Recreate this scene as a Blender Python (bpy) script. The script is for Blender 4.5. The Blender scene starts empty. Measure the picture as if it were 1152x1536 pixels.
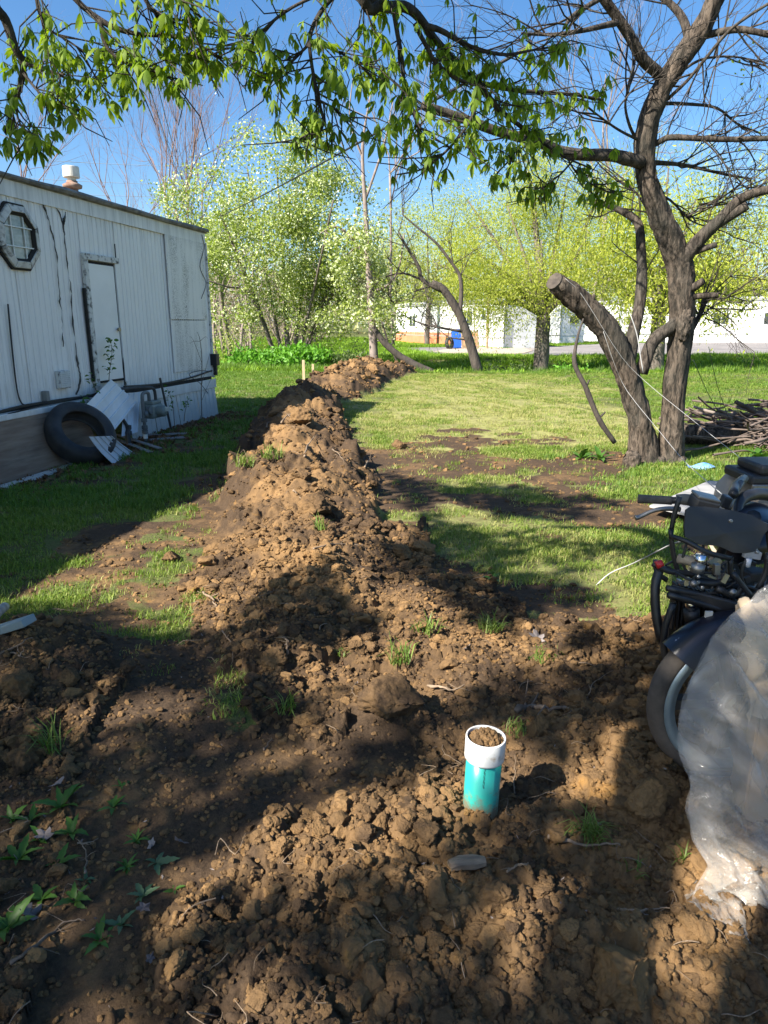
import bpy, math, random
import numpy as np
from mathutils import Vector, Matrix
sc = bpy.context.scene
COL = sc.collection
R = math.radians
# ------------------------------------------------------------------ camera, sky, sun, exposure
CF, CH = 1065.0, 1.6                       # focal length in photo pixels, eye height
PITCH = math.atan((768 - 485) / CF)
cam_d = bpy.data.cameras.new('camera'); cam = bpy.data.objects.new('camera', cam_d); COL.objects.link(cam)
cam.location = (0, 0, CH); cam.rotation_euler = (math.pi / 2 - PITCH, 0, 0)
cam_d.sensor_fit = 'VERTICAL'; cam_d.sensor_height = 36.0; cam_d.lens = CF / 1536 * 36.0
cam_d.clip_start = 0.05; cam_d.clip_end = 3000
sc.camera = cam
SUN_EL = R(40); SH = (0.79, 0.61)          # elevation; direction shadows fall on the ground
TOSUN = Vector((-SH[0] * math.cos(SUN_EL), -SH[1] * math.cos(SUN_EL), math.sin(SUN_EL))).normalized()
w = bpy.data.worlds.new('World'); sc.world = w; w.use_nodes = True
wn = w.node_tree.nodes; wl = w.node_tree.links
sky = wn.new('ShaderNodeTexSky'); sky.sky_type = 'NISHITA'; sky.sun_disc = False
sky.sun_elevation = SUN_EL; sky.sun_rotation = math.atan2(TOSUN.x, TOSUN.y)
sky.air_density = 0.95; sky.dust_density = 1.1; sky.ozone_density = 3.2; sky.altitude = 200
hs = wn.new('ShaderNodeHueSaturation'); hs.inputs['Saturation'].default_value = 1.22; hs.inputs['Value'].default_value = 1.0; wl.new(sky.outputs[0], hs.inputs['Color']); wl.new(hs.outputs[0], wn['Background'].inputs[0]); wn['Background'].inputs[1].default_value = 0.075
sd = bpy.data.lights.new('sun', 'SUN'); sun = bpy.data.objects.new('sun', sd); COL.objects.link(sun)
sd.energy = 5.0; sd.angle = R(0.53); sd.color = (1.0, 0.94, 0.84)
sun.rotation_euler = TOSUN.to_track_quat('Z', 'Y').to_euler(); sun.location = (-8, -6, 12)
sc.view_settings.view_transform = 'Standard'; sc.view_settings.look = 'None'
sc.view_settings.gamma = 1.0; sc.view_settings.exposure = 1.5
sc.cycles.max_bounces = 8; sc.cycles.transparent_max_bounces = 16
sc.cycles.use_denoising = True

# ------------------------------------------------------------------ numeric helpers
def _hash(ix, iy, iz, seed):
    with np.errstate(over='ignore'):
        h = (ix.astype(np.int64) * 374761393 + iy.astype(np.int64) * 668265263 + iz.astype(np.int64) * 2147483647 + seed * 974634777) & 0xffffffff
        h = ((h ^ (h >> 13)) * 1274126177) & 0xffffffff
        h = ((h ^ (h >> 15)) * 2246822519) & 0xffffffff
        h = h ^ (h >> 16)
    return h.astype(np.float64) / 4294967295.0
def vn(x, y, z=None, seed=0):
    """value noise 0..1"""
    x = np.asarray(x, float); y = np.asarray(y, float)
    fx = np.floor(x); fy = np.floor(y); tx = x - fx; ty = y - fy
    tx = tx * tx * (3 - 2 * tx); ty = ty * ty * (3 - 2 * ty)
    fx = fx.astype(np.int64); fy = fy.astype(np.int64)
    def lay(iz):
        a = _hash(fx, fy, iz, seed); b = _hash(fx + 1, fy, iz, seed)
        c = _hash(fx, fy + 1, iz, seed); d = _hash(fx + 1, fy + 1, iz, seed)
        return (a * (1 - tx) + b * tx) * (1 - ty) + (c * (1 - tx) + d * tx) * ty
    if z is None: return lay(np.zeros_like(fx))
    z = np.asarray(z, float); fz = np.floor(z); tz = z - fz; tz = tz * tz * (3 - 2 * tz); fz = fz.astype(np.int64)
    return lay(fz) * (1 - tz) + lay(fz + 1) * tz
def fbm(x, y, z=None, oct=4, seed=0, gain=0.5):
    s = 0; a = 1; t = 0; f = 1.0
    for o in range(oct):
        s = s + a * (vn(x * f, y * f, None if z is None else z * f, seed + o * 17) * 2 - 1); t += a; a *= gain; f *= 2.03
    return s / t
def sstep(a, b, x):
    t = np.clip((x - a) / (b - a), 0, 1); return t * t * (3 - 2 * t)
def inpoly(x, y, poly):
    x = np.asarray(x, float); y = np.asarray(y, float); r = np.zeros(x.shape, bool); n = len(poly)
    for i in range(n):
        x0, y0 = poly[i]; x1, y1 = poly[(i + 1) % n]
        if y0 == y1: continue
        c = ((y0 > y) != (y1 > y)) & (x < (x1 - x0) * (y - y0) / (y1 - y0) + x0)
        r ^= c
    return r
def ray(u, v):
    a = (u - 576) / CF; b = (768 - v) / CF
    return np.array([a, math.cos(PITCH) + b * math.sin(PITCH), -math.sin(PITCH) + b * math.cos(PITCH)])
def G(u, v, z=0.0):
    """ground point seen at a photo pixel"""
    r = ray(u, v); t = (z - CH) / r[2]; return np.array([r[0] * t, r[1] * t, z])
def AT(u, v, y):
    """point seen at a photo pixel, y metres ahead"""
    r = ray(u, v); t = y / r[1]; return np.array([r[0] * t, y, CH + r[2] * t])
def PX(x, y, z):
    z = z - CH; d = y * math.cos(PITCH) - z * math.sin(PITCH); b = y * math.sin(PITCH) + z * math.cos(PITCH)
    d = np.where(d < 0.05, 0.05, d)
    return 576 + CF * x / d, 768 - CF * b / d
def frame(d):
    d = np.asarray(d, float); d = d / (np.linalg.norm(d) + 1e-9)
    a = np.array([0, 0, 1.0]) if abs(d[2]) < 0.9 else np.array([1.0, 0, 0])
    u = np.cross(a, d); u /= np.linalg.norm(u); return u, np.cross(d, u), d
def smooth_path(pts, rad, n=4):
    pts = np.asarray(pts, float); rad = np.asarray(rad, float)
    if len(pts) < 3: 
        t = np.linspace(0, 1, n + 1)[:, None]; return pts[0] * (1 - t) + pts[-1] * t, rad[0] * (1 - t[:, 0]) + rad[-1] * t[:, 0]
    P = np.vstack([2 * pts[0] - pts[1], pts, 2 * pts[-1] - pts[-2]]); q = []; r = []
    for i in range(len(pts) - 1):
        p0, p1, p2, p3 = P[i:i + 4]
        for k in range(n):
            t = k / n
            q.append(0.5 * (2 * p1 + (p2 - p0) * t + (2 * p0 - 5 * p1 + 4 * p2 - p3) * t * t + (3 * p1 - p0 - 3 * p2 + p3) * t ** 3))
            r.append(rad[i] * (1 - t) + rad[i + 1] * t)
    q.append(pts[-1]); r.append(rad[-1]); return np.array(q), np.array(r)
# ------------------------------------------------------------------ mesh builder
class MB:
    def __init__(s): s.v = []; s.f = []; s.n = 0; s.tone = []
    def add(s, v, f, tone=None):
        v = np.asarray(v, float).reshape(-1, 3); s.v.append(v); n = s.n
        for q in f: s.f.append(tuple(int(i) + n for i in q))
        s.tone.append(np.full(len(v), 0.5) if tone is None else np.broadcast_to(np.asarray(tone, float), (len(v),)))
        s.n += len(v); return s
    def box(s, c, size, rot=None, taper=1.0):
        x, y, z = [0.5 * t for t in size]; k = taper
        v = np.array([[-x, -y, -z], [x, -y, -z], [x, y, -z], [-x, y, -z], [-x * k, -y * k, z], [x * k, -y * k, z], [x * k, y * k, z], [-x * k, y * k, z]])
        if rot is not None: v = v @ np.array(rot).T
        return s.add(v + np.asarray(c, float), [(3, 2, 1, 0), (4, 5, 6, 7), (0, 1, 5, 4), (1, 2, 6, 5), (2, 3, 7, 6), (3, 0, 4, 7)])
    def bar(s, a, b, wd, ht, up=(0, 0, 1)):
        a = np.asarray(a, float); b = np.asarray(b, float); d = b - a; L = np.linalg.norm(d); d /= L
        u = np.cross(up, d); u /= np.linalg.norm(u); t = np.cross(d, u)
        return s.box((a + b) / 2, (L, wd, ht), np.stack([d, u, t], 1))
    def tube(s, pts, rad, seg=8, cap=True, rough=0.0, fs=6.0, sm=0, seed=0, flare=None, close=False):
        pts = np.asarray(pts, float); rad = np.broadcast_to(np.asarray(rad, float), (len(pts),)).copy()
        if sm: pts, rad = smooth_path(pts, rad, sm)
        N = len(pts); T = np.gradient(pts, axis=0); T /= (np.linalg.norm(T, axis=1)[:, None] + 1e-9)
        if close:
            T = np.roll(pts, -1, 0) - np.roll(pts, 1, 0); T /= np.linalg.norm(T, axis=1)[:, None]
        u, _, _ = frame(T[0]); a = np.linspace(0, 2 * math.pi, seg, endpoint=False); ca = np.cos(a); sa = np.sin(a); V = []
        for i in range(N):
            u = u - T[i] * np.dot(u, T[i]); u /= (np.linalg.norm(u) + 1e-9); w2 = np.cross(T[i], u)
            V.append(pts[i] + rad[i] * (np.outer(ca, u) + np.outer(sa, w2)))
        V = np.array(V)
        if rough:
            k = fbm(V[..., 0] * fs, V[..., 1] * fs, V[..., 2] * fs * 0.45, 4, seed) * rough
            if seg >= 18:
                r2 = fbm(V[..., 0] * fs * 2.6, V[..., 1] * fs * 2.6, V[..., 2] * fs * 0.5, 3, seed + 7); k = k - rough * 0.75 * np.exp(-(r2 / 0.13) ** 2)
            V = pts[:, None] + (V - pts[:, None]) * (1 + k[..., None])
        F = []
        for i in range(N if close else N - 1):
            j = (i + 1) % N
            for q in range(seg):
                r = (q + 1) % seg; F.append((i * seg + q, i * seg + r, j * seg + r, j * seg + q))
        if cap and not close:
            F.append(tuple(range(seg - 1, -1, -1))); F.append(tuple((N - 1) * seg + q for q in range(seg)))
        return s.add(V.reshape(-1, 3), F)
    def lathe(s, prof, c=(0, 0, 0), axis=(0, 0, 1), seg=24, closed=False):
        u, v2, d = frame(axis); a = np.linspace(0, 2 * math.pi, seg, endpoint=False); V = []
        for r, h in prof: V.append(np.asarray(c, float) + d * h + r * (np.outer(np.cos(a), u) + np.outer(np.sin(a), v2)))
        n = len(prof); F = []
        for i in range(n if closed else n - 1):
            j = (i + 1) % n
            for q in range(seg):
                r = (q + 1) % seg; F.append((i * seg + q, i * seg + r, j * seg + r, j * seg + q))
        return s.add(np.array(V).reshape(-1, 3), F)
    def prism(s, poly, t, m=None):
        """polygon in xy extruded by t along z, placed by the 4x4 matrix m"""
        n = len(poly); v = np.array([[p[0], p[1], 0] for p in poly] + [[p[0], p[1], t] for p in poly], float)
        if m is not None: m = np.array(m); v = v @ m[:3, :3].T + m[:3, 3]
        return s.add(v, [tuple(range(n - 1, -1, -1)), tuple(range(n, 2 * n))] + [(i, (i + 1) % n, n + (i + 1) % n, n + i) for i in range(n)])
    def grid(s, V, tone=None):
        V = np.asarray(V, float); a, b = V.shape[:2]
        I = np.arange(a * b).reshape(a, b)
        F = np.stack([I[:-1, :-1], I[1:, :-1], I[1:, 1:], I[:-1, 1:]], -1).reshape(-1, 4)
        return s.add(V.reshape(-1, 3), F, tone)
    def cards(s, P, size, rng, asp=0.6, droop=0.0, tone=None, fold=0.25):
        """leaf-like folded rhombi at the points P"""
        n = len(P); 
        if n == 0: return s
        d = rng.normal(size=(n, 3)); d[:, 2] -= droop; d /= np.linalg.norm(d, axis=1)[:, None]
        q = rng.normal(size=(n, 3)); u = np.cross(d, q); u /= np.linalg.norm(u, axis=1)[:, None]; nn = np.cross(d, u)
        sz = (size * rng.uniform(0.6, 1.25, n))[:, None]; P = np.asarray(P)
        V = np.stack([P, P + d * sz * 0.45 + u * sz * asp * 0.5 + nn * sz * fold * 0.3, P + d * sz, P + d * sz * 0.45 - u * sz * asp * 0.5 + nn * sz * fold * 0.3], 1)
        F = (np.arange(n)[:, None] * 4 + np.array([0, 1, 2, 3])[None])
        t = rng.uniform(0, 1, n) if tone is None else tone
        s.v.append(V.reshape(-1, 3)); s.f.extend(map(tuple, (F + s.n))); s.tone.append(np.repeat(t, 4)); s.n += 4 * n
        return s
    def mesh(s, name, m=None, smooth=False, origin=None):
        V = np.concatenate(s.v) if s.v else np.zeros((0, 3))
        if origin is not None: V = V - np.asarray(origin, float)
        me = bpy.data.meshes.new(name)
        if len(s.f):
            ln = np.fromiter((len(q) for q in s.f), np.int32, len(s.f)); lo = np.concatenate([[0], np.cumsum(ln)[:-1]]).astype(np.int32)
            idx = np.fromiter((i for q in s.f for i in q), np.int32, int(ln.sum()))
            me.vertices.add(len(V)); me.vertices.foreach_set('co', V.astype(np.float32).ravel())
            me.loops.add(len(idx)); me.loops.foreach_set('vertex_index', idx)
            me.polygons.add(len(ln)); me.polygons.foreach_set('loop_start', lo); me.polygons.foreach_set('loop_total', ln)
            me.polygons.foreach_set('use_smooth', np.full(len(ln), smooth))
            me.update(calc_edges=True)
            at = me.attributes.new('tone', 'FLOAT', 'POINT'); at.data.foreach_set('value', np.concatenate(s.tone).astype(np.float32))
        if m is not None: me.materials.append(m)
        return me
    def build(s, name, m=None, parent=None, smooth=False, origin=None, bevel=0.0, loc=None):
        o = bpy.data.objects.new(name, s.mesh(name, m, smooth, origin)); COL.objects.link(o)
        if parent is not None: o.parent = parent
        elif origin is not None: o.location = origin
        elif loc is not None: o.location = loc
        if bevel:
            b = o.modifiers.new('bevel', 'BEVEL'); b.width = bevel; b.segments = 2; b.limit_method = 'ANGLE'; b.angle_limit = R(40)
        return o
def tag(o, label=None, cat=None, group=None, kind=None):
    if label: o['label'] = label
    if cat: o['category'] = cat
    if group: o['group'] = group
    if kind: o['kind'] = kind
    return o
def thing(name, label, cat, loc=(0, 0, 0), rz=0.0, group=None):
    o = bpy.data.objects.new(name, None); o.empty_display_size = 0.1; COL.objects.link(o)
    o.location = loc; o.rotation_euler = (0, 0, rz); return tag(o, label, cat, group)
def copy_tree(o, parent=None):
    c = o.copy(); COL.objects.link(c); c.parent = parent
    for ch in list(o.children): copy_tree(ch, c)
    return c
# ------------------------------------------------------------------ materials
def newmat(name):
    m = bpy.data.materials.new(name); m.use_nodes = True; n = m.node_tree.nodes; l = m.node_tree.links
    return m, n, l, n['Principled BSDF']
def c4(c): return (c[0], c[1], c[2], 1)
def nmix(n, l, fac, a, b, mode='MIX'):
    x = n.new('ShaderNodeMix'); x.data_type = 'RGBA'; x.blend_type = mode
    for sock, v in ((x.inputs[0], fac), (x.inputs[6], a), (x.inputs[7], b)):
        if isinstance(v, (int, float)): sock.default_value = v
        elif isinstance(v, tuple): sock.default_value = c4(v)
        else: l.new(v, sock)
    return x.outputs[2]
def nramp(n, l, src, a, b):
    x = n.new('ShaderNodeMapRange'); x.inputs[1].default_value = a; x.inputs[2].default_value = b; l.new(src, x.inputs[0]); return x.outputs[0]
def nmath(n, l, op, a, b=0.0):
    x = n.new('ShaderNodeMath'); x.operation = op
    for i, v in enumerate((a, b)):
        if isinstance(v, (int, float)): x.inputs[i].default_value = v
        else: l.new(v, x.inputs[i])
    return x.outputs[0]
def nnoise(n, l, co, scale, detail=5, rough=0.6, dist=0.0):
    x = n.new('ShaderNodeTexNoise'); x.inputs['Scale'].default_value = scale; x.inputs['Detail'].default_value = detail
    x.inputs['Roughness'].default_value = rough; x.inputs['Distortion'].default_value = dist
    if co is not None: l.new(co, x.inputs['Vector'])
    return x.outputs['Fac']
def ncoord(n, l, world=False, scale=None):
    if world: o = n.new('ShaderNodeNewGeometry').outputs['Position']
    else: o = n.new('ShaderNodeTexCoord').outputs['Object']
    if scale:
        mp = n.new('ShaderNodeMapping'); mp.inputs['Scale'].default_value = scale; l.new(o, mp.inputs[0]); o = mp.outputs[0]
    return o
def nbump(n, l, p, h, strength=0.5, dist=0.02, prev=None):
    b = n.new('ShaderNodeBump'); b.inputs['Strength'].default_value = strength; b.inputs['Distance'].default_value = dist
    l.new(h, b.inputs['Height'])
    if prev is not None: l.new(prev, b.inputs['Normal'])
    if p is not None: l.new(b.outputs[0], p.inputs['Normal'])
    return b.outputs[0]
def mat(name, c1, c2=None, scale=6, rough=0.7, metal=0.0, bump=0.0, bscale=None, bdist=0.01, world=False, stretch=None, lo=0.35, hi=0.65, c3=None, s3=2.0, f3=(0.55, 0.75), spec=0.5):
    m, n, l, p = newmat(name); co = ncoord(n, l, world, stretch)
    p.inputs['Roughness'].default_value = rough; p.inputs['Metallic'].default_value = metal; p.inputs['Specular IOR Level'].default_value = spec
    if c2 is None: p.inputs['Base Color'].default_value = c4(c1)
    else:
        c = nmix(n, l, nramp(n, l, nnoise(n, l, co, scale), lo, hi), c1, c2)
        if c3 is not None: c = nmix(n, l, nramp(n, l, nnoise(n, l, co, s3, 8, 0.7), f3[0], f3[1]), c, c3)
        l.new(c, p.inputs['Base Color'])
    if bump: nbump(n, l, p, nnoise(n, l, co, bscale or scale * 4, 6), bump, bdist)
    return m
def leafmat(name, c1, c2, trans=0.35, rough=0.5, tcol=None):
    m, n, l, p = newmat(name); a = n.new('ShaderNodeAttribute'); a.attribute_name = 'tone'
    oi = n.new('ShaderNodeObjectInfo'); f = nmath(n, l, 'FRACT', nmath(n, l, 'ADD', a.outputs['Fac'], nmath(n, l, 'MULTIPLY', oi.outputs['Random'], 0.999)))
    c = nmix(n, l, f, c1, c2); l.new(c, p.inputs['Base Color']); p.inputs['Roughness'].default_value = rough; p.inputs['Specular IOR Level'].default_value = 0.35
    t = n.new('ShaderNodeBsdfTranslucent'); tc = nmix(n, l, 1.0, c, tcol or (1.3, 1.5, 0.6), 'MULTIPLY'); l.new(tc, t.inputs[0])
    x = n.new('ShaderNodeMixShader'); x.inputs[0].default_value = trans
    l.new(p.outputs[0], x.inputs[1]); l.new(t.outputs[0], x.inputs[2]); l.new(x.outputs[0], n['Material Output'].inputs[0])
    return m
# ------------------------------------------------------------------ scatter as stuff (geometry nodes)
_sg = {}
def scatter(name, protos, P, rot, scl, idx):
    """one stuff object that instances the prototype meshes on its own points"""
    pc = bpy.data.collections.new(name + '_kinds')
    for i, me in enumerate(protos):
        pc.objects.link(bpy.data.objects.new('%s_kind_%03d' % (name, i), me))
    me = bpy.data.meshes.new(name); P = np.asarray(P, np.float32); n = len(P)
    me.vertices.add(n); me.vertices.foreach_set('co', P.ravel())
    a = me.attributes.new('rot', 'FLOAT_VECTOR', 'POINT'); a.data.foreach_set('vector', np.asarray(rot, np.float32).ravel())
    a = me.attributes.new('scl', 'FLOAT_VECTOR', 'POINT'); a.data.foreach_set('vector', np.asarray(scl, np.float32).ravel())
    a = me.attributes.new('idx', 'INT', 'POINT'); a.data.foreach_set('value', np.asarray(idx, np.int32))
    o = bpy.data.objects.new(name, me); COL.objects.link(o)
    ng = bpy.data.node_groups.new(name, 'GeometryNodeTree')
    ng.interface.new_socket('Geometry', in_out='INPUT', socket_type='NodeSocketGeometry'); ng.interface.new_socket('Geometry', in_out='OUTPUT', socket_type='NodeSocketGeometry')
    N = ng.nodes; L = ng.links; gi = N.new('NodeGroupInput'); go = N.new('NodeGroupOutput'); ip = N.new('GeometryNodeInstanceOnPoints')
    ci = N.new('GeometryNodeCollectionInfo'); ci.inputs['Collection'].default_value = pc; ci.inputs['Separate Children'].default_value = True; ci.inputs['Reset Children'].default_value = True
    def na(nm, t):
        x = N.new('GeometryNodeInputNamedAttribute'); x.data_type = t; x.inputs['Name'].default_value = nm; return x.outputs['Attribute']
    L.new(gi.outputs[0], ip.inputs['Points']); L.new(ci.outputs[0], ip.inputs['Instance']); ip.inputs['Pick Instance'].default_value = True
    L.new(na('idx', 'INT'), ip.inputs['Instance Index']); L.new(na('rot', 'FLOAT_VECTOR'), ip.inputs['Rotation']); L.new(na('scl', 'FLOAT_VECTOR'), ip.inputs['Scale'])
    L.new(ip.outputs[0], go.inputs[0])
    o.modifiers.new('scatter', 'NODES').node_group = ng
    o['kind'] = 'stuff'; return o
# ------------------------------------------------------------------ terrain
RIDGE = np.array([  # y, left foot, right foot, height
    (3.0, -0.95, 0.70, 0.05), (3.6, -1.05, 0.62, 0.14), (4.2, -1.15, 0.46, 0.14), (4.8, -1.20, 0.26, 0.18), (5.6, -1.30, 0.05, 0.20), (6.5, -1.44, -0.14, 0.21), (7.4, -1.60, -0.22, 0.24),
    (8.6, -1.72, -0.36, 0.24), (9.6, -1.84, -0.48, 0.26), (10.6, -1.95, -0.58, 0.30), (12.0, -2.08, -0.72, 0.44), (13.2, -2.15, -0.82, 0.47), (14.2, -2.2, -0.85, 0.30), (15.2, -2.2, -0.7, 0.14), (16.4, -2.05, -0.5, 0.18),
    (18.0, -1.9, -0.1, 0.36), (20.0, -1.7, 0.15, 0.42), (22.0, -1.45, 0.6, 0.42), (23.5, -1.2, 1.0, 0.28), (25.0, -0.7, 0.9, 0.0)])
def gpoly(px): return [tuple(G(u, v)[:2]) for u, v in px]
FG = gpoly([(0, 955), (130, 962), (300, 985), (300, 930), (380, 880), (640, 800), (665, 860), (740, 905), (830, 935), (950, 950), (1152, 960), (1400, 1000), (1700, 1536), (1700, 2600), (-700, 2600), (-700, 1536), (-300, 1000)])
PATH = gpoly([(60, 1430), (110, 1250), (330, 1115), (500, 1095), (620, 1120), (560, 1180), (400, 1240), (240, 1400), (200, 1600), (0, 1600)])
WEEDY = gpoly([(-60, 1180), (130, 1190), (240, 1240), (250, 1330), (150, 1440), (-60, 1460)])
RIDGE_R = gpoly([(560, 660), (640, 640), (760, 640), (900, 700), (760, 760), (640, 780), (720, 850), (700, 900), (600, 800)])
LBARE = gpoly([(-60, 880), (120, 820), (215, 790), (240, 850), (160, 900), (280, 925), (120, 960), (-60, 960)]); LSOFT = gpoly([(110, 940), (330, 955), (395, 1090), (330, 1120), (130, 1235), (95, 1120), (175, 1010)])
TREEBARE = gpoly([(800, 690), (900, 672), (965, 680), (960, 712), (840, 722)])
MUD = gpoly([(585, 690), (700, 665), (745, 690), (700, 720), (600, 712)])
BUMPS = [  # x, y, height, radius
    (*G(585, 1075)[:2], 0.13, 0.16), (*G(500, 1090)[:2], 0.05, 0.25), (*G(90, 1010)[:2], 0.13, 0.42), (*G(20, 1010)[:2], 0.12, 0.4), (*G(955, 1195)[:2], 0.07, 0.17),
    (*G(930, 1450)[:2], 0.07, 0.16), (*G(1040, 1450)[:2], 0.05, 0.15), (*G(640, 1230)[:2], 0.06, 0.22), (*G(700, 1010)[:2], 0.08, 0.3), (*G(860, 1000)[:2], 0.10, 0.3), (*G(430, 1000)[:2], 0.08, 0.3),
    (*G(880, 1120)[:2], 0.06, 0.2), (*G(560, 1330)[:2], 0.05, 0.3), (*G(400, 1280)[:2], 0.04, 0.25), (*G(230, 1090)[:2], 0.05, 0.22), (*G(340, 1070)[:2], 0.05, 0.16), (*G(780, 1370)[:2], 0.06, 0.25),
    (*G(440, 1480)[:2], 0.04, 0.2)]
HOLES = [(*G(690, 1120)[:2], -0.06, 0.2), (*G(640, 1300)[:2], -0.05, 0.18), (*G(380, 960)[:2], -0.05, 0.3), (*G(830, 1300)[:2], -0.05, 0.12), (*G(560, 940)[:2], -0.06, 0.3), (*G(900, 1330)[:2], -0.05, 0.13)]
def worley(x, y, cell, seed):
    gx = np.floor(x / cell).astype(np.int64); gy = np.floor(y / cell).astype(np.int64); best = np.zeros(x.shape)
    z0 = np.zeros_like(gx)
    for i in (-1, 0, 1):
        for j in (-1, 0, 1):
            cx = gx + i; cy = gy + j
            px = (cx + 0.1 + 0.8 * _hash(cx, cy, z0, seed)) * cell; py = (cy + 0.1 + 0.8 * _hash(cx, cy, z0, seed + 1)) * cell
            r = cell * (0.28 + 0.5 * _hash(cx, cy, z0, seed + 2)); h = _hash(cx, cy, z0, seed + 3)
            d2 = ((x - px) ** 2 + (y - py) ** 2) / (r * r)
            best = np.maximum(best, np.sqrt(np.clip(1 - d2, 0, 1)) * r * (0.35 + 0.65 * h))
    return best
def terrain(x, y, detail=True):
    """height, soil amount, mown-dry amount, clay amount (also carries painted right-flank shade)"""
    x = np.asarray(x, float); y = np.asarray(y, float)
    wx = x + 0.22 * fbm(x * 2.2, y * 2.2, oct=3, seed=3) + 0.06 * fbm(x * 9, y * 9, oct=2, seed=4)
    wy = y + 0.22 * fbm(x * 2.2, y * 2.2, oct=3, seed=5) + 0.06 * fbm(x * 9, y * 9, oct=2, seed=6)
    z = 0.05 * fbm(x * 0.35, y * 0.35, oct=2, seed=8) * sstep(2, 6, y)
    # the ditch along the far edge of the lawn and the bank up to the road
    dm = sstep(-3, 2.5, x); yy = y - 0.03 * x
    z = z - dm * 0.75 * sstep(24.0, 26.8, yy) * (1 - sstep(29.5, 36.0, yy)) + 0.35 * sstep(34, 60, y) * (1 - dm)
    xl = np.interp(wy, RIDGE[:, 0], RIDGE[:, 1]); xr = np.interp(wy, RIDGE[:, 0], RIDGE[:, 2]); hm = np.interp(wy, RIDGE[:, 0], RIDGE[:, 3], left=0, right=0)
    t = np.abs((wx - (xl + xr) / 2) / ((xr - xl) / 2 + 1e-6)); prof = np.clip(1 - t ** 1.7, 0, 1)
    on = (wy > 3.0) & (wy < 25.0)
    top = 1 + 0.55 * fbm(x * 1.6, y * 1.2, oct=3, seed=11)
    mound = np.where(on, hm * prof * top, 0.0); z = z + mound
    msoil = np.where(on, sstep(1.12, 0.92, t) * sstep(0.0, 0.12, hm), 0)
    fg = inpoly(wx, wy, FG).astype(float)
    for bx, by, bh, br in BUMPS + HOLES:
        d = np.hypot(x - bx + 0.04 * fbm(x * 7, y * 7, oct=2, seed=20), y - by) / br
        z = z + bh * np.exp(-(d ** 2) * 1.6)
    path = inpoly(wx, wy, PATH).astype(float); weedy = inpoly(wx, wy, WEEDY).astype(float)
    n1 = fbm(x * 1.1, y * 1.1, oct=4, seed=31); n2 = fbm(x * 3.1, y * 3.1, oct=3, seed=33)
    near_r = sstep(1.5, 0.1, np.maximum(wx - xr, 0)) * sstep(3, 4.5, y) * (1 - sstep(11, 14, y)) * (wx > xl)
    near_l = sstep(1.0, 0.05, np.maximum(xl - wx, 0)) * sstep(3, 4, y) * (1 - sstep(10, 13, y)) * (wx < xr)
    bare = np.maximum.reduce([near_r * 0.52, near_l * 0.55, inpoly(wx, wy, RIDGE_R) * 0.40, inpoly(wx, wy, LBARE) * 0.52, inpoly(wx, wy, TREEBARE) * 0.85, inpoly(wx, wy, MUD) * 0.95, 0.35 * sstep(3, 1, np.abs(y - 6.5)) * (x > 0), (0.40 + 0.34 * fbm(x * 0.55 + 3, y * 2.0, oct=3, seed=37)) * sstep(-0.6, 0.1, x) * sstep(3.4, 2.3, x) * sstep(4.6, 5.6, y) * sstep(11.8, 10.2, y), (0.50 + 0.36 * fbm(x * 1.3, y * 2.0, oct=3, seed=39)) * sstep(-0.3, 0.2, x) * sstep(2.1, 1.2, x) * sstep(3.4, 4.0, y) * sstep(7.5, 6.5, y), (0.40 + 0.5 * fbm(x * 0.9, y * 1.8, oct=3, seed=38)) * (x < -1.2) * sstep(4, 5, y) * sstep(11.5, 9, y)])
    bs = sstep(0.38, 0.58, bare + 0.38 * n1 + 0.2 * n2)
    fg2 = fg * (1 - inpoly(wx, wy, LSOFT) * sstep(-0.05, 0.2, n1 + 0.5 * n2) * 0.8); soil = np.clip(np.maximum.reduce([msoil, fg2, bs]), 0, 1)
    rough = np.clip(np.maximum(msoil, fg * (1 - 0.86 * path) * (1 - 0.6 * weedy) * (1 - 0.8 * inpoly(wx, wy, LSOFT))), 0, 1)
    clod = 0
    if detail:
        k = rough > 0.02
        if k.any():
            X = x[k] + 0.03 * fbm(x[k] * 12, y[k] * 12, oct=2, seed=40); Y = y[k] + 0.03 * fbm(x[k] * 12, y[k] * 12, oct=2, seed=41); yk = y[k]
            pat = sstep(-0.5, 0.35, fbm(X * 1.9, Y * 1.9, oct=2, seed=44))
            c = worley(X, Y, 0.30, 50) * (0.22 + 0.75 * sstep(3.6, 5.5, yk)) * pat + worley(X, Y, 0.55, 56) * 0.40 * sstep(4.2, 6, yk) + worley(X, Y, 0.13, 60) * (0.25 + 0.45 * pat) + worley(X, Y, 0.055, 70) * 0.9
            c = c + (0.03 + 0.05 * sstep(4, 6, yk)) * fbm(X * 6, Y * 6, oct=3, seed=80) + 0.009 * fbm(X * 45, Y * 45, oct=3, seed=82)
            nr = yk < 9
            if nr.any(): c[nr] = c[nr] + (worley(X[nr], Y[nr], 0.026, 90) * 1.0 + worley(X[nr], Y[nr], 0.014, 95) * 0.8) * sstep(9, 5, yk[nr])
            cl = np.zeros(x.shape); cl[k] = c; z = z + cl * rough * 0.85
        z = z + (1 - rough) * soil * (0.016 * fbm(x * 5, y * 5, oct=3, seed=84) + 0.006 * fbm(x * 30, y * 30, oct=3, seed=85)) * sstep(40, 15, y)
        z = z + (1 - soil) * 0.012 * fbm(x * 4, y * 4, oct=3, seed=86) * sstep(30, 10, y)
    dry = 0.55 * sstep(-0.4, 0.3, x) * sstep(2.4, 1.4, x) * sstep(8.5, 7, y) + sstep(0.25, 0.75, sstep(5.5, 0.8, np.abs(x - 1.9 - 0.05 * (y - 12))) * sstep(7, 10, y) * 0.75 + 0.5 * n1 + 0.12 * n2) * (1 - 0.5 * sstep(19, 24, y))
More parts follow.
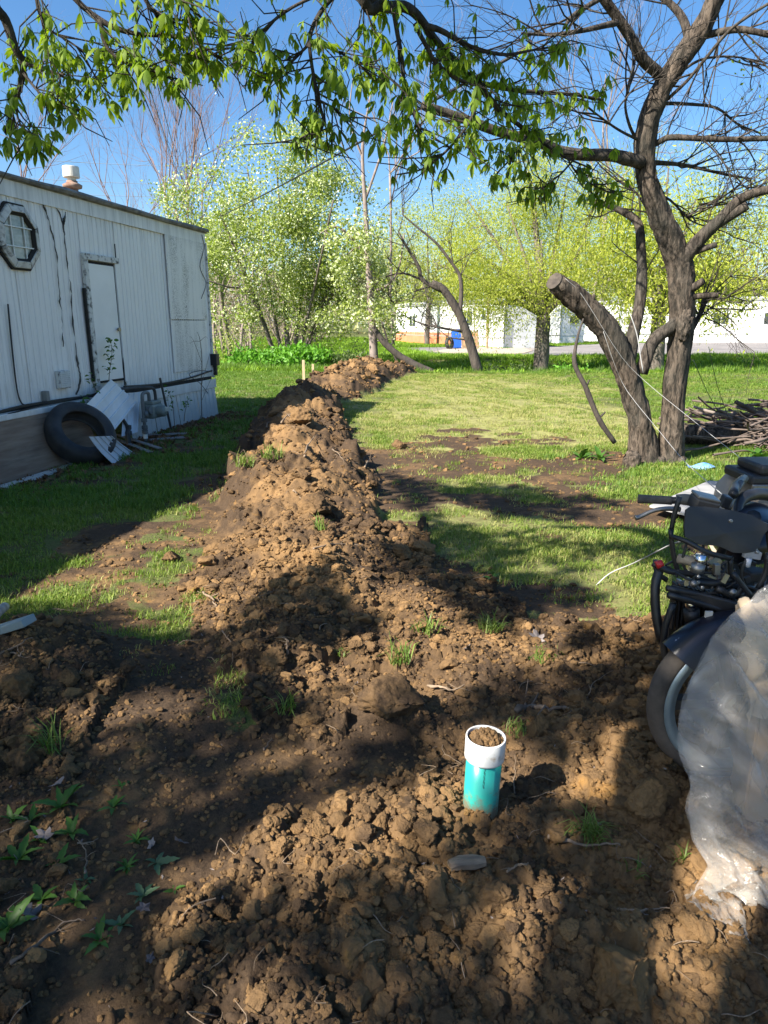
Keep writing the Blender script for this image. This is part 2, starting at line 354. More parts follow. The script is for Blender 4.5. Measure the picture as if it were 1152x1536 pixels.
    clay = np.clip(0.22 + 0.50 * np.clip(mound / 0.3, 0, 1) + 0.4 * sstep(3.2, 1.5, y) * sstep(-0.6, 0.2, x) - 0.55 * path - 0.4 * weedy - 0.45 * on * sstep(0.0, 0.7, (x - (xl + xr) / 2) / ((xr - xl) / 2 + 1e-6)) * (y > 3.2) - 0.35 * on * sstep(-0.35, -0.85, (x - (xl + xr) / 2) / ((xr - xl) / 2 + 1e-6)) * (y > 6) - 0.3 * (y > 11) * (y < 15) - 0.5 * sstep(-0.2, -0.7, x) * sstep(4.2, 3.4, y) - 0.45 * sstep(-0.5, -1.1, x) * sstep(3.8, 3.0, y), 0, 1)  # right flank term paints in the ridge's shade side along with darker loam
    return z, soil, dry, clay, rough
def hz(x, y): return terrain(np.atleast_1d(np.asarray(x, float)), np.atleast_1d(np.asarray(y, float)))[0]
def on_ground(u, v, lift=0.0):
    """march the photo ray down to the terrain"""
    r = ray(u, v); t = np.linspace(0.9, 60, 5000) if v < 700 else np.linspace(0.9, 14, 2600)
    p = np.array([0, 0, CH]) + t[:, None] * r; k = np.nonzero(p[:, 2] < terrain(p[:, 0], p[:, 1])[0])[0]
    q = p[k[0]] if len(k) else G(u, v); q = q.copy(); q[2] += lift; return q
ys = [-40, -20, -10, -5, -2.5, -1.2, -0.5, 0.0, 0.3, 0.55, 0.75, 0.9, 1.0]
while ys[-1] < 26: ys.append(ys[-1] + max(0.0065, ys[-1] ** 2 / 1700 * (0.8 if ys[-1] < 14 else 1.6)))
while ys[-1] < 2200: ys.append(ys[-1] * 1.035 + 0.1)
ys = np.array(ys); tin = np.linspace(-1, 1, 600)
tout = np.geomspace(0.004, 1, 80)
half = 0.62 * np.maximum(ys, 0) + 0.55; ext = 14 + 2.2 * np.maximum(ys, 0)
X = np.concatenate([-(half[:, None] + ext[:, None] * tout[::-1]), half[:, None] * tin, half[:, None] + ext[:, None] * tout], 1)
Y = np.repeat(ys[:, None], X.shape[1], 1)
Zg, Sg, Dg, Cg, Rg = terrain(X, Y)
gb = MB(); gb.grid(np.stack([X, Y, Zg], -1).transpose(1, 0, 2))
def soil_color(n, l, co, clay):
    a = nnoise(n, l, co, 1.7, 4, 0.6); b = nnoise(n, l, co, 14, 6, 0.65); c = nnoise(n, l, co, 90, 4, 0.7)
    f = nmath(n, l, 'ADD', nmath(n, l, 'MULTIPLY', nmath(n, l, 'SUBTRACT', a, 0.5), 2.9), nmath(n, l, 'MULTIPLY', nmath(n, l, 'SUBTRACT', b, 0.5), 1.5))
    f = nmath(n, l, 'ADD', f, clay)
    f = nramp(n, l, f, 0.0, 1.15)
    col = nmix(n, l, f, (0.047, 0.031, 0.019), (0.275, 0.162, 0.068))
    och = nramp(n, l, nnoise(n, l, co, 7.3, 3, 0.5, 0.6), 0.66, 0.74)
    col = nmix(n, l, nmath(n, l, 'MULTIPLY', och, 0.55), col, (0.36, 0.19, 0.05))
    col = nmix(n, l, nmath(n, l, 'MULTIPLY', nramp(n, l, c, 0.35, 0.75), 0.35), col, (0.19, 0.12, 0.07))
    return col
def ground_material():
    m, n, l, p = newmat('ground soil and turf'); co = ncoord(n, l, True)
    def at(nm):
        a = n.new('ShaderNodeAttribute'); a.attribute_name = nm; return a.outputs['Fac']
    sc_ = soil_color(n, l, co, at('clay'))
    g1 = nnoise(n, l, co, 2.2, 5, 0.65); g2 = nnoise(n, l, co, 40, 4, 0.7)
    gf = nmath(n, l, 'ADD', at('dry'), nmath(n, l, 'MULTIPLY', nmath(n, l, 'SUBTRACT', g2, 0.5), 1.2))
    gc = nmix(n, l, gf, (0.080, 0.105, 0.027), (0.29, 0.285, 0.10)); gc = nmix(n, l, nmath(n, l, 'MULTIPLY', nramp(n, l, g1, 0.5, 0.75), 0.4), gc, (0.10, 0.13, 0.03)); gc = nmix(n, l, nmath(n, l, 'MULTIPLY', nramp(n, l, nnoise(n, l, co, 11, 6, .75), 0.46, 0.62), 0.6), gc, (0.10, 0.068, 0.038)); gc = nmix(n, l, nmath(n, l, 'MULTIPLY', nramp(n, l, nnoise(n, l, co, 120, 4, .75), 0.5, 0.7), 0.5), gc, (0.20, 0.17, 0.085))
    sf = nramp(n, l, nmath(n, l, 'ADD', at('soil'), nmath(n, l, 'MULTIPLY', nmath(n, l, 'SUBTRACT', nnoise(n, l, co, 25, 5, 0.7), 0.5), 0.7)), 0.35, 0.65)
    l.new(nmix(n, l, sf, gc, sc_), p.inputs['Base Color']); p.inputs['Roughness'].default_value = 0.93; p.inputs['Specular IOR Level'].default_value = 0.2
    b1 = nbump(n, l, None, nnoise(n, l, co, 55, 7, 0.72), 0.85, 0.012); nbump(n, l, p, nnoise(n, l, co, 260, 4, 0.7), 0.5, 0.003, b1)
    return m
gm = gb.mesh('ground', ground_material(), True)
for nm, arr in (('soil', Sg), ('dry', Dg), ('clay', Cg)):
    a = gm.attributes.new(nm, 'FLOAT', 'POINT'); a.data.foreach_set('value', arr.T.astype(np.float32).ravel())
ground = bpy.data.objects.new('ground', gm); COL.objects.link(ground); tag(ground, kind='structure', label='lawn and freshly dug brown soil with a long spoil ridge')
# ------------------------------------------------------------------ soil clods
def ico(sub):
    t = (1 + 5 ** 0.5) / 2
    v = [(-1, t, 0), (1, t, 0), (-1, -t, 0), (1, -t, 0), (0, -1, t), (0, 1, t), (0, -1, -t), (0, 1, -t), (t, 0, -1), (t, 0, 1), (-t, 0, -1), (-t, 0, 1)]
    v = [np.array(a) / np.linalg.norm(a) for a in v]
    f = [(0, 11, 5), (0, 5, 1), (0, 1, 7), (0, 7, 10), (0, 10, 11), (1, 5, 9), (5, 11, 4), (11, 10, 2), (10, 7, 6), (7, 1, 8), (3, 9, 4), (3, 4, 2), (3, 2, 6), (3, 6, 8), (3, 8, 9), (4, 9, 5), (2, 4, 11), (6, 2, 10), (8, 6, 7), (9, 8, 1)]
    for _ in range(sub):
        c = {}; g = []
        def mid(a, b):
            k = (min(a, b), max(a, b))
            if k not in c: q = v[a] + v[b]; v.append(q / np.linalg.norm(q)); c[k] = len(v) - 1
            return c[k]
        for a, b, d in f:
            x, y_, z = mid(a, b), mid(b, d), mid(d, a); g += [(a, x, z), (b, y_, x), (d, z, y_), (x, y_, z)]
        f = g
    return np.array(v), f
IV3, IF3 = ico(3); IV2, IF2 = ico(2); IV4, IF4 = ico(4)
def clod_mesh(name, seed, lvl=3, flat=0.75, m=None):
    V, F = {2: (IV2, IF2), 3: (IV3, IF3), 4: (IV4, IF4)}[lvl]; o = seed * 7.3
    d = 0.40 * fbm(V[:, 0] * 1.1 + o, V[:, 1] * 1.1, V[:, 2] * 1.1, 2, seed) + 0.30 * np.abs(fbm(V[:, 0] * 2.6 + o, V[:, 1] * 2.6, V[:, 2] * 2.6, 2, seed + 5)) + 0.22 * np.abs(fbm(V[:, 0] * 5 + o, V[:, 1] * 5, V[:, 2] * 5, 2, seed + 9)) + (0.16 * fbm(V[:, 0] * 11 + o, V[:, 1] * 11, V[:, 2] * 11, 2, seed + 12) if lvl > 3 else 0)
    rr2 = np.random.default_rng(seed); Vf = V.copy()
    for _ in range(7):
        nn = rr2.normal(size=3); nn /= np.linalg.norm(nn); ex = np.maximum(0, Vf @ nn - rr2.uniform(.45, .8)); Vf = Vf - ex[:, None] * nn * 0.92
    W_ = Vf * (1 + d * 0.8)[:, None] * np.array([1.0, 0.85 + 0.1 * (seed % 3), flat])
    b = MB(); b.add(W_, F); return b.mesh(name, m, lvl > 2)
def soil_mat(name, clay):
    m, n, l, p = newmat(name); co = ncoord(n, l, True); oi = n.new('ShaderNodeObjectInfo')
    cl = nmath(n, l, 'ADD', nmath(n, l, 'MULTIPLY', nmath(n, l, 'SUBTRACT', oi.outputs['Random'], 0.5), 0.55), clay)
    l.new(soil_color(n, l, co, cl), p.inputs['Base Color']); p.inputs['Roughness'].default_value = 0.95; p.inputs['Specular IOR Level'].default_value = 0.15
    b1 = nbump(n, l, None, nnoise(n, l, co, 60, 7, 0.72), 0.8, 0.012); nbump(n, l, p, nnoise(n, l, co, 300, 4, 0.7), 0.5, 0.003, b1); return m
CLODM = soil_mat('crumbled soil', 0.45); CLAYM = soil_mat('pale clay soil', 0.75)
rg = np.random.default_rng(5)
protos = [clod_mesh('soil_clod', s, 4 if s < 7 else 2, 0.6 + 0.05 * (s % 5), CLODM if s % 3 else CLAYM) for s in range(10)]
def fan(n, y0, y1, rng, pw=1.0, k=0.60, c=0.5):
    y = (y0 ** pw + (y1 ** pw - y0 ** pw) * rng.uniform(0, 1, n)) ** (1 / pw); x = rng.uniform(-1, 1, n) * (k * y + c); return x, y
x1, y1 = fan(75000, 1.0, 5.2, rg, 1.0); x2, y2 = fan(60000, 4.5, 24.5, rg, 0.7)
cx = np.concatenate([x1, x2]); cy = np.concatenate([y1, y2])
Zc, Sc, Dc, Cc, Rc = terrain(cx, cy)
u = rg.uniform(0, 1, len(cx)); size = 0.0040 * (1 - u * 0.9985) ** -0.40; size = np.minimum(size, 0.027) * (1 + 0.14 * cy) * np.where((cy > 4) & (rg.uniform(0, 1, len(cy)) < .25), 1.9, 1.0)
pt_ = sstep(-0.25, 0.3, fbm(cx * 2.1, cy * 2.1, oct=3, seed=44)); pp = np.clip(Rc, 0, 1) * np.where(size > 0.010 * (1 + .1 * cy), 0.10 + 0.80 * pt_, 0.45 + 0.55 * pt_) + 0.10 * Sc
keep = rg.uniform(0, 1, len(cx)) < pp
size = np.where(Rc < 0.4, np.minimum(size, 0.012 + 0.002 * cy), size)
cx, cy, Zc, size, Cc = cx[keep], cy[keep], Zc[keep], size[keep], Cc[keep]
rot = np.stack([rg.uniform(-0.5, 0.5, len(cx)), rg.uniform(-0.5, 0.5, len(cx)), rg.uniform(0, 6.28, len(cx))], 1)
idx = rg.integers(0, 10, len(cx)); idx = np.where((size < 0.012) & (idx < 7), 7 + idx % 3, idx)
tag(scatter('soil_clods', protos, np.stack([cx, cy, Zc + size * 0.12], 1), rot, np.repeat(size[:, None], 3, 1), idx), 'loose crumbs and clods of broken brown soil', kind='stuff')
# ------------------------------------------------------------------ grass
GRASS = leafmat('green grass blades', (0.095, 0.165, 0.018), (0.23, 0.30, 0.045), 0.3, 0.55)
LUSH = leafmat('lush grass blades', (0.065, 0.14, 0.016), (0.155, 0.25, 0.032), 0.3, 0.5)
STRAW = leafmat('dry mown grass', (0.19, 0.22, 0.05), (0.38, 0.36, 0.13), 0.25, 0.7)
def tuft_mesh(name, seed, nb, h, spread, wd, lean, m):
    rng = np.random.default_rng(seed); V = []; F = []; T = []
    for i in range(nb):
        a = rng.uniform(0, 6.28); r = spread * math.sqrt(rng.uniform()); p = np.array([r * math.cos(a), r * math.sin(a), -0.004])
        da = rng.uniform(0, 6.28); L = h * rng.uniform(0.5, 1.25); ln = lean * rng.uniform(0.3, 1.3); d = np.array([math.cos(da), math.sin(da), 0]); s_ = np.array([-d[1], d[0], 0]) * wd * rng.uniform(0.7, 1.3)
        m1 = p + np.array([0, 0, L * 0.6 * math.cos(ln * .5)]) + d * L * 0.6 * math.sin(ln * .5); tp = m1 + np.array([0, 0, L * 0.5 * math.cos(ln * 1.4)]) + d * L * 0.5 * math.sin(ln * 1.4)
        n = len(V); V += [p - s_, p + s_, m1 + s_ * 0.8, m1 - s_ * 0.8, tp]; F += [(n, n + 1, n + 2, n + 3), (n + 3, n + 2, n + 4)]; T += [rng.uniform(0, 0.6)] * 5
    b = MB(); b.add(np.array(V), F, np.array(T)); return b.mesh(name, m, True)
TUFT = [tuft_mesh('turf', s, 34, 0.042, 0.085, 0.0022, 0.9, GRASS) for s in range(3)] + [tuft_mesh('turf', 10 + s, 30, 0.07, 0.08, 0.0026, 0.8, LUSH) for s in range(3)] + [tuft_mesh('turf', 20 + s, 34, 0.04, 0.09, 0.0022, 1.35, STRAW) for s in range(3)]
gx, gy = fan(70000, 2.8, 27.0, rg, 1.75, 0.60, 1.0); g2 = fan(26000, 2.6, 9.5, rg, 1.6, 0.6, 1.0); gx = np.concatenate([gx, g2[0]]); gy = np.concatenate([gy, g2[1]])
Zq, Sq, Dq, Cq, Rq = terrain(gx, gy)
leftside = gx < np.interp(gy, RIDGE[:, 0], RIDGE[:, 1])
TC0 = (-3.05, 12.8); pn = sstep(-0.35, 0.3, fbm(gx * 1.4, gy * 1.4, oct=3, seed=120)); pn2 = sstep(-0.2, 0.25, fbm(gx * 4.5, gy * 4.5, oct=3, seed=121))
pr = 1.25 * np.clip(1 - Sq * 1.15, 0, 1) * (0.28 + 0.72 * pn) * (0.3 + 0.7 * pn2) + 0.035 * (Sq > 0.5) * (Rq < 0.5) * pn2
wd_ = (gx - TC0[0]) * 0.981 - (gy - TC0[1]) * 0.196; pr = pr * np.where((gy < 13.3) & leftside, sstep(0.25, 1.1, wd_ + 0.3 * fbm(gx * 2, gy * 2, oct=2, seed=9)) * 0.92 + 0.08, 1)
pr = pr * np.where(gy < 13, 1.0, 0.7)
k = rg.uniform(0, 1, len(gx)) < pr
gx, gy, Zq, Dq, leftside = gx[k], gy[k], Zq[k], Dq[k], leftside[k]
n_ = len(gx); r_ = rg.uniform(0, 1, n_)
lush = (leftside & (gy > 6)) | ((gx > 2.0) & (r_ < 0.45)) | (gy > 23.5)
kind_ = np.where(r_ < 0.16 + Dq * 0.62, 2, np.where(lush & (rg.uniform(0, 1, n_) < 0.7), 1, 0))
s_ = (0.75 + 0.5 * rg.uniform(0, 1, n_)) * (0.8 + gy * 0.045); zs = s_ * np.where(gy > 24.5, 2.0, np.where(gy > 15, 0.6, 0.85))
tag(scatter('lawn_grass', TUFT, np.stack([gx, gy, Zq], 1), np.stack([rg.normal(0, .08, n_), rg.normal(0, .08, n_), rg.uniform(0, 6.28, n_)], 1), np.stack([s_, s_, zs], 1), kind_ * 3 + rg.integers(0, 3, n_)), 'short grass of the lawn, green in places and mown dry in others', kind='stuff')
FARM = leafmat('bank grass blades', (0.12, 0.23, 0.015), (0.24, 0.37, 0.03), 0.3, 0.55)
FT = [tuft_mesh('bank_turf', 40 + s, 60, 0.28, 0.5, 0.012, 0.8, FARM) for s in range(3)]
bx, by = fan(15000, 24.5, 62, rg, 1.3, 0.62, 2.0); Zb = terrain(bx, by, False)[0]
bu, bv = PX(bx, by, Zb)
ROADPX = [(604, 523), (690, 521), (760, 524), (800, 521), (890, 517), (1152, 511), (1500, 506), (1500, 531), (1152, 532), (870, 535), (760, 534), (640, 532)]
ROAD = gpoly(ROADPX); k = ~inpoly(bx, by, ROAD); bx, by, Zb = bx[k], by[k], Zb[k]; n_ = len(bx)
s_ = 0.7 + 0.6 * rg.uniform(0, 1, n_)
tag(scatter('bank_grass', FT, np.stack([bx, by, Zb], 1), np.stack([np.zeros(n_), np.zeros(n_), rg.uniform(0, 6.28, n_)], 1), np.stack([s_, s_, s_ * rg.uniform(0.3, 0.75, n_)], 1), rg.integers(0, 3, n_)), 'long green grass on the ditch bank and beyond it', kind='stuff')
# ------------------------------------------------------------------ road
def ground_strip(name, poly, m, lift):
    P = np.array(poly); bb = P.min(0), P.max(0); b = MB()
    gxs = np.linspace(bb[0][0], bb[1][0], 70); gys = np.linspace(bb[0][1], bb[1][1], 40); V = []; F = []
    XX, YY = np.meshgrid(gxs, gys); ZZ = terrain(XX, YY, False)[0] + lift; I = np.arange(XX.size).reshape(XX.shape)
    cxm = (XX[:-1, :-1] + XX[1:, 1:]) / 2; cym = (YY[:-1, :-1] + YY[1:, 1:]) / 2; ok = inpoly(cxm, cym, poly)
    Q = np.stack([I[:-1, :-1], I[:-1, 1:], I[1:, 1:], I[1:, :-1]], -1)[ok]
    b.add(np.stack([XX, YY, ZZ], -1).reshape(-1, 3), Q); return tag(b.build(name, m), kind='structure')
ground_strip('road', ROAD, mat('weathered asphalt', (0.17, 0.155, 0.15), (0.26, 0.235, 0.22), 0.5, 0.9, bump=0.2, bscale=30, world=True), 0.05)
ground_strip('gravel_yard', gpoly([(640, 529), (700, 521), (780, 521), (800, 527), (780, 533), (690, 533)]), mat('pale gravel', (0.33, 0.26, 0.2), (0.42, 0.36, 0.3), 3, 0.95, world=True), 0.07)
# ------------------------------------------------------------------ the white trailer on the left
TC = np.array([-3.05, 12.8]); TD = np.array([-0.2, -1.0]) / math.hypot(0.2, 1); TN = np.array([-TD[1], TD[0]])   # along the wall towards the eye; out of the wall
TRZ = math.atan2(TD[1], TD[0])
def Wp(s, n, z): q = TC + TD * s + TN * n; return np.array([q[0], q[1], z])
def WPX(u, v, n=0.0):
    """wall coordinates (s, n, z) of a photo pixel on the plane n metres off the wall"""
    r = ray(u, v); c = TC + TN * n; t, s = np.linalg.solve(np.array([[r[0], -TD[0]], [r[1], -TD[1]]]), c); return np.array([s, n, CH + r[2] * t])
def wallmat(name, base, streak=0.75, speck=0.0):
    m, n, l, p = newmat(name); co = ncoord(n, l); 
    st = nnoise(n, l, ncoord(n, l, False, (9, 9, 0.35)), 1.6, 6, 0.7); big = nnoise(n, l, co, 0.9, 4, 0.6)
    f = nmath(n, l, 'MULTIPLY', nramp(n, l, st, 0.48, 0.78), nramp(n, l, big, 0.3, 0.7))
    c = nmix(n, l, nmath(n, l, 'MULTIPLY', f, streak), base, tuple(0.45 * k for k in base))
    sz = n.new('ShaderNodeSeparateXYZ'); l.new(co, sz.inputs[0])
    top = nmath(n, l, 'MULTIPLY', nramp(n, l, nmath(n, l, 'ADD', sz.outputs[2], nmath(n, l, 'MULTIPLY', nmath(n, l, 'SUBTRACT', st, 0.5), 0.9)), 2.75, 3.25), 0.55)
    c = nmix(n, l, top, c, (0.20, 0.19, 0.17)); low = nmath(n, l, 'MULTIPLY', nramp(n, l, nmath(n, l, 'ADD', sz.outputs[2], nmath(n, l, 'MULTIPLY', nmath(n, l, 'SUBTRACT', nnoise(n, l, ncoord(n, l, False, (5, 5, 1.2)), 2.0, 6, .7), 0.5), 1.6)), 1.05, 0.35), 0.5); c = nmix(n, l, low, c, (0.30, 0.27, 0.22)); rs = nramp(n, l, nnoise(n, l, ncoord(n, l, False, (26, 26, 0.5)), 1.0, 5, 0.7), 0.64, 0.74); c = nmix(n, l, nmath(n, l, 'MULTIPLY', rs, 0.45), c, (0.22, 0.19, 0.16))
    if speck:
        sp = nramp(n, l, nnoise(n, l, co, 60, 5, 0.75), 0.49, 0.58); sp = nmath(n, l, 'MULTIPLY', sp, nramp(n, l, nnoise(n, l, ncoord(n, l, False, (3, 3, .6)), 1.3, 4), 0.42, 0.62))
        c = nmix(n, l, nmath(n, l, 'MULTIPLY', sp, speck), c, (0.06, 0.06, 0.06))
    l.new(c, p.inputs['Base Color']); p.inputs['Roughness'].default_value = 0.45
    nbump(n, l, p, nnoise(n, l, co, 3.0, 4), 0.15, 0.02); return m
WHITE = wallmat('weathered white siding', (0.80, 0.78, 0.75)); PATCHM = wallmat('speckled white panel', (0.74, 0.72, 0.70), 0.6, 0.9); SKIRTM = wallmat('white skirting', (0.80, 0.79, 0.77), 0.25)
DOORM = mat('white door paint', (0.81, 0.80, 0.78), (0.75, 0.74, 0.72), 2, 0.4)
TRIMD = mat('dirty white trim', (0.62, 0.61, 0.57), (0.05, 0.045, 0.04), 16, 0.7, bump=0.3, lo=0.50, hi=0.66)
ROOFE = mat('weathered roof edge', (0.10, 0.095, 0.09), (0.24, 0.23, 0.21), 9, 0.85, bump=0.5)
BLACK = mat('black rubber cable', (0.012, 0.012, 0.013), None, rough=0.55); DARK = mat('dark gap', (0.02, 0.018, 0.016), None, rough=0.9)
tr = thing('trailer', 'white mobile home with ribbed siding, dirty octagon window and skirting', 'mobile home', (TC[0], TC[1], 0), TRZ)
def ribs(s0, s1, z0, z1, pitch=0.10, dep=0.009, y0=0.0, wav=0.0, lean=0.0):
    xs = []; ys_ = []; s = s0
    while s < s1 - 1e-6:
        for k, dd in ((0, 0), (0.62, 0), (0.72, -dep), (0.9, -dep)):
            q = s + k * pitch
            if q < s1: xs.append(q); ys_.append(dd)
        s += pitch
    xs.append(s1); ys_.append(0); xs = np.array(xs); ys_ = np.array(ys_) + y0; zz = np.linspace(z0, z1, 7); V = []
    for z in zz: V.append(np.stack([xs, ys_ + wav * fbm(xs * 1.3, np.full(len(xs), z * 1.1), oct=2, seed=7) + lean * (z1 - z) / (z1 - z0), np.full(len(xs), z)], 1))
    b = MB(); V = np.array(V); b.grid(V.transpose(1, 0, 2)); return b
ZB, ZT = 0.70, 2.90
seams = [0.0, 1.50, 2.79, 3.58, 4.8, 6.0, 7.2, 8.4, 9.6, 10.8, 12.0, 13.2, 15.0]
for a, c in zip(seams[:-1], seams[1:]):
    if a == 2.79:
        ribs(a + .004, c - .004, 2.42, ZT, wav=0.012).build('siding_panel', WHITE, tr); continue
    ribs(a + 0.004, c - 0.004, ZB, ZT, wav=0.016).build('siding_panel', WHITE, tr)
# flat repair sheets at the far end
MB().box((0.76, 0.016, 2.28), (1.30, 0.012, 1.24)).build('repair_sheet', PATCHM, tr, bevel=0.003)
MB().box((0.80, 0.014, 1.245), (1.22, 0.010, 0.80)).build('repair_sheet', PATCHM, tr, bevel=0.003)
for k in range(18): MB().box((0.25 + k * 0.065, 0.0245, 1.655), (0.018, 0.006, 0.008)).build('nail', DARK, tr)
# wall body behind, end walls, floor, roof
b = MB(); b.box((7.5, -1.83, 1.78), (14.98, 3.58, 2.2)); b.build('wall', WHITE, tr)
MB().box((7.5, 0.012, 3.0), (15.0, 0.020, 0.20)).build('fascia_band', WHITE, tr)
b = MB(); n_ = 40; sx = np.linspace(-0.06, 15.06, n_)
e1 = np.stack([sx, np.full(n_, 0.055) + 0.010 * fbm(sx * 2, sx * 0, oct=2, seed=2), 3.105 + 0.012 * fbm(sx * 1.6, sx * 0, oct=2, seed=3)], 1)
b.tube(e1, 0.032, 6, rough=0.5, fs=5); b.box((7.5, -1.8, 3.09), (15.1, 3.68, 0.05)); b.build('roof_edge', ROOFE, tr)
b = MB(); V = []
for yy, zz in ((0.02, 3.12), (-0.6, 3.17), (-1.8, 3.22), (-3.0, 3.17), (-3.62, 3.12)): V.append([[x, yy, zz] for x in np.linspace(-0.05, 15.05, 12)])
b.grid(np.array(V).transpose(1, 0, 2)[:, ::-1]); b.build('roof', ROOFE, tr)
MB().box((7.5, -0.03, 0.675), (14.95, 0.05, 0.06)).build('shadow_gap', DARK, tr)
# skirting at the far end, plywood nearer, far end skirt
for a, c in ((0.0, 0.72), (0.73, 1.45), (1.46, 2.18), (2.19, 2.9)):
    ribs(a, c - 0.006, -0.04, 0.50, 0.16, 0.012, 0.03, 0.008, 0.05).build('skirting_panel', SKIRTM, tr)
MB().box((1.45, 0.045, 0.575), (2.95, 0.03, 0.15)).build('skirting_rail', SKIRTM, tr, bevel=0.006)
MB().box((-0.02, -1.75, 0.29), (0.02, 3.5, 0.66)).build('skirting_panel', SKIRTM, tr)
PLY = mat('weathered plywood', (0.17, 0.105, 0.068), (0.28, 0.20, 0.14), 2.2, 0.85, bump=0.15, stretch=(0.6, 3, 6), c3=(0.09, 0.06, 0.04), s3=1.4)
for a, c in ((4.02, 6.4), (6.42, 8.8), (8.82, 11.2), (11.22, 13.6)):
    b = MB(); V = []
    for z in np.linspace(0, 1, 6): V.append([[s, 0.34 - 0.26 * z + 0.01 * math.sin(s * 3), -0.05 + 0.68 * z] for s in np.linspace(a, c, 12)])
    V = np.array(V).transpose(1, 0, 2); b.grid(V); W2 = V.copy(); W2[..., 1] -= 0.014; b.grid(W2[:, ::-1]); b.build('plywood_sheet', PLY, tr)
MB().box((5.6, 0.05, 0.635), (5.2, 0.10, 0.07), Matrix.Rotation(0.006, 3, 'Y')).build('sill_board', SKIRTM, tr, bevel=0.01)
MB().bar((4.6, 0.40, 0.02), (8.0, 0.42, 0.01), 0.10, 0.03).build('kerb_board', SKIRTM, tr)
# boarded door
d = MB().box((3.19, 0.004, 1.60), (0.60, 0.03, 1.46)).build('door', DOORM, tr, bevel=0.004)
MB().box((3.19, 0.003, 1.6), (0.66, 0.020, 1.52)).build('door_rim', DARK, d)
MB().tube([(2.93, 0.02, 1.52), (2.93, 0.055, 1.52)], [0.018, 0.03], 10).build('knob', mat('dull brass', (0.35, 0.3, 0.22), None, metal=0.8, rough=0.5), d)
MB().box((3.54, 0.022, 1.60), (0.085, 0.05, 1.60)).build('door_trim', TRIMD, tr, bevel=0.006)
MB().box((2.845, 0.018, 1.60), (0.05, 0.035, 1.56)).build('door_trim', DOORM, tr, bevel=0.004)
MB().box((3.19, 0.024, 2.405), (0.80, 0.055, 0.075)).build('door_trim', TRIMD, tr, bevel=0.006)
MB().box((3.605, 0.02, 1.45), (0.03, 0.03, 1.15)).build('door_gap', DARK, tr)
# octagon window
OC = np.array([4.72, 0.0, 2.50]); RO = 0.345
def octp(r, y): return [np.array([OC[0] + r * math.cos(R(22.5 + 45 * k)), y, OC[2] + r * math.sin(R(22.5 + 45 * k))]) for k in range(8)]
wf = MB()
gl, gn, gll, gp = newmat('dusty window glass'); gp.inputs['Base Color'].default_value = (0.30, 0.32, 0.28, 1); gp.inputs['Roughness'].default_value = 0.12
cc = nmix(gn, gll, nramp(gn, gll, nnoise(gn, gll, ncoord(gn, gll, False, (2, 1, 5)), 2.0, 4), 0.35, 0.7), (0.22, 0.24, 0.20), (0.52, 0.50, 0.42)); gll.new(cc, gp.inputs['Base Color'])
WINF = mat('dirty white window frame', (0.60, 0.59, 0.55), (0.30, 0.28, 0.25), 9, 0.7, lo=.45, hi=.75, c3=(.04, .036, .03), s3=7, f3=(.50, .62)); w0 = MB(); w0.add(np.array(octp(0.275, 0.022)), [tuple(range(8))[::-1]]); win = w0.build('window', gl, tr)
for k in range(8):
    a, c = octp(RO, 0.0), octp(0.270, 0.0); q = (k + 1) % 8; b = MB()
    o0, o1, i0, i1 = a[k], a[q], c[k], c[q]; h = np.array([0, 0.075, 0]); h2 = np.array([0, 0.055, 0]); sh = 0.004 * (o1 - o0) / np.linalg.norm(o1 - o0)
    o0, i0, o1, i1 = o0 + sh, i0 + sh, o1 - sh, i1 - sh
    b.add([o0, o1, i1, i0, o0 + h2, o1 + h2, i1 + h, i0 + h], [(0, 1, 2, 3), (7, 6, 5, 4), (4, 5, 1, 0), (5, 6, 2, 1), (6, 7, 3, 2), (7, 4, 0, 3)]); b.build('frame', WINF, win, bevel=0.006)
def octring(prof):
    b = MB(); P = [octp(r, y) for r, y in prof]; n = len(P); b.add(np.array(P).reshape(-1, 3), [(i * 8 + k, i * 8 + (k + 1) % 8, (i + 1) * 8 + (k + 1) % 8, (i + 1) * 8 + k) for i in range(n - 1) for k in range(8)]); return b
octring([(0.368, 0.0), (0.368, 0.03), (0.34, 0.03)]).build('frame_gap', DARK, win); octring([(0.275, 0.066), (0.238, 0.040), (0.238, 0.018)]).build('inner_frame', DARK, win)
MUN = mat('white muntin', (0.75, 0.75, 0.72), None, rough=0.5)
for t in (-0.1, 0.1):
    MB().box((OC[0] + t, 0.032, OC[2]), (0.012, 0.012, 0.50)).build('muntin', MUN, win); MB().box((OC[0], 0.038, OC[2] + t), (0.50, 0.012, 0.012)).build('muntin', MUN, win)
# vent grille, small outlet, corner trim, meter socket
vt = MB().box((4.23, 0.03, 0.95), (0.21, 0.06, 0.21)).build('vent', TRIMD, tr, bevel=0.01)
for k in range(8): MB().box((4.23, 0.064, 0.87 + k * 0.022), (0.19, 0.010, 0.009)).build('slat', MUN, vt)
for k in range(7): MB().box((4.15 + k * 0.027, 0.068, 0.95), (0.006, 0.010, 0.19)).build('slat', MUN, vt)
MB().box((4.60, 0.04, 0.78), (0.06, 0.07, 0.13)).build('outlet_box', mat('grey metal box', (0.2, 0.2, 0.19), None, rough=0.6), tr, bevel=0.008)
MB().box((-0.012, 0.012, 1.8), (0.045, 0.045, 2.25)).build('corner_trim', TRIMD, tr, bevel=0.004)
b = MB().box((-0.02, 0.06, 0.98), (0.14, 0.12, 0.20)); b.box((-0.02, 0.05, 0.80), (0.06, 0.08, 0.18)); b.build('junction_box', BLACK, tr, bevel=0.01)
